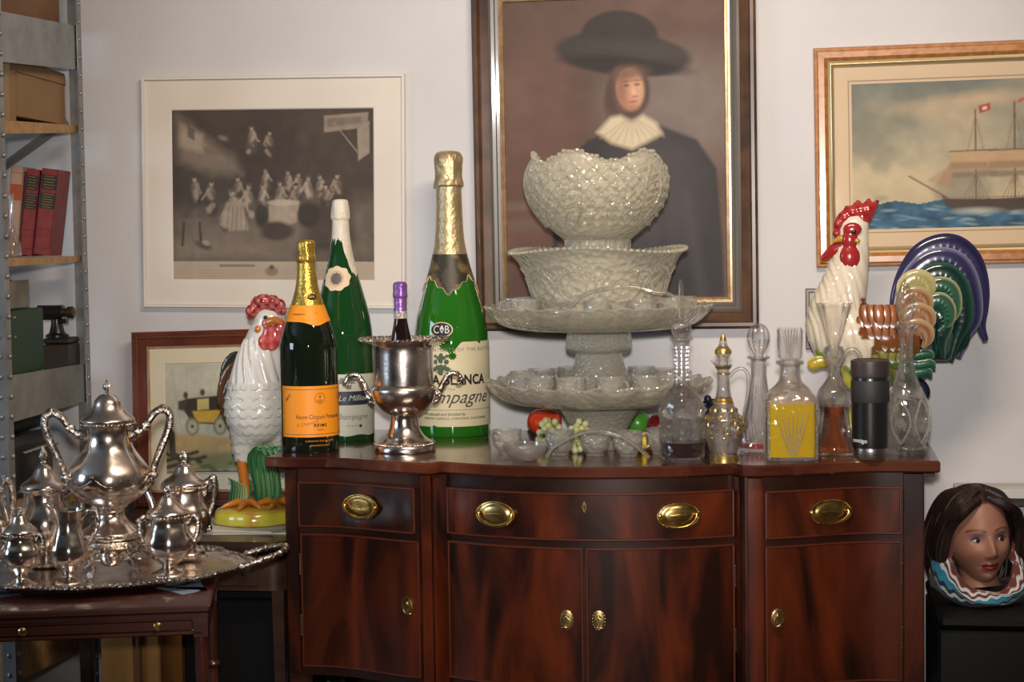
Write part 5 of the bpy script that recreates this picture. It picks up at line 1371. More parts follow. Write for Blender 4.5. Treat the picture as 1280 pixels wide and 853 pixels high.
def on_shelf(px, py, l):                # point of the plane l behind the aisle face under pixel
    # plane: (P - NEAR).LV = l
    r = ray(px, py); t = (l - (CAM - NEAR).dot(LV)) / r.dot(LV); return CAM + r * t
def zboard(rows, p):                    # top height of a sloping board at point p
    tn, tf = rows; f = (Vector((p.x, p.y, 0)) - NEAR).dot(DV) / DL; a_, b_ = zpix(tn, NEAR), zpix(tf, FAR); return a_ + (b_ - a_) * f
SF = math.atan2(CAM.x - NEAR.x, -(CAM.y - NEAR.y))     # turn that faces the camera from the shelf
def on_d(px, py, d):
    r = ray(px, py); t = (d - (CAM - NEAR).dot(DV)) / r.dot(DV); return CAM + r * t
def book(name, label, cat, p, w, d, h, lean, mats, rz, bands=(), grp=None):
    t = thing(name, label, cat, p, rz, grp); t.rotation_euler = (0, lean, rz)
    cv, pg = mats
    mb = MB(); c_ = .003
    mb.box((w / 2, c_ / 2, h / 2), (w, c_, h), bev=.001); mb.box((c_ / 2, d / 2, h / 2), (c_, d, h)); mb.box((w - c_ / 2, d / 2, h / 2), (c_, d, h))
    for z in (h * .08, h * .3, h * .62, h * .93): mb.tube([(c_, -.0005, z), (w - c_, -.0005, z)], .0012, 6)
    obj('cover', mb, cv, t); obj('pages', MB().box((w / 2, d / 2 + .002, h / 2), (w - 2 * c_ - .0006, d - .008, h - .008)), pg, t)
    for (z0, z1, m) in bands:
        o = obj('spine_label', MB().box((w / 2, -.0004, (z0 + z1) / 2 * h), (w - .003, .0012, (z1 - z0) * h)), m, t)
        mb = MB(); nl = max(1, int((z1 - z0) * h / .007))
        for k in range(nl): mb.box((w / 2 + (k % 2) * .001, -.0013, (z0 + (z1 - z0) * (k + .6) / (nl + .2)) * h), (w * (.7 if k % 2 else .55), .0006, .0022))
        obj('gilt_lines', mb, MATS['gilt_paint'], o)
    return t
pages_m = pmat('book_pages', (0.62, 0.52, 0.38, 1), rough=.8)
redc = pmat('red_cloth', (0.17, 0.018, 0.016, 1), rough=.5, color2=(0.24, 0.03, 0.025, 1), nscale=30)
tanc = pmat('tan_cloth', (0.42, 0.26, 0.17, 1), rough=.7); blk = pmat('label_black', (0.016, 0.012, 0.014, 1), rough=.5); rlab = pmat('label_red', (0.45, 0.05, 0.02, 1), rough=.5)
rowB = (323, 320)
for i, (x0, x1, lab, mats, h_px, bands, lean) in enumerate((
    (6, 22.5, 'tan cloth book with red spine label, left of the two red volumes', (tanc, pages_m), 112, ((.62, .80, rlab),), .10),
    (23.5, 40.5, 'red book in the middle of the leaning row, black spine label, behind the flask', (redc, pages_m), 108, ((.54, .72, blk), (.76, .93, blk)), .125),
    (41.5, 63, 'thicker red book at the right end of the leaning row on the steel shelving', (redc, pages_m), 108, ((.54, .72, blk), (.76, .93, blk)), .135))):
    p = on_d(x0, 319, DL * .74); s = scale_at(p); p.z = zboard(rowB, p) + .002 + abs(math.sin(lean)) * (x1 - x0) * s
    book('book', lab, 'book', p, (x1 - x0) * s * .97, .13, h_px * s, lean, mats, YAW, bands, None)
# glass flask before the books
p = on_d(16, 322, DL * .45); s = scale_at(p); p.z = zboard(rowB, p) + .0015
t = thing('glass_flask', 'small clear glass flask standing before the books on the steel shelving', 'flask', p)
o = smooth_prof([(10 * s, 0), (11 * s, 4 * s), (10 * s, 16 * s), (5 * s, 30 * s), (3.2 * s, 42 * s), (3.2 * s, 76 * s), (4.5 * s, 80 * s)], 4)
obj('body', MB().lathe(hollow(o, .002), 28), clear_m, t); obj('base_ring', MB().lathe([(10.5 * s, .001), (11.4 * s, 2 * s), (11.2 * s, 5 * s), (10.6 * s, 5 * s)], 28), clear_m, t)
# cartons
kraft = pmat('kraft_card', (0.27, 0.155, 0.07, 1), rough=.75, color2=(0.31, 0.185, 0.085, 1), nscale=6)
brown_card = pmat('brown_card', (0.15, 0.06, 0.022, 1), rough=.6, color2=(0.2, 0.085, 0.03, 1), nscale=8)
def carton(label, px0, px1, ytop, rows, l, depth, mat, slope=0.0):
    a_, b_ = on_shelf(px0, 160, l), on_shelf(px1, 160, l); z0 = max(zboard(rows, a_), zboard(rows, b_)) + .002
    m = (a_ + b_) / 2; h = zpix(ytop, Vector((m.x, m.y, 0))) - z0; w = (b_ - a_).xy.length
    t = thing('carton', label, 'box', (a_.x, a_.y, z0), math.atan2((b_ - a_).y, (b_ - a_).x))
    mb = MB(); P = [(0, 0, 0), (w, 0, 0), (w, depth, 0), (0, depth, 0), (0, 0, h), (w, 0, h - slope), (w, depth, h - slope), (0, depth, h)]
    mb.add(P, [(3, 2, 1, 0), (4, 5, 6, 7), (0, 1, 5, 4), (1, 2, 6, 5), (2, 3, 7, 6), (3, 0, 4, 7)], False); obj('body', mb, mat, t)
    mb = MB(); mb.add([(-.001, -.002, h * .98), (w + .001, -.002, h * .98 - slope), (w + .001, -.004, h * .80 - slope), (-.001, -.004, h * .74), (-.001, .002, h * .98), (w + .001, .002, h * .98 - slope), (w + .001, 0, h * .8 - slope), (-.001, 0, h * .74)], [(0, 3, 2, 1), (4, 5, 6, 7), (0, 1, 5, 4), (3, 7, 6, 2), (0, 4, 7, 3), (1, 2, 6, 5)], False); obj('flap', mb, mat, t)
    return t
carton('plain kraft carton on the second shelf, right of the narrow carton', 23, 82, 79, (149, 157), .04, .3, kraft, .012)
carton('narrow kraft carton at the very left of the second shelf', 13, 20.5, 74, (149, 157), .042, .3, kraft)
carton('reddish brown carton on the top shelf above the grey steel panel', 13, 78, -30, (20, 40), .04, .3, brown_card)
# lower shelf
rowC = (476, 462)
p = on_shelf(13, 466, .035); s = scale_at(p); p.z = zboard(rowC, p) + .004
p2 = on_shelf(56, 466, .035)
greenc = pmat('dark_green_cloth', (0.012, 0.045, 0.022, 1), rough=.55)
t = thing('box_file', 'dark green box file standing on the lower steel shelf', 'box file', p, math.atan2((p2 - p).y, (p2 - p).x)); w = (p2 - p).length; h = 82 * s
mb = MB().box((w / 2, .12, h / 2), (w, .24, h), bev=.002); obj('body', mb, greenc, t); obj('spine', MB().box((w * .12, -.002, h / 2), (w * .20, .004, h * .98), bev=.001), greenc, t)
mb = MB().box((w * .12, -.0045, h * .9), (.014, .001, .004)); mb.box((w * .12, -.0045, h * .6), (.012, .001, .004)); obj('gilt_lines', mb, MATS['gilt_paint'], t)
t3 = thing('grey_book', 'worn grey book lying tilted on top of the green box file', 'book', (p.x, p.y, p.z + h + .002), math.atan2((p2 - p).y, (p2 - p).x))
greyc = pmat('worn_grey_cloth', (0.25, 0.23, 0.19, 1), rough=.8, color2=(0.17, 0.15, 0.12, 1), nscale=12)
h3 = 36 * s
obj('cover', MB().box((w * .45, .03, h3 / 2), (w * .9, .005, h3), bev=.001).box((w * .45, .075, h3 / 2), (w * .9, .005, h3), bev=.001).box((.002, .0525, h3 / 2), (.004, .05, h3)), greyc, t3); obj('pages', MB().box((w * .45, .0525, h3 / 2), (w * .86, .038, h3 - .006)), pages_m, t3)
p = on_d(54, 462, DL * .80); p2 = on_d(86, 456, DL * .80); p.z = zboard(rowC, p2) + .004; s = scale_at(p2); w = (p2 - p).xy.length
black_lea = pmat('black_leatherette', (0.020, 0.017, 0.016, 1), rough=.45, bump=.3, bscale=250); dgm = pmat('dark_brown_case', (0.035, 0.026, 0.022, 1), rough=.45, bump=.2, bscale=200)
t = thing('instrument_case', 'dark brown case on the lower steel shelf under the black instrument', 'case', p, math.atan2((p2 - p).y, (p2 - p).x)); h = 32 * s
obj('body', MB().box((w / 2, .05, h / 2), (w, .10, h), bev=.003), dgm, t); obj('lid', MB().box((w / 2, .05, h + .009), (w * 1.0, .10, .016), bev=.004), black_lea, t)
zt = p.z + h + .018
t = thing('surveying_instrument', 'black brass-trimmed optical instrument on top of the dark brown case', 'instrument', (p.x, p.y, zt), math.atan2((p2 - p).y, (p2 - p).x))
blk_en = pmat('black_enamel', (0.012, 0.012, 0.013, 1), rough=.3, coat=.3)
obj('base', MB().lathe([(0, 0), (.032, 0), (.032, .006), (.022, .012), (.016, .035), (.016, .05), (0, .05)], 28, c=(w * .35, .05, 0)), blk_en, t)
obj('telescope', MB().tube([(w * .05 - .03, .05, .068), (w * .62, .05, .068)], .021, 20).box((w * .5, .05, .044), (w * .5, .03, .012), bev=.002), blk_en, t)
obj('eyepiece', MB().lathe([(0, 0), (.012, 0), (.012, .012), (.016, .012), (.017, .026), (.013, .03), (0, .03)], 20).xf(Matrix.Translation((w * .62, .05, .068)) @ Matrix.Rotation(PI / 2, 4, 'Y')), pmat('eyepiece_brass', (.12, .085, .04, 1), rough=.35, metal=.8), t)
# black machine on the shelf behind the tea service
p = on_shelf(20, 640, .10); p2 = on_shelf(90, 620, .10); zb = zpix(640, NEAR) 
obj('shelf_board', slab(640, 615, 648, 622, .012, WID - .01), pine, un)
t = thing('typewriter', 'black old typewriter on the shelf behind the silver service', 'typewriter', (p.x, p.y, max(zb, zpix(615, FAR)) + .003), math.atan2((p2 - p).y, (p2 - p).x)); w = .30
mb = MB(); M = None
side = [(0, 0), (.30, 0), (.30, .05), (.24, .07), (.20, .12), (.02, .14), (0, .12)]
mb.prism([(a_, b_) for a_, b_ in side], w, Matrix.Rotation(PI / 2, 4, 'Z') @ Matrix.Translation((0, -w, 0))); obj('body', mb, blk_en, t)
obj('roller', MB().tube([(-.05, .05, .165), (w + .05, .05, .165)], .022, 18).tube([(-.06, .05, .165), (-.04, .05, .165)], .026, 14), pmat('platen_rubber', (.02, .02, .02, 1), rough=.6), t)
obj('carriage', MB().box((w / 2, .075, .15), (w * 1.05, .02, .04), bev=.003).tube([(0, .02, .195), (w, .02, .195)], .004, 8), blk_en, t)
mb = MB()
for r in range(3):
    for k in range(9): mb.lathe([(0, 0), (.007, 0), (.0075, .004), (0, .005)], 10, c=(.03 + k * .03, .20 + r * .03 - .16 - .06, .075 + (2 - r) * .014))
obj('keys', mb, pmat('key_ivory', (.4, .37, .3, 1), rough=.4), t)

# ------------------------------------------------------------------ tea table, tray and silver
TA = .165 + .113
FR = on_z(262, 757, .68)
TBW, TBD = .57, .42
tab = thing('tea_table', 'small mahogany table with bamboo-turned legs and a slim drawer under the silver tray', 'table', (FR.x, FR.y, 0), TA)
redwood = pmat('red_mahogany', (0.034, 0.008, 0.005, 1), rough=.32, coat=.3, color2=(0.068, 0.016, 0.009, 1), nscale=6, nstretch=(.6, 4, 4), lo=.35, hi=.7)
obj('tabletop', MB().box((-TBW / 2, TBD / 2, .672), (TBW, TBD, .016), bev=.004).box((-TBW / 2, TBD / 2, .660), (TBW - .008, TBD - .008, .008)), redwood, tab)
obj('apron', MB().box((-TBW / 2, .0145, .6565), (TBW - .03, .017, .014)).box((-TBW / 2, .020, .637), (TBW - .03, .008, .04)).box((-TBW / 2, .012, .621), (TBW - .03, .014, .008), bev=.002).box((-TBW / 2, TBD - .014, .64), (TBW - .03, .014, .045)).box((-.016, TBD / 2, .64), (.014, TBD - .03, .045)).box((-TBW + .016, TBD / 2, .64), (.014, TBD - .03, .045)), redwood, tab)
dr = obj('drawer', MB().box((-TBW / 2, .013, .6375), (TBW - .075, .012, .021), bev=.0015), redwood, tab)
for px, py in ((28, 792), (197, 784)):
    r_ = on_y(px, py, 0); d = ray(px, py)
    n_ = Vector((math.sin(TA), -math.cos(TA), 0)); tt = ((Vector((FR.x, FR.y, 0)) - n_ * .006) - CAM).dot(n_) / d.dot(n_); q2 = CAM + d * tt
    loc = Matrix.Rotation(-TA, 4, 'Z') @ (q2 - Vector((FR.x, FR.y, 0)))
    mb = MB().lathe([(0, 0), (.0085, 0), (.009, .002), (.006, .004), (.0045, .003), (.0045, .007), (.006, .009), (.005, .011), (0, .011)], 20).xf(Matrix.Translation((loc.x, .007, .6375)) @ Matrix.Rotation(PI / 2, 4, 'X'))
    obj('knob', mb, brass, dr)
lp = smooth_prof([(.009, 0), (.010, .01), (.0105, .05), (.0115, .15), (.0115, .29), (.012, .30), (.016, .307), (.012, .314), (.0125, .33), (.013, .42), (.0125, .45), (.0135, .455), (.018, .463), (.0135, .471), (.0138, .49), (.0145, .60), (.0145, .612)], 3)
for x in (-.020, -TBW + .02):
    for y in (.020, TBD - .02):
        obj('leg', MB().lathe([(0, 0)] + lp, 24, c=(x, y, 0)).box((x, y, .638), (.030, .030, .052)), redwood, tab)
TZ = .705
TC = on_z(113, 708, TZ)
tray = thing('silver_tray', 'large oval silver tray with scalloped ornate rim holding the tea service', 'tray', (TC.x, TC.y, .6815), TA - .04)
A_, B_ = .36, .265
def tr_mod(a): return 1 + .022 * math.cos(8 * a) + .012 * math.cos(16 * a)
mb = MB(); prof = [(0, .012), (.5, .012), (.90, .012), (.93, .0135), (.965, .019), (.985, .0235), (1.0, .024)]
vs = []; n = 120
for f, z in prof[1:]: vs += [(A_ * f * (1 + (tr_mod(2 * PI * i / n) - 1) * f ** 3) * math.cos(2 * PI * i / n), B_ * f * (1 + (tr_mod(2 * PI * i / n) - 1) * f ** 3) * math.sin(2 * PI * i / n), z) for i in range(n)]
m_ = len(prof) - 1
for f, z in reversed(prof[1:]): vs += [(A_ * f * (1 + (tr_mod(2 * PI * i / n) - 1) * f ** 3) * math.cos(2 * PI * i / n), B_ * f * (1 + (tr_mod(2 * PI * i / n) - 1) * f ** 3) * math.sin(2 * PI * i / n), z - .0035) for i in range(n)]
fs = [(k * n + i, k * n + (i + 1) % n, (k + 1) * n + (i + 1) % n, (k + 1) * n + i) for k in range(2 * m_ - 1) for i in range(n)]
fs.append(tuple(range(n))); fs.append(tuple((2 * m_ - 1) * n + i for i in range(n)))
mb.add(vs, fs, True); obj('plate', mb, silver, tray)
mb = MB(); n = 150
for k in range(n):
    a = 2 * PI * k / n; f = tr_mod(a); big = abs(math.cos(4 * a)) > .85
    mb.ball((A_ * 1.0 * f * math.cos(a), B_ * 1.0 * f * math.sin(a), .025), (.0085, .0085, .006) if big else (.0058, .0058, .0045), 8, 5)
obj('rim_ornament', mb, silver_d, tray)
for sx in (-1, 1):
    pts = smooth_path([(sx * (A_ - .01), -.085, .028), (sx * (A_ + .035), -.080, .040), (sx * (A_ + .075), -.050, .050), (sx * (A_ + .088), 0, .054), (sx * (A_ + .075), .050, .050), (sx * (A_ + .035), .080, .040), (sx * (A_ - .01), .085, .028)], 6)
    mb = MB().tube(pts, .0065, 10)
    for k in range(0, len(pts), 3): mb.ball(pts[k], .0085, 8, 6)
    obj('handle', mb, silver_d, tray)
for a in (.7, PI - .7, PI + .7, -.7):
    obj('foot', MB().lathe([(0, 0), (.010, 0), (.011, .003), (.006, .0085), (0, .0085)], 14, c=(A_ * .62 * math.cos(a), B_ * .62 * math.sin(a), -.0005)), silver_d, tray)
# pale blue lace cloth under the tray
cl = MB(); lace = pmat('blue_lace', (0.30, 0.37, 0.46, 1), rough=.9, bump=.6, bscale=300, color2=(0.20, 0.25, 0.33, 1), nscale=220)
P = [(-.045, .04), (-.045, -.006), (-.16, .05)]
vs = [(-.025, .10, .6806), (-.11, .10, .6806), (-.075, .028, .6806), (-.035, .03, .6806), (-.055, .012, .6806), (-.02, .06, .6806)]
poly = [(-.015, .16), (-.018, .20), (-.035, .15), (-.065, .125), (-.095, .17), (-.14, .23), (-.2, .24), (-.3, .24), (-.4, .22), (-.475, .15), (-.51, .16), (-.53, .08), (-.53, .3), (-.3, .42), (-.05, .35)]
vs = [(x, y, .6806) for x, y in poly] + [(x, y, .6812) for x, y in poly]; k = len(poly)
cl.add(vs, [tuple(range(k - 1, -1, -1)), tuple(range(k, 2 * k))] + [(i, (i + 1) % k, k + (i + 1) % k, k + i) for i in range(k)], False)
o = obj('lace_cloth', cl, lace); o.location = (FR.x, FR.y, -.0005); o.rotation_euler = (0, 0, TA); tag(o, 'pale blue lace cloth peeking out between the silver tray and the table', 'cloth')
TS_Z = .6815 + .0132
def gad(mb, R, z, n, r, c=(0, 0), M=None):
    for k in range(n):
        a = 2 * PI * k / n; mb.ball((c[0] + R * math.sin(a), c[1] - R * math.cos(a), z), (r, r, r * .8), 7, 5)
def scroll(mb, pts, r, s, n=6, knobs=()):
    pp = smooth_path(pts, n); L_ = len(pp)
    mb.tube(pp, [r * (.75 + .5 * math.sin(PI * k / (L_ - 1))) for k in range(L_)], 10, flat=1.2)
    for q2 in knobs: mb.ball(pts[q2], (r * 1.7, r * 1.3, r * 1.5), 8, 6)
    a, b = pp[0], pp[-1]
    mb.ball(a, r * 1.6, 8, 6); mb.ball(b, r * 1.6, 8, 6)
    return mb
def silver_pot(name, label, cat, px, ybot, rfoot, body, lid=None, finial=None, handles=(), spout=None, gadroons=(), flute=0.0, knobs=(1, 2), hr=3.2, turn=0.0, z=None, nlobe=8):
    p, s, y0 = stand(px, ybot, rfoot, z or TS_Z)
    t = thing(name, label, cat, p, face_angle(p) + turn); Z = lambda y: (y0 - y) * s
    o = smooth_prof(prof_px(body, y0, s), 4)
    zt = o[-1][1]
    fl_ = (lambda a, t_, r, zq: 1 + flute * math.cos(nlobe * a)) if flute else None
    if lid is None: fl_ = lambda a, t_, r, zq: 1 + flute * math.cos(nlobe * a) + .42 * max(0, math.cos(a + PI / 2)) ** 5 * sstep((zq - zt * .78) / (zt * .22)) ** 2
    obj('body', MB().lathe([(0, 0)] + o + ([(max(o[-1][0] - .003, .001), zt - .001)] + [(max(r - .003, .001), zq) for r, zq in reversed(o) if zq > zt * .45] + [(0, zt * .45)] if lid is None else [(0, zt)]), 56, mod=fl_, zmod=(lambda a, t_, r, zq: .018 * max(0, math.cos(a + PI / 2)) ** 3 * sstep((zq - zt * .8) / (zt * .2))) if lid is None else None), silver, t)
    for (y, r, n_, gr) in gadroons:
        g = MB(); gad(g, r * s, Z(y), n_, gr * s); obj('gadroon_band', g, silver_d, t)
    if lid:
        lo = smooth_prof(prof_px(lid, y0, s), 4); ld = obj('lid', MB().lathe([(0, lo[0][1])] + lo, 48), silver, t)
        if finial:
            fo = smooth_prof(prof_px(finial, y0, s), 3); obj('finial', MB().lathe([(0, fo[0][1])] + fo, 20, mod=lambda a, t_, r, zq: 1 + .12 * math.cos(6 * a)), silver_d, ld)
    for h in handles:
        obj('handle', scroll(MB(), [(x * s, 0, Z(y)) for x, y in h], hr * s, s, knobs=knobs), silver_d, t)
    if spout:
        pp = smooth_path([(x * s, 0, Z(y)) for x, y, r in spout], 6); rr2 = [rib_interp([q2[2] * s for q2 in spout], k / (len(pp) - 1)) for k in range(len(pp))]
        obj('spout', MB().tube(pp, rr2, 14), silver, t)
    return t, p, s, Z
FIN = lambda top, bot: [(bot, 2.2), (bot - .16 * (bot - top), 3.6), (bot - .25 * (bot - top), 2.4), (bot - .45 * (bot - top), 5.2), (bot - .62 * (bot - top), 4.6), (bot - .78 * (bot - top), 2.4), (bot - .92 * (bot - top), 1.6), (top, 0)]
# urn on its stand
p, s, y0 = stand(140, 722, 38, TS_Z); Z = lambda y: (y0 - y) * s
urn = thing('coffee_urn', 'tallest silver coffee urn with two big scroll handles and burner stand, centre of the tray', 'urn', p, face_angle(p))
o = smooth_prof(prof_px([(672, 37), (669, 39), (664, 38), (660, 33), (653, 24), (645, 18), (638, 17.5), (632, 21, 1), (631, 22), (624, 34), (614, 45), (603, 50), (592, 50), (582, 46), (571, 38.5), (560, 31), (548, 27), (538, 27), (531, 30), (527, 32)], y0, s), 4)
obj('body', MB().lathe([(0, Z(672))] + o + [(0, o[-1][1])], 64, mod=lambda a, t_, r, zq: 1 + .012 * math.cos(8 * a) * (Z(632) < zq < Z(560))), silver, urn)
for (y, r_, n_, gr) in ((529, 33, 46, 2.4), (666, 38, 50, 2.3), (632, 20.5, 30, 1.8)):
    mb = MB(); gad(mb, r_ * s, Z(y), n_, gr * s); obj('gadroon_band', mb, silver_d, urn)
lo = smooth_prof(prof_px([(527, 33), (524, 33.5), (520, 30), (513, 22), (507, 18), (500, 15.5), (494, 10), (492, 5)], y0, s), 4); ld = obj('lid', MB().lathe([(0, lo[0][1])] + lo + [(0, lo[-1][1])], 52), silver, urn)
fo = smooth_prof(prof_px(FIN(474, 492.5), y0, s), 3); obj('finial', MB().lathe([(0, fo[0][1])] + fo, 20, mod=lambda a, t_, r, zq: 1 + .12 * math.cos(6 * a)), silver_d, ld)
for sx in (-1, 1):
    h = [(29, 546), (36, 541), (46, 533), (56, 519), (68, 513), (76, 521), (74, 538), (65, 560), (57, 580), (53, 595), (49, 604)]
    obj('handle', scroll(MB(), [(sx * x * s, 0, Z(y)) for x, y in h], 4.2 * s, s, knobs=(1, 2, 4, 9)), silver_d, urn)
ch_ = MB()
for k in range(8):                       # chased garland on the belly
    a = 2 * PI * k / 8
    pts = []
    for i in range(13):
        aa = a + (i / 12 - .5) * .7; zq = Z(594 + 9 * math.sin(PI * i / 12)); R = prof_r(o, zq) + .0005; pts.append((R * math.sin(aa), -R * math.cos(aa), zq))
    ch_.tube(pts, .0018, 6)
    R = prof_r(o, Z(590)) + .0005; ch_.ball((R * math.sin(a + .35), -R * math.cos(a + .35), Z(590)), .004, 7, 5)
obj('chasing', ch_, silver_d, urn)
st = obj('stand_ring', MB().lathe([(33 * s, Z(682)), (40 * s, Z(681)), (41.5 * s, Z(677)), (39.5 * s, Z(673)), (33 * s, Z(672.5))], 56), silver_d, urn)
for k in range(4):
    a = PI / 4 + k * PI / 2 + .1
    M = Matrix.Rotation(a, 4, 'Z')
    pts = smooth_path([M @ Vector((x * s, 0, max(Z(y), .0095))) for x, y in ((38, 680), (42, 688), (37, 697), (34, 706), (38, 714), (43, 717))], 4)
    mb = MB().tube(pts, [.0065, .008, .008, .007, .006] + [.0045] * (len(pts) - 8) + [.006, .008, .007], 8)
    for e in (.4, -.4): mb.tube([M @ Vector((40 * s, 0, Z(684))), Matrix.Rotation(a + e * .6, 4, 'Z') @ Vector((38 * s, 0, Z(690))), Matrix.Rotation(a + e, 4, 'Z') @ Vector((37.5 * s, 0, Z(683)))], [.005, .003, .004], 6)
    obj('leg', mb, silver_d, urn)
bo = smooth_prof(prof_px([(708, 6), (705, 12), (697, 15), (690, 14.5), (686, 10), (684, 5)], y0, s), 4); obj('burner', MB().lathe([(0, bo[0][1])] + bo + [(0, bo[-1][1])], 32), silver, urn)
obj('cross_bar', MB().tube([(-36 * s, 0, Z(700)), (36 * s, 0, Z(700))], .003, 6).tube([(0, -36 * s, Z(700)), (0, 36 * s, Z(700))], .003, 6), silver_d, urn)
# pots and jugs
silver_pot('coffee_pot', 'lidded silver coffee pot standing behind the creamer, left of the urn', 'coffee pot', 58, 710, 24,
    [(707, 22), (705, 25), (702, 23), (699, 14), (696, 13), (690, 22), (678, 31), (664, 35), (650, 35), (638, 31), (626, 26), (616, 25), (610, 28)],
    [(611, 28), (608, 29), (603, 26), (597, 17), (590, 12), (584, 9), (580, 4)], FIN(557, 581),
    handles=[[(26, 622), (34, 616), (42, 622), (45, 640), (42, 660), (36, 672)]], spout=[(-30, 672, 9), (-42, 655, 6.5), (-48, 632, 4.5), (-55, 616, 4)], gadroons=((612, 28, 40, 2.0), (705, 24, 36, 2.0)), flute=.012)
silver_pot('sugar_bowl', 'small lidded silver sugar bowl at the front left of the tray', 'sugar bowl', 27, 738, 19,
    [(734, 18), (732, 20), (729, 17), (724, 8.5), (720, 7.5), (714, 12), (706, 20), (697, 24), (688, 24), (679, 20), (672, 18.5), (666, 21)],
    [(667, 21), (664, 22), (660, 19), (654, 12), (648, 9), (644, 7), (642, 3)], FIN(633, 643),
    handles=[[(18, 678), (22, 670), (26, 674), (27, 686), (24, 694), (21, 698)], [(-19, 676), (-25, 668), (-31, 672), (-31, 686), (-26, 696), (-22, 700)]], gadroons=((668, 21, 32, 1.6), (732.5, 19, 28, 1.6)), flute=.015, hr=2.6)
silver_pot('cream_jug', 'open silver cream jug with a flared lip before the urn', 'jug', 87, 734, 18,
    [(730, 17), (728, 19), (725, 16), (721, 8.5), (717, 8), (711, 13), (703, 22), (694, 25), (684, 25), (673, 21), (662, 17), (651, 16), (643, 18), (637, 20)],
    handles=[[(15, 652), (24, 640), (34, 640), (37, 652), (32, 668), (25, 680), (20, 692)]], gadroons=((728.5, 18, 28, 1.6),), flute=.015, hr=2.6)
silver_pot('sugar_bowl', 'squat lidded silver sugar bowl right of the urn, nearest the tray handle', 'sugar bowl', 212, 725, 22,
    [(720, 21), (718, 23), (714, 19), (710, 10), (706, 9), (701, 15), (694, 25), (684, 30), (674, 30), (664, 27), (655, 23.5), (648, 23.5), (643, 26)],
    [(644, 26), (641, 27), (637, 24), (631, 15), (626, 11), (621, 8), (619, 4)], FIN(606, 620),
    handles=[[(24, 655), (30, 646), (36, 650), (36, 664), (32, 676), (28, 686)], [(-24, 655), (-30, 646), (-35, 650), (-35, 664), (-31, 676), (-28, 686)]], gadroons=((645, 26, 36, 1.9), (718.5, 22, 32, 1.8)), flute=.015, hr=2.8)
silver_pot('coffee_pot', 'lidded silver coffee pot at the back right of the tray, before the coach print', 'coffee pot', 233, 702, 22,
    [(697, 22), (694, 24), (689, 22), (684, 13), (680, 12), (673, 20), (662, 29), (650, 32), (638, 31), (628, 27), (618, 25), (611, 25), (606, 28)],
    [(607, 28), (604, 29), (599, 25), (592, 15), (586, 11), (582, 9), (579, 4)], FIN(561, 580),
    handles=[[(25, 616), (30, 602), (36, 597), (39, 606), (37, 626), (31, 645), (29, 660)]], spout=[(-28, 662, 8), (-38, 648, 6), (-42, 628, 4.5), (-48, 614, 4)], gadroons=((608, 28, 40, 2.0), (695, 23, 36, 2.0)), flute=.012, turn=-.25)
silver_pot('teapot', 'silver teapot cut off by the left edge, only its scroll handle showing', 'teapot', -27, 722, 24,
    [(717, 22), (715.5, 25), (714, 22), (709, 14), (704, 13), (697, 22), (686, 32), (672, 36), (658, 36), (646, 32), (634, 26), (624, 25), (618, 28)],
    [(619, 28), (616, 29), (611, 25), (604, 16), (598, 11), (594, 8), (591, 4)], FIN(574, 592),
    handles=[[(24, 634), (30, 612), (37, 602), (43, 612), (44, 634), (41, 654), (36, 668)]], gadroons=((620, 28, 40, 2.0), (716, 24, 36, 2.0)), flute=.012)

# ------------------------------------------------------------------ side table behind, with magazines
ST = thing('side_table', 'dark wooden side table behind the tray, carrying the left rooster and the coach print', 'side table', (0, 0, 0))
x0, x1, y0_, y1_ = -.56, .024, .06, WALL - .02
def rr_poly(x0, x1, y0, y1, r, n=8):
    P = []
    for cx, cy, a in ((x1 - r, y0 + r, -PI / 2), (x1 - .001, y1 - .001, 0), (x0 + .001, y1 - .001, PI / 2), (x0 + r, y0 + r, PI)):
        rad = r if cy == y0 + r else .001
        for k in range(n + 1): P.append((cx + rad * math.cos(a + PI / 2 * k / n), cy + rad * math.sin(a + PI / 2 * k / n)))
    return P
def plan(mb, poly, z0, z1):
    k = len(poly); mb.add([(x, y, z0) for x, y in poly] + [(x, y, z1) for x, y in poly], [tuple(range(k - 1, -1, -1)), tuple(range(k, 2 * k))] + [(i, (i + 1) % k, k + (i + 1) % k, k + i) for i in range(k)], False); return mb
dark_wood = pmat('dark_walnut', (0.030, 0.013, 0.009, 1), rough=.35, coat=.2, color2=(0.06, 0.025, 0.015, 1), nscale=5, nstretch=(.6, 4, 4))
obj('tabletop', plan(MB(), rr_poly(x0, x1, y0_, y1_, .05), .684, .70), dark_wood, ST)
obj('apron', plan(MB(), rr_poly(x0 + .015, x1 - .004, y0_ + .015, y1_ - .01, .045), .575, .684), dark_wood, ST)
dw = obj('drawer', MB().box(((x0 + x1) / 2, y0_ + .0125, .63), (.44, .012, .085), bev=.002), dark_wood, ST)
kp = on_y(310, 725, y0_); obj('knob', MB().lathe([(0, 0), (.007, 0), (.005, .008), (.011, .016), (.010, .024), (0, .027)], 20).xf(Matrix.Translation((kp.x, y0_ + .0065, .63)) @ Matrix.Rotation(PI / 2, 4, 'X')), pmat('dull_knob', (.06, .05, .05, 1), rough=.4, metal=.4), dw)
for x in (x0 + .04, x1 - .03):
    for y in (y0_ + .05, y1_ - .04): obj('leg', MB().tube([(x, y, 0), (x, y, .575)], [.014, .022], 4, up=(1, 1, 0)), dark_wood, ST)
mag_m = pmat('magazine_page', (0.60, 0.55, 0.48, 1), rough=.5, color2=(0.22, 0.2, 0.2, 1), nscale=9, lo=.5, hi=.68)
mag_n = pmat('magazine_cover', (0.52, 0.50, 0.47, 1), rough=.4, color2=(0.30, 0.28, 0.27, 1), nscale=7, lo=.5, hi=.6)
RP = on_z(327, 652, .711)
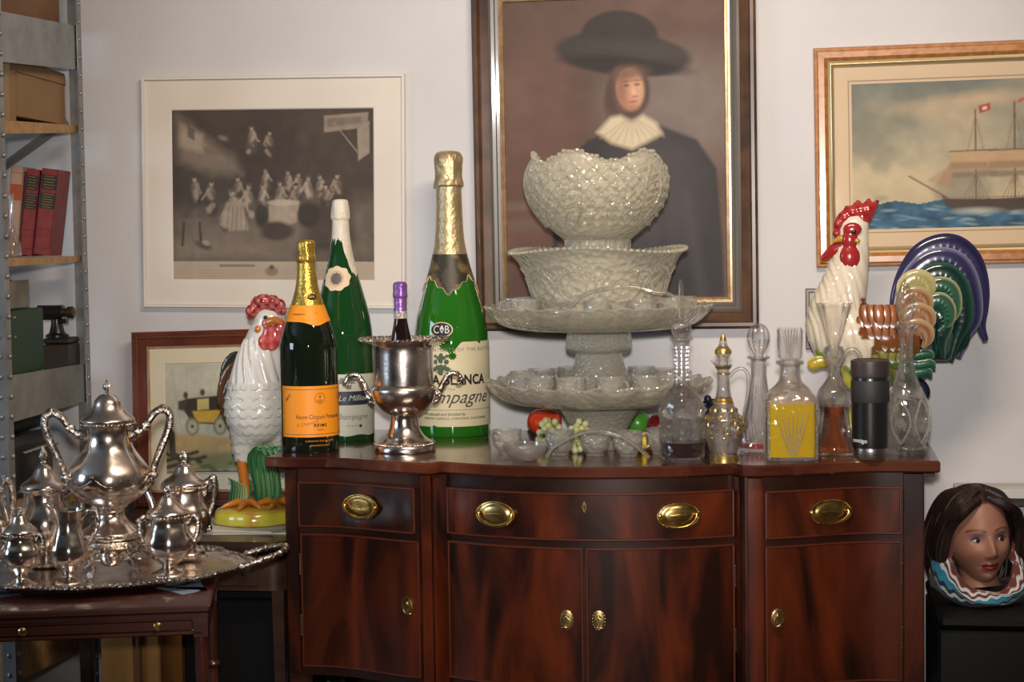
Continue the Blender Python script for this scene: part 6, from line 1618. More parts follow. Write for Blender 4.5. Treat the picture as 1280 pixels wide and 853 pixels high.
for i, (dx, dy, rz, z, lab) in enumerate(((-.02, .0, .10, .7005, 'pale magazine lying on the side table, lower of the pair under the rooster'), (.0, .01, -.12, .7055, 'printed magazine on top of another, directly under the left rooster'))):
    t = thing('magazine', lab, 'magazine', (min(RP.x + dx, -.145), RP.y + dy, z), rz)
    obj('pages', MB().box((0, 0, .002), (.25, .30, .003)), pages_m, t); obj('cover', MB().box((0, 0, .0042), (.252, .302, .0008)).box((0, 0, .0003), (.252, .302, .0004)), (mag_n, mag_m)[i], t)

# things on the floor below
bx0 = on_y(200, 830, 0).x + .012
t = thing('black_storage_box', 'black lidded storage box on the floor under the side table', 'box', (0, 0, 0))
blackbox = pmat('black_fabric_box', (0.004, 0.004, 0.0045, 1), rough=.85, spec=.2, bump=.3, bscale=300)
obj('body', MB().box(((bx0 - .02) / 2, .36, .27), (-.02 - bx0, .44, .54), bev=.006), blackbox, t); obj('lid', MB().box(((bx0 - .02) / 2, .36, .553), (-.02 - bx0 + .012, .452, .026), bev=.006), blackbox, t)
a_, b_ = on_y(127, 830, .0), on_y(200, 830, .0)
t = thing('blond_wood_cabinet', 'honey-coloured wooden cabinet on the floor behind the tea table legs', 'cabinet', (a_.x, 0, 0))
honey = pmat('honey_wood', (0.36, 0.17, 0.05, 1), rough=.3, coat=.4, color2=(0.26, 0.11, 0.03, 1), nscale=4, nstretch=(4, 4, .7)); w = b_.x - a_.x
obj('carcass', MB().box((w / 2, .17, .26), (w, .34, .52), bev=.004), honey, t); obj('top', MB().box((w / 2, .165, .528), (w + .006, .36, .016), bev=.004), honey, t)
obj('door', MB().box((w * .30, -.005, .26), (w * .56, .010, .46), bev=.003), honey, t); obj('stile', MB().box((w * .66, -.006, .26), (w * .10, .014, .48), bev=.005), pmat('stile_brown', (.14, .06, .03, 1), rough=.35), t)
# ------------------------------------------------------------------ fused organic forms
def fuse(mb, voxel, smooth=4):
    me = bpy.data.meshes.new('form'); me.from_pydata(mb.v, [], mb.f); me.update()
    o = bpy.data.objects.new('form', me); COL.objects.link(o)
    m = o.modifiers.new('r', 'REMESH'); m.mode = 'VOXEL'; m.voxel_size = voxel
    m2 = o.modifiers.new('s', 'SMOOTH'); m2.iterations = smooth; m2.factor = .5
    dg = bpy.context.evaluated_depsgraph_get(); dg.update()
    ev = o.evaluated_get(dg); em = ev.to_mesh(); out = MB()
    out.add([tuple(v.co) for v in em.vertices], [tuple(p.vertices) for p in em.polygons], True)
    ev.to_mesh_clear(); bpy.data.objects.remove(o); bpy.data.meshes.remove(me)
    return out
def paint(mb, fn): mb.c = [tuple(fn(Vector(v))[:3]) for v in mb.v]; return mb
def mixc(a, b, t): t = min(1, max(0, t)); return tuple(a[i] * (1 - t) + b[i] * t for i in range(3))
china = attr_mat('glazed_china', rough=.18, coat=.7)
W_ = srgb(224, 214, 196)[:3]; RED = srgb(140, 22, 26)[:3]; PINK = srgb(178, 62, 62)[:3]
# ------------------------------------------------------------------ rooster standing on the sideboard
RY = .42
def rp(px, py, dy=0.0): v = on_y(px, py, RY); return Vector((v.x, RY + dy, v.z))
RB = rp(1085, 455); RB = Vector((RB.x, RY, TOP))
sR = scale_at(RB)
L = lambda px, py, dy=0.0: rp(px, py, dy) - RB
rt = thing('ceramic_rooster', 'glazed ceramic rooster with dark blue-green tail behind the decanters at right', 'rooster', RB)
mb = MB()
pp = smooth_path([L(1150, 425), L(1115, 424), L(1078, 422), L(1050, 415), L(1046, 390), L(1054, 360), L(1062, 330), L(1066, 305), L(1067, 285), L(1068, 272)], 5)
rad = [24, 36, 41, 42, 36, 30, 24.5, 20, 18, 11]
mb.tube(pp, [rib_interp(rad, k / (len(pp) - 1)) * sR for k in range(len(pp))], 24, flat=.8)
mb.ball(L(1060, 418), (48 * sR, 34 * sR, 40 * sR), 24, 16); mb.ball(L(1108, 424), (46 * sR, 34 * sR, 34 * sR), 24, 16); mb.ball(L(1068, 283), (18.5 * sR, 15 * sR, 17 * sR), 16, 12)
mb.tube([L(1065, 445, -.02), L(1062, 466, -.02)], [.03, .016], 12); mb.tube([L(1095, 445, .02), L(1092, 466, .02)], [.03, .016], 12)
body = fuse(mb, .006, 5)
def groove(v):
    return v
def colR(v):
    px_ = (v - L(1074, 400)).x
    edge = L(1074, 400).x + .004 * math.sin(v.z * 130)
    if v.x > edge + .03 * (v.z - L(0, 400).z < -.06) and v.z < L(1074, 372).z + (v.x - edge) * -.3: return mixc(srgb(116, 62, 34)[:3], srgb(96, 98, 40)[:3], (L(0, 430).z - v.z) / .06)
    g = .5 + .5 * math.sin(v.x * 260 + v.z * 90)
    return mixc(W_, srgb(190, 176, 150)[:3], .5 * g * (v.z < L(0, 320).z))
for i, v in enumerate(body.v):          # modelled hackle grooves on neck and breast
    v = Vector(v)
    if v.x < L(1074, 0 + 400).x and v.z < L(0, 310).z:
        k = .0016 * math.sin(v.x * 430 + v.z * 120 + math.sin(v.z * 60)); d = Vector((v.x - L(1055, 0 + 400).x, v.y, 0)); 
        if d.length > 1e-4: v += d.normalized() * k
    body.v[i] = tuple(v)
obj('body', paint(body, colR), china, rt)
def leaf(mb, c, w, h, ang, y, c1, c2, thick=.0022, M=None, n=10):
    """Rounded feather: tip pointing down at angle ang, domed towards the viewer (-y)."""
    vs = []; cs = []; ca, sa = math.cos(ang), math.sin(ang)
    for j in range(n + 1):
        t = j / n; hw = w * (math.sin(PI * (.12 + .88 * t) ** .8) ** .6 if t < 1 else 0)
        for i in range(7):
            u = (i / 6 - .5) * 2; x, z = u * hw, -h * t; d = -thick * (1 - u * u) * math.sin(PI * min(1, t + .15)) - (.004 * t)
            X, Z_ = x * ca - z * sa, x * sa + z * ca
            p = Vector((c[0] + X, y + d, c[2] + Z_)); vs.append(tuple(p)); cs.append(mixc(c1, c2, abs(u) ** 2.5 * .95 + .7 * t ** 4 + .25 * (abs(u) < .12)))
    fs = [(j * 7 + i, j * 7 + i + 1, (j + 1) * 7 + i + 1, (j + 1) * 7 + i) for j in range(n) for i in range(6)]
    o = len(vs); vs += [(x, y_ + .004, z) for x, y_, z in vs]; cs += cs
    fs += [tuple(reversed([q2 + o for q2 in f])) for f in list(fs)]
    mb.add(vs, fs, True, cs)
wing = MB()
for r, (y, n, x0w, x1w) in enumerate(((436, 6, 1082, 1130), (421, 6, 1078, 1126), (406, 6, 1076, 1120), (392, 5, 1076, 1108))):
    for k in range(n):
        px = x0w + (x1w - x0w) * (k + .5 * (r % 2)) / (n - 1); yy_ = -.060 - .005 * r + .012 * abs(k - 2.5) / 2.5 + .0015 * (k % 2)
        leaf(wing, L(px, y - 12), 7.6 * sR, 29 * sR, .12, yy_, srgb(166, 98, 52)[:3] if r else srgb(140, 128, 60)[:3], srgb(62, 30, 16)[:3] if r else srgb(66, 74, 30)[:3])
obj('wing', wing, china, rt)
comb = MB()
prof = [(1043, 302), (1041, 286), (1045, 272), (1050, 268), (1052, 272), (1056, 262), (1061, 258), (1064, 263), (1070, 254), (1076, 252), (1078, 258), (1085, 250), (1091, 253), (1089, 258), (1097, 252), (1096, 264), (1088, 278), (1076, 286), (1064, 280), (1054, 288), (1048, 303)]
for k in range(len(prof)): pass
comb.prism([(L(x, y).x, L(x, y).z) for x, y in prof], .012, Matrix.Translation((0, -.006, 0)))
for (x, y, r_) in ((1046, 292, 6), (1048, 280, 7), (1056, 272, 9), (1066, 266, 10), (1076, 264, 10), (1085, 262, 9), (1062, 280, 9), (1078, 274, 8)): comb.ball(L(x, y, -.004), (r_ * sR, .018, r_ * sR), 14, 10)
for (a_, b_, r_) in (((1048, 278), (1050, 267), 4), ((1056, 270), (1059, 257), 4.5), ((1068, 264), (1073, 250), 4.5), ((1080, 262), (1087, 248), 4.5), ((1088, 262), (1098, 250), 4.5)): comb.tube([L(*a_, -.006), L(*b_, -.004)], [r_ * sR * 1.3, r_ * sR * .5], 12)
cf = fuse(comb, .0032, 3); obj('comb', paint(cf, lambda v: mixc(RED, PINK, .35 + .4 * math.sin(v.x * 200) * math.sin(v.z * 180) - v.y * 8)), china, rt)
wt = MB(); wt.ball(L(1062, 322, -.030), (13 * sR, .013, 17 * sR), 16, 12); wt.ball(L(1062, 300, -.030), (10 * sR, .011, 14 * sR), 14, 10); wt.tube([L(1056, 304, -.014), L(1042, 313, -.010), L(1026, 325, -.006)], [.014, .017, .006], 14, flat=.7); wt.ball(L(1065, 287, -.033), (12 * sR, .008, 9 * sR), 14, 10)
obj('wattles', paint(fuse(wt, .003, 2), lambda v: mixc(RED, PINK, .25 - v.y * 3)), china, rt)
bk = MB(); bk.tube([L(1058, 298, -.022), L(1048, 299, -.024), L(1040, 303, -.026)], [.011, .0085, .002], 12); bk.ball(L(1071, 301, -.036), (.008, .005, .006), 10, 8); obj('beak', bk, pmat('china_yellow', srgb(178, 140, 44), rough=.2, coat=.6), rt)
ey = obj('eye', MB().ball(L(1067, 290, -.041), (.006, .004, .0055), 12, 8), pmat('china_black', (.01, .01, .01, 1), rough=.15, coat=.6), rt)
# tail: each sickle a swept flattened bar
BLUE = srgb(28, 28, 58)[:3]; PUR = srgb(48, 45, 84)[:3]; DGREEN = srgb(18, 58, 48)[:3]; GREEN2 = srgb(44, 92, 64)[:3]; BLK = srgb(18, 26, 28)[:3]; CREAM = srgb(206, 196, 160)[:3]; BRN = srgb(128, 74, 38)[:3]; OLV = srgb(150, 140, 74)[:3]
def sickle(pts, w, y, c1, c2, edge=None, name='tail_feather', th=.30, w_end=.35):
    P_ = smooth_path([L(a, b, y) for a, b in pts], 8); n = len(P_); r_ = [w * sR * (.55 + .45 * math.sin(PI * min(1, .15 + k / n))) * (1 - (1 - w_end) * max(0, (k / n - .75) / .25)) for k in range(n)]
    mb = MB(); seg = 14
    # frame in the picture plane: width across the path, flat in depth
    vs = []; cs = []
    for k in range(n):
        t_ = (P_[min(k + 1, n - 1)] - P_[max(k - 1, 0)]).normalized(); nrm = Vector((-t_.z, 0, t_.x))
        for i in range(seg):
            a = 2 * PI * i / seg; rr_ = r_[k] * (1 + .05 * math.sin(k * 2.1) * (math.cos(a) < 0))
            vs.append(P_[k] + nrm * math.cos(a) * rr_ + Vector((0, -1, 0)) * math.sin(a) * rr_ * th)
            e_ = max(0, math.cos(a)) ** 6
            cc = mixc(c1, c2, .5 + .5 * math.sin(math.cos(a) * 9 + k * .12))
            cs.append(mixc(cc, edge, e_ * .9) if edge else cc)
    fs = [(k * seg + i, k * seg + (i + 1) % seg, (k + 1) * seg + (i + 1) % seg, (k + 1) * seg + i) for k in range(n - 1) for i in range(seg)] + [tuple(range(seg)), tuple((n - 1) * seg + i for i in range(seg))]
    mb.add(vs, fs, True, cs); return obj(name, mb, china, rt)
sickle([(1126, 400), (1127, 374), (1136, 346), (1152, 321), (1174, 309), (1196, 310), (1214, 326), (1224, 352), (1227, 385), (1227, 408), (1233, 426)], 16, .012, BLUE, srgb(52, 46, 84)[:3], PUR)
sickle([(1128, 392), (1134, 362), (1148, 339), (1170, 325), (1193, 328), (1208, 346), (1216, 374), (1217, 400), (1208, 420), (1198, 446)], 15, .002, PUR, BLUE, srgb(150, 150, 180)[:3])
sickle([(1142, 388), (1150, 362), (1164, 346), (1182, 344), (1196, 358), (1203, 380), (1204, 402), (1196, 424), (1188, 450)], 15, -.010, DGREEN, BLK, srgb(60, 100, 84)[:3])
sickle([(1150, 392), (1158, 370), (1172, 358), (1186, 362), (1192, 378), (1190, 396), (1178, 408)], 12, -.022, GREEN2, DGREEN, CREAM)
sickle([(1150, 400), (1160, 382), (1174, 376), (1184, 386), (1184, 402), (1172, 414)], 11, -.030, GREEN2, DGREEN, CREAM)
sickle([(1150, 412), (1162, 396), (1174, 394), (1180, 406), (1176, 424), (1178, 448)], 12, -.026, DGREEN, BLK, srgb(120, 150, 130)[:3])
sickle([(1146, 424), (1160, 412), (1172, 418), (1172, 436), (1166, 446)], 10, -.02, BLK, DGREEN)
sickle([(1190, 392), (1200, 408), (1202, 426), (1194, 442)], 11, .0, BLK, DGREEN)
fan = MB(); poly = [(1128, 398), (1130, 362), (1146, 330), (1174, 311), (1200, 313), (1218, 335), (1224, 368), (1222, 400), (1210, 424), (1200, 440), (1186, 452), (1160, 452), (1140, 440)]
fan.prism([(L(x, y).x, L(x, y).z) for x, y in poly], .016, Matrix.Translation((0, .008, 0)))
obj('tail_fan', paint(fuse(fan, .006, 3), lambda v: mixc(BLUE, DGREEN, .5 + .5 * math.sin((v - L(1140, 420)).length * 220))), china, rt)
for (x, y, q2) in ((1146, 352, OLV), (1143, 372, BRN), (1146, 392, BRN), (1144, 412, srgb(120, 66, 34)[:3])):
    sickle([(x - 16, y + 16), (x - 14, y + 4), (x - 2, y - 4), (x + 11, y), (x + 14, y + 12), (x + 8, y + 22)], 12, -.034 - .002 * (y - 350) / 20, q2, mixc(q2, CREAM, .35), CREAM)
for (x, y) in ((1148, 444), (1150, 456), (1146, 466)):
    sickle([(x - 16, y - 4), (x - 4, y), (x + 12, y - 2), (x + 18, y + 4)], 7, -.026, GREEN2, DGREEN, srgb(150, 176, 150)[:3], 'foot_leaf')
for (a, b, c_) in (((1036, 452), (1014, 456), srgb(196, 168, 50)[:3]), ((1042, 446), (1024, 440), srgb(106, 128, 44)[:3]), ((1100, 458), (1060, 460), srgb(110, 130, 50)[:3]), ((1130, 458), (1104, 452), srgb(96, 120, 48)[:3])):
    sickle([a, ((a[0] + b[0]) / 2, (a[1] + b[1]) / 2 - 3), b, (b[0] - 3, b[1] + 2)], 8, -.035, c_, mixc(c_, srgb(60, 90, 40)[:3], .5), None, 'foot_leaf')
sickle([(1130, 470), (1146, 478), (1156, 490), (1152, 500)], 8, -.01, BLUE, BLK, None, 'foot_leaf')
bs = MB(); hz = L(0, 458).z
bs.lathe(smooth_prof([(.070, 0), (.088, .02), (.075, .05), (.06, hz * .5), (.055, hz * .8), (.065, hz + .005)], 4), 40, mod=lambda a, t_, r, z: 1 + .08 * math.sin(7 * a + 20 * z), c=(0, 0, .0005)); bs.v = [(x * 1.15, y * .8, z) for x, y, z in bs.v]
obj('base', paint(bs, lambda v: mixc(srgb(60, 92, 48)[:3], srgb(170, 160, 60)[:3], .5 + .5 * math.sin(v.z * 60 + v.x * 40))), china, rt)

# ------------------------------------------------------------------ rooster on the side table
RB2 = Vector((min(RP.x, -.128), RP.y, .7105)); RY2 = RB2.y
s2 = scale_at(RB2)
L2 = lambda px, py, dy=0.0: on_y(px, py, RY2) + Vector((0, dy, 0)) - RB2
r2 = thing('ceramic_rooster', 'white glazed rooster with red comb on a yellow base, beside the orange-label bottle', 'rooster', RB2)
mb = MB()
pp = smooth_path([L2(306, 578), L2(308, 556), L2(318, 525), L2(322, 492), L2(324, 462), L2(330, 435), L2(335, 412), L2(337, 396)], 5); rad = [11, 18, 36, 38, 32, 27, 22, 15]
mb.tube(pp, [rib_interp(rad, k / (len(pp) - 1)) * s2 for k in range(len(pp))], 26, flat=.92)
mb.ball(L2(322, 510), (41 * s2, 38 * s2, 46 * s2), 24, 18); mb.ball(L2(337, 402), (20 * s2, 19 * s2, 20 * s2), 18, 14)
mb.tube([L2(340, 540, .02), L2(343, 565, .02)], [.04, .02], 14)
b2 = fuse(mb, .0045, 5)
for i, v in enumerate(b2.v):
    v = Vector(v); zt, zm = L2(0, 470).z, L2(0, 440).z
    if v.z < L2(0, 425).z:
        c_ = Vector((L2(322, 500).x, 0, v.z)); d = (v - c_); d.z = 0
        if d.length > 1e-4:
            a = math.atan2(d.x, -d.y)
            if v.z > L2(0, 478).z: k = .0028 * math.sin(a * 16 + 60 * v.z)
            else:
                row = v.z / .024 + .42 * abs(math.sin(a * 8)); k = .0050 * (1 - row % 1.0) * (.6 + .4 * abs(math.sin(a * 8)))
            v += d.normalized() * k
    b2.v[i] = tuple(v)
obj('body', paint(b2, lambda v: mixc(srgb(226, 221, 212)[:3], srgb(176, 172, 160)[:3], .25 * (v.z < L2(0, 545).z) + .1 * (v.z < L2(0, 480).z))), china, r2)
cm = MB()
for (x, y, r) in ((318, 388, 8), (322, 380, 8), (332, 376, 9), (343, 376, 8), (352, 381, 8), (357, 388, 6), (328, 388, 9), (340, 387, 8), (315, 396, 5), (348, 390, 6), (334, 371.5, 4.5), (346, 372.5, 4), (322, 374, 4.5)): cm.ball(L2(x, y, -.02 + .01 * math.sin(x)), (r * s2, r * s2 * .8, r * s2), 12, 8)
cmf = fuse(cm, .0035, 1); obj('comb', paint(cmf, lambda v: mixc(RED, srgb(222, 130, 122)[:3], .3 + .45 * math.sin(v.x * 260) * math.sin(v.z * 230))), china, r2)
wm = MB(); wm.ball(L2(345, 420, -.042), (12 * s2, .012, 18 * s2), 16, 12); wm.ball(L2(338, 427, -.044), (10 * s2, .012, 11 * s2), 14, 10); wm.ball(L2(352, 408, -.036), (11 * s2, .012, 12 * s2), 14, 10); wm.ball(L2(341, 404, -.038), (9 * s2, .010, 8 * s2), 14, 10)
obj('wattles', paint(fuse(wm, .003, 2), lambda v: mixc(srgb(190, 58, 54)[:3], srgb(224, 130, 122)[:3], .3 + .3 * math.sin(v.x * 300) + .2 * math.sin(v.z * 250))), china, r2)
by_ = pmat('china_orange', srgb(192, 112, 36), rough=.2, coat=.6)
bk = MB(); bk.tube([L2(344, 402, -.052), L2(353, 399, -.062), L2(363, 404, -.070)], [.013, .010, .002], 12); bk.ball(L2(328, 411, -.040), (.009, .007, .010), 12, 8); obj('beak', bk, by_, r2)
obj('eye', MB().ball(L2(338, 396, -.043), (.006, .004, .005), 12, 8), MATS['china_black'], r2)
def sk2(pts, w, y, c1, c2, edge=None):
    global rt, RB, RY, sR, L
    keep = (rt, L, sR); rt, L, sR = r2, L2, s2; o = sickle(pts, w, y, c1, c2, edge); rt, L, sR = keep; return o
for pts, w, c1, c2, e, y in (([(302, 450), (291, 447), (281, 458), (276, 475), (274, 490)], 7, srgb(40, 38, 34)[:3], srgb(66, 62, 50)[:3], None, .02), ([(304, 462), (291, 460), (280, 476), (275, 500), (279, 520)], 8, srgb(54, 48, 36)[:3], srgb(120, 74, 40)[:3], srgb(150, 110, 60)[:3], .012),
    ([(304, 476), (292, 476), (283, 494), (281, 516), (287, 536)], 7.5, srgb(112, 60, 34)[:3], srgb(70, 62, 40)[:3], srgb(160, 116, 66)[:3], .004), ([(304, 490), (296, 490), (289, 508), (289, 528), (294, 548)], 7.5, srgb(128, 44, 34)[:3], srgb(70, 40, 30)[:3], srgb(150, 90, 60)[:3], -.006), ([(304, 508), (299, 512), (294, 530), (297, 556), (302, 572)], 5.5, srgb(40, 36, 30)[:3], srgb(70, 60, 44)[:3], None, -.010)):
    sk2(pts, w, y, c1, c2, e)
def leg2(x0, y):
    mb = MB(); f = L2(x0 + 10, 631, y); f.z = .050
    P_ = smooth_path([L2(x0 + 2, 566, y), L2(x0 + 5, 592, y), Vector((f.x - .004, f.y, .085)), f], 6)
    mb.tube(P_, [.0135 - .002 * k / len(P_) + .0013 * (k % 2) for k in range(len(P_))], 12)
    for (dx, dy) in ((-.048, -.045), (.004, -.078), (.046, -.050), (.01, .045)):
        mb.tube([f, f + Vector((dx * .5, dy * .5, .006)), f + Vector((dx, dy, -.002))], [.0125, .0095, .0055], 10)
        mb.tube([f + Vector((dx, dy, -.002)), f + Vector((dx * 1.16, dy * 1.16, -.006))], [.005, .001], 8)
    return mb
obj('leg', leg2(301, -.01), by_, r2); obj('leg', leg2(334, .03), by_, r2)
gr = MB()
for k in range(15):
    x = 318 + k * 2.1; q2 = (k * 37 % 11) / 11
    P_ = smooth_path([L2(330 + (k - 7) * 1.6, 648, .02 + .03 * q2), L2(x + 2, 610, .0), L2(x - 2 + 6 * q2, 575 - 12 * q2, -.03), L2(x + 4 + 8 * q2, 552 - 8 * q2 + 10, -.045), L2(x + 10 + 10 * q2, 556 + 14 * q2, -.05)], 6)
    gr.tube(P_, [.0075 * (1 - .75 * (i / len(P_)) ** 2) for i in range(len(P_))], 8, flat=.6, color=mixc(srgb(24, 96, 56)[:3], srgb(120, 164, 110)[:3], q2))
for k in range(8):
    x = 284 + k * 3.4; q2 = (k * 29 % 7) / 7
    P_ = smooth_path([L2(290 + k * 2.5, 648, .0), L2(x + 6, 628, -.02), L2(x + 10 - 4 * q2, 604 + 6 * q2, -.025), L2(x + 6, 596 + 10 * q2, -.03)], 6)
    gr.tube(P_, [.008 * (1 - .7 * i / len(P_)) for i in range(len(P_))], 8, flat=.6, color=mixc(srgb(40, 104, 70)[:3], srgb(170, 190, 130)[:3], q2))
obj('grass', gr, china, r2)
bs = MB().lathe(smooth_prof([(.100, 0), (.108, .004), (.109, .018), (.104, .032), (.092, .040), (.05, .044)], 4) + [(0, .045)], 56, mod=lambda a, t_, r, z: 1 + .025 * math.sin(5 * a) + .012 * math.sin(13 * a))
obj('base', paint(bs, lambda v: mixc(srgb(196, 184, 62)[:3], srgb(176, 116, 40)[:3], .75 * max(0, math.sin(v.x * 70 + math.sin(v.y * 60)) * math.sin(v.y * 50 + 1)) + .3 * (v.z > .034))), china, r2)

# ------------------------------------------------------------------ mannequin head, black bin, white table at right
hb = on_y(1226, 751, .33); HBZ = hb.z
t = thing('black_bin', 'large black box at the lower right under the mannequin head', 'box', (0, 0, 0))
bxl = 1.605; bxr = 2.45
plast = pmat('black_plastic', (0.004, 0.004, 0.0045, 1), rough=.55, spec=.3)
YB0 = hb.y - .16
obj('body', MB().box(((bxl + bxr) / 2, (YB0 + WALL - .04) / 2, (HBZ - .04) / 2), (bxr - bxl, WALL - .04 - YB0, HBZ - .04), bev=.008), plast, t)
obj('lid', MB().box(((bxl + bxr) / 2, (YB0 + WALL - .04) / 2, HBZ - .0205), (bxr - bxl, WALL - .03 - YB0, .038), bev=.012), plast, t)
hc = on_y(1222, 672, hb.y); sH = scale_at(hc)
HZ = hc.z
base = Vector((hc.x, hb.y, HBZ))
head = thing('mannequin_head', 'mannequin head with long brown hair and purple eye shadow in a striped scarf', 'mannequin head', base, 0)
K = 90 * sH / .178                       # face size measured on the photo
zc = HZ - HBZ
FA2 = face_angle(base) + .36
RM = Matrix.Translation((0, 0, zc)) @ Matrix.Rotation(FA2, 4, 'Z') @ Matrix.Rotation(-.06, 4, 'Y') @ Matrix.Rotation(-.05, 4, 'X') @ Matrix.Scale(K, 4)
def gauss(x, z, cx, cz, sx, sz): return math.exp(-((x - cx) / sx) ** 2 - ((z - cz) / sz) ** 2)
def face_pt(az, t):
    """az 0 = straight ahead (-y); t -1 chin .. 1 crown."""
    z = .115 * math.sin(t * PI / 2) if t > 0 else .112 * math.sin(t * PI / 2)
    r = math.cos(t * PI / 2)
    jaw = 1 - .30 * sstep((-.015 - z) / .09)
    x = .074 * (r ** .75) * math.sin(az) * jaw; y = -.092 * (r ** (.62 if abs(az) < 1.6 else .9)) * math.cos(az) * (1 if math.cos(az) > 0 else 1.05)
    if math.cos(az) > 0 and z < -.02: y *= 1 - .10 * sstep((-.02 - z) / .09)
    if math.cos(az) > .2:
        f = sstep((math.cos(az) - .2) / .4); d = 0
        d += .008 * gauss(x, z, 0, -.010, .009, .022) + .016 * gauss(x, z, 0, -.031, .0095, .012) + .006 * gauss(x, z, 0, -.020, .011, .016)
        for sg in (-1, 1):
            d += .006 * gauss(x, z, sg * .011, -.036, .006, .006) - .011 * gauss(x, z, sg * .030, .004, .017, .012) + .004 * gauss(x, z, sg * .030, .024, .02, .008) + .005 * gauss(x, z, sg * .043, -.026, .02, .018) - .003 * gauss(x, z, sg * .026, -.060, .010, .012)
        d += .0065 * gauss(x, z, 0, -.0575, .018, .0048) + .0080 * gauss(x, z, 0, -.0675, .015, .0055) - .0040 * gauss(x, z, 0, -.062, .021, .0016) - .003 * gauss(x, z, 0, -.078, .016, .005) + .008 * gauss(x, z, 0, -.094, .016, .012)
        y -= d * f
    return Vector((x, y, z))
SK = srgb(156, 110, 92)[:3]
def face_col(az, t):
    p = face_pt(az, t); x, z = p.x, p.z; c_ = SK
    if p.y < 0:
        for sg in (-1, 1):
            c_ = mixc(c_, srgb(186, 110, 96)[:3], .35 * gauss(x, z, sg * .045, -.024, .016, .016))
            c_ = mixc(c_, srgb(128, 104, 140)[:3], .85 * gauss(x, z, sg * .031, .012, .016, .0065))
            bz = .0255 + .004 * (1 - ((abs(x) - .033) / .018) ** 2)
            if .012 < abs(x) < .052 and x * sg > 0: c_ = mixc(c_, srgb(58, 36, 30)[:3], .85 * math.exp(-((z - bz) / .0028) ** 2))
        up_ = (abs(x) < .021) and (-.0625 < z < -.0535 - .10 * max(0, abs(x) - .006) + .0015 * math.cos(abs(x) * 500)); lo_ = abs(x) < .020 and -.0725 + 12 * x * x < z <= -.062
        if up_ or lo_: c_ = srgb(136, 46, 42)[:3]
        if abs(x) < .020 and abs(z + .062) < .0011: c_ = srgb(70, 20, 20)[:3]
        for sg in (-1, 1): c_ = mixc(c_, srgb(96, 50, 42)[:3], .8 * gauss(x, z, sg * .0065, -.0405, .003, .0022))
    return c_
skin = attr_mat('mannequin_skin', rough=.45, spec=.4)
mb = MB(); NU, NV = 150, 130
mb.grid(lambda u, v: face_pt((u - .5) * 2 * PI, -1 + 2 * v), NU, NV, color=lambda u, v: face_col((u - .5) * 2 * PI, -1 + 2 * v))
o0 = len(mb.v)
mb.tube([(0, .015, -.05), (.0, .012, -.10), (.0, .008, -.125)], [.048, .046, .052], 28, color=SK)
for sg in (-1, 1): mb.ball((sg * .073, .008, -.01), (.008, .018, .028), 14, 10, color=SK)
mb.xf(RM); obj('face', mb, skin, head)
for sg in (-1, 1):
    e = MB().ball((0, 0, 0), .0125, 20, 14); ec = Vector((sg * .030, face_pt(sg * .42, .035).y + .0075, .002)); M = RM @ Matrix.Translation(ec)
    e.xf(M @ Matrix.Scale(.62, 4, (0, 0, 1)) @ Matrix.Scale(1.05, 4, (1, 0, 0))); eo = obj('eye', e, pmat('eye_white', srgb(186, 176, 168), rough=.2, coat=.5), head)
    gz = Vector((.0022, -.0122, .0008)); ir = MB().ball(gz, (.0056, .0016, .0056), 16, 10); ir.xf(M); obj('iris', ir, pmat('iris_brown', (.028, .016, .012, 1), rough=.15, coat=.6), eo)
    ls = MB(); lower = MB()
    pts = [RM @ (ec + Vector((.0155 * math.cos(a), -.0112 + .0065 * math.cos(a) ** 2, .0072 * math.sin(a)))) for a in np.linspace(.12, PI - .12, 14)]; ls.tube(pts, [.0006 + .0013 * math.sin(PI * k / 13) for k in range(14)], 6)
    obj('eyelashes', ls, pmat('lash_black', (.012, .009, .009, 1), rough=.6), head)
hair_m = pmat('brown_hair', (0.010, 0.005, 0.004, 1), rough=.45, color2=(0.030, 0.014, 0.009, 1), nscale=30, nstretch=(3, 3, .4), lo=.35, hi=.7, spec=.4)
hr = MB(); g = random.Random(4)
capm = MB(); capm.grid(lambda u, v: (lambda p: Vector((p.x * 1.15, p.y * 1.10 + .012, p.z * 1.10 + .006)))(face_pt(PI * .5 + u * PI, -.35 + 1.35 * v)), 50, 40)
capm.grid(lambda u, v: (lambda p: Vector((p.x * 1.12, p.y * 1.05 + .004, p.z * 1.09 + .006)))(face_pt(-PI + 2 * PI * u, .50 + .50 * v)), 60, 14)
hr.add(capm.v, capm.f)
for side in (-1, 1):
    for k in range(46):
        f = k / 45; y0h = -.075 + .15 * f; xs = .012 * side + g.uniform(-.004, .004)
        bulge = g.uniform(.94, 1.12)
        P0 = Vector((xs, y0h * .95 - .002, (.122 if f > .12 else .104) - .03 * abs(f - .4) ** 1.5 + g.uniform(0, .005)))
        fr = max(0, 1 - f * 3.0)
        P1 = Vector((side * (.050 + .006 * bulge), -.080 * fr + y0h * .85 * (1 - fr), .100 - .024 * fr + g.uniform(-.004, .006)))
        P2 = Vector((side * (.084 * bulge), -.058 * fr + y0h * .8 * (1 - fr) + .012, .045 + g.uniform(-.01, .01)))
        P3 = Vector((side * (.094 * bulge + .006), .0 * fr + y0h * .8 + .020 + .012 * fr, -.02 + g.uniform(-.012, .012)))
        P4 = Vector((side * (.090 * bulge), y0h * .7 + .026 + .01 * fr, -.09 + g.uniform(-.012, .012)))
        P5 = Vector((side * (.072 * bulge + g.uniform(-.01, .012)), y0h * .6 + .024, -.128 + g.uniform(-.008, .012)))
        pts = smooth_path([P0, P1, P2, P3, P4, P5], 5); n = len(pts)
        hr.tube(pts, [(.0080 + .0040 * math.sin(PI * i / n)) * (1 if i < n - 4 else (n - i) / 5) for i in range(n)], 7, flat=.7)
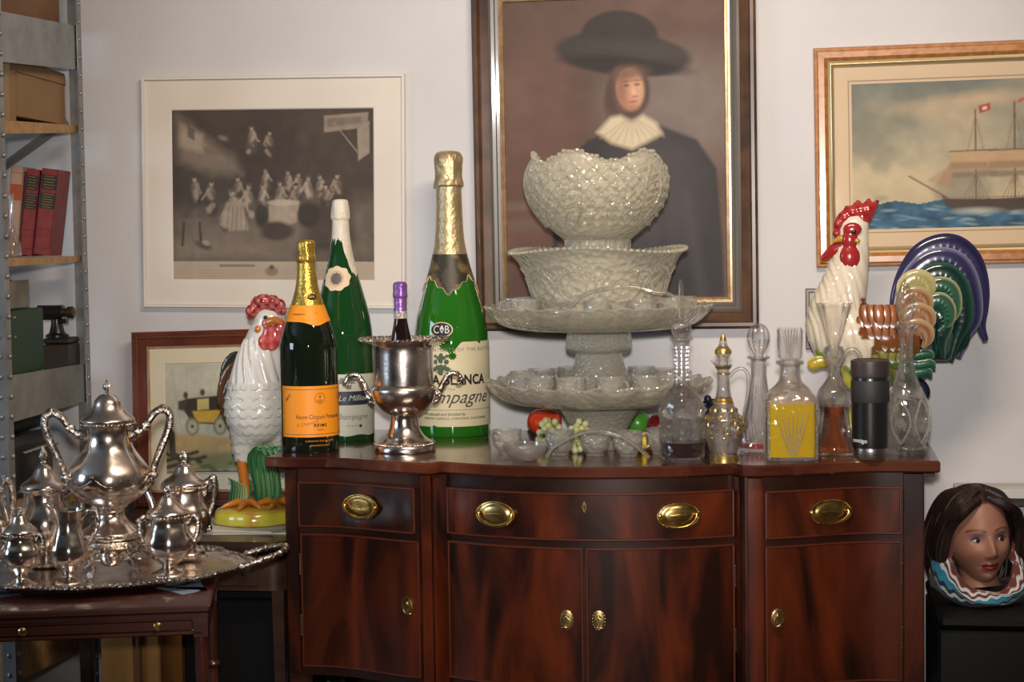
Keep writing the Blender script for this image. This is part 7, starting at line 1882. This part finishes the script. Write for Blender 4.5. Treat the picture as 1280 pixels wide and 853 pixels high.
hr.xf(RM); obj('hair', hr, hair_m, head)
# striped cowl scarf
sc_cols = [srgb(26, 30, 38)[:3], srgb(40, 52, 66)[:3], srgb(190, 194, 200)[:3], srgb(40, 44, 54)[:3], srgb(50, 140, 168)[:3], srgb(44, 122, 150)[:3], srgb(196, 200, 206)[:3], srgb(92, 46, 44)[:3], srgb(206, 204, 204)[:3], srgb(104, 50, 46)[:3]]
def cowl(u, v):
    a = 2 * PI * u; w = (a + PI) % (2 * PI) - PI                    # w = 0 in front, + to the right
    side = sstep((abs(w - .15) - .25) / 1.5)
    zt = .040 + (.180 if w < .15 else .125) * side; zb = .004 + .030 * side
    R = .108 + .030 * math.sin(PI * (.06 + .80 * v)) + .005 * math.sin(6 * a + 4 * v) - (.030 * v if side > .5 else .012 * v)
    z = zb + (zt - zb) * v + .0035 * math.sin(5 * a + 9 * v)
    return Vector((R * math.sin(a) * .96, -R * math.cos(a) * .92 + .010, z))
def cowl_c(u, v):
    w = v + .045 * math.sin(2 * PI * u * 26) * (1 if v > .18 else .3); i = int(min(.999, max(0, w)) * len(sc_cols)); return sc_cols[i]
mb = MB(); mb.grid(cowl, 220, 60, True, color=cowl_c)
inn = MB(); inn.grid(lambda u, v: (lambda p: Vector((p.x * .93, p.y * .93, p.z + .002)))(cowl(u, v)), 220, 60, True, color=cowl_c); mb.add(inn.v, inn.f, True, inn.c)
MS = Matrix.Translation((0, 0, zc)) @ Matrix.Rotation(face_angle(base) + .1, 4, 'Z') @ Matrix.Scale(K, 4)
mb.xf(MS); zm = min(v[2] for v in mb.v); mb.v = [(x, y, z - zm + .0008) for x, y, z in mb.v]
obj('scarf', mb, attr_mat('knitted_scarf', rough=.85, bump=.5, bscale=400, sheen=.2), head)
# white table behind the head
a_, b_ = on_y(1196, 612, WALL - .13), on_y(1280, 626, WALL - .13)
t = thing('white_topped_stand', 'low stand with a white board top behind the mannequin head', 'stand', (0, 0, 0))
wz = a_.z; x0 = a_.x; x1 = 2.5
board = pmat('white_board', (0.62, 0.61, 0.58, 1), rough=.6); dk = pmat('stand_dark', (.03, .025, .022, 1), rough=.5)
obj('top', MB().box(((x0 + x1) / 2, WALL - .067, wz - .012), (x1 - x0, .126, .024), bev=.002), board, t)
obj('frame', MB().box(((x0 + x1) / 2 + .02, WALL - .067, wz - .034), (x1 - x0 - .08, .10, .018)), dk, t)
for x in (x0 + .07, x1 - .07):
    for y in (WALL - .105, WALL - .06): obj('leg', MB().box((x, y, (wz - .043 + HBZ + .001) / 2), (.03, .03, wz - .043 - HBZ - .001)), dk, t)
# ------------------------------------------------------------------ light and render look
def area(name, loc, target, size, power, color, sy=None):
    l = bpy.data.lights.new(name, 'AREA'); l.energy = power; l.color = color
    l.shape = 'RECTANGLE'; l.size = size; l.size_y = sy or size
    o = bpy.data.objects.new(name, l); COL.objects.link(o); o.location = loc
    d = Vector(target) - Vector(loc); o.rotation_euler = d.to_track_quat('-Z', 'Y').to_euler()
    return o
fl = bpy.data.lights.new('camera_flash', 'SPOT'); fl.energy = 520; fl.color = (1.0, .95, .90); fl.spot_size = math.radians(46); fl.spot_blend = 1.0; fl.shadow_soft_size = .05
fo_ = bpy.data.objects.new('camera_flash', fl); COL.objects.link(fo_); fo_.location = CAM + UPV * .16 - FWD * .05
fo_.rotation_euler = (Vector((.72, .5, 1.42)) - fo_.location).to_track_quat('-Z', 'Y').to_euler()
area('ceiling_lamp', (1.2, -1.35, 2.72), (1.0, .2, 1.0), 1.1, 38, (1.0, .82, .64), .22)
area('window_daylight', (-3.3, -2.2, 1.8), (0.6, .4, 1.0), 1.3, 44, (.60, .80, 1.0), 1.2)
w = bpy.data.worlds.new('world'); sc.world = w; w.use_nodes = True
w.node_tree.nodes['Background'].inputs[0].default_value = (.5, .55, .6, 1); w.node_tree.nodes['Background'].inputs[1].default_value = .1
sc.view_settings.view_transform = 'Standard'; sc.view_settings.look = 'None'; sc.view_settings.exposure = 0.0; sc.view_settings.gamma = 1.0
sc.view_settings.use_curve_mapping = False
cy = sc.cycles
cy.use_denoising = True; cy.max_bounces = 20; cy.transmission_bounces = 14; cy.glossy_bounces = 6; cy.diffuse_bounces = 3; cy.transparent_max_bounces = 40
cy.caustics_refractive = False; cy.caustics_reflective = False; cy.sample_clamp_indirect = 6.0; cy.blur_glossy = 0.3
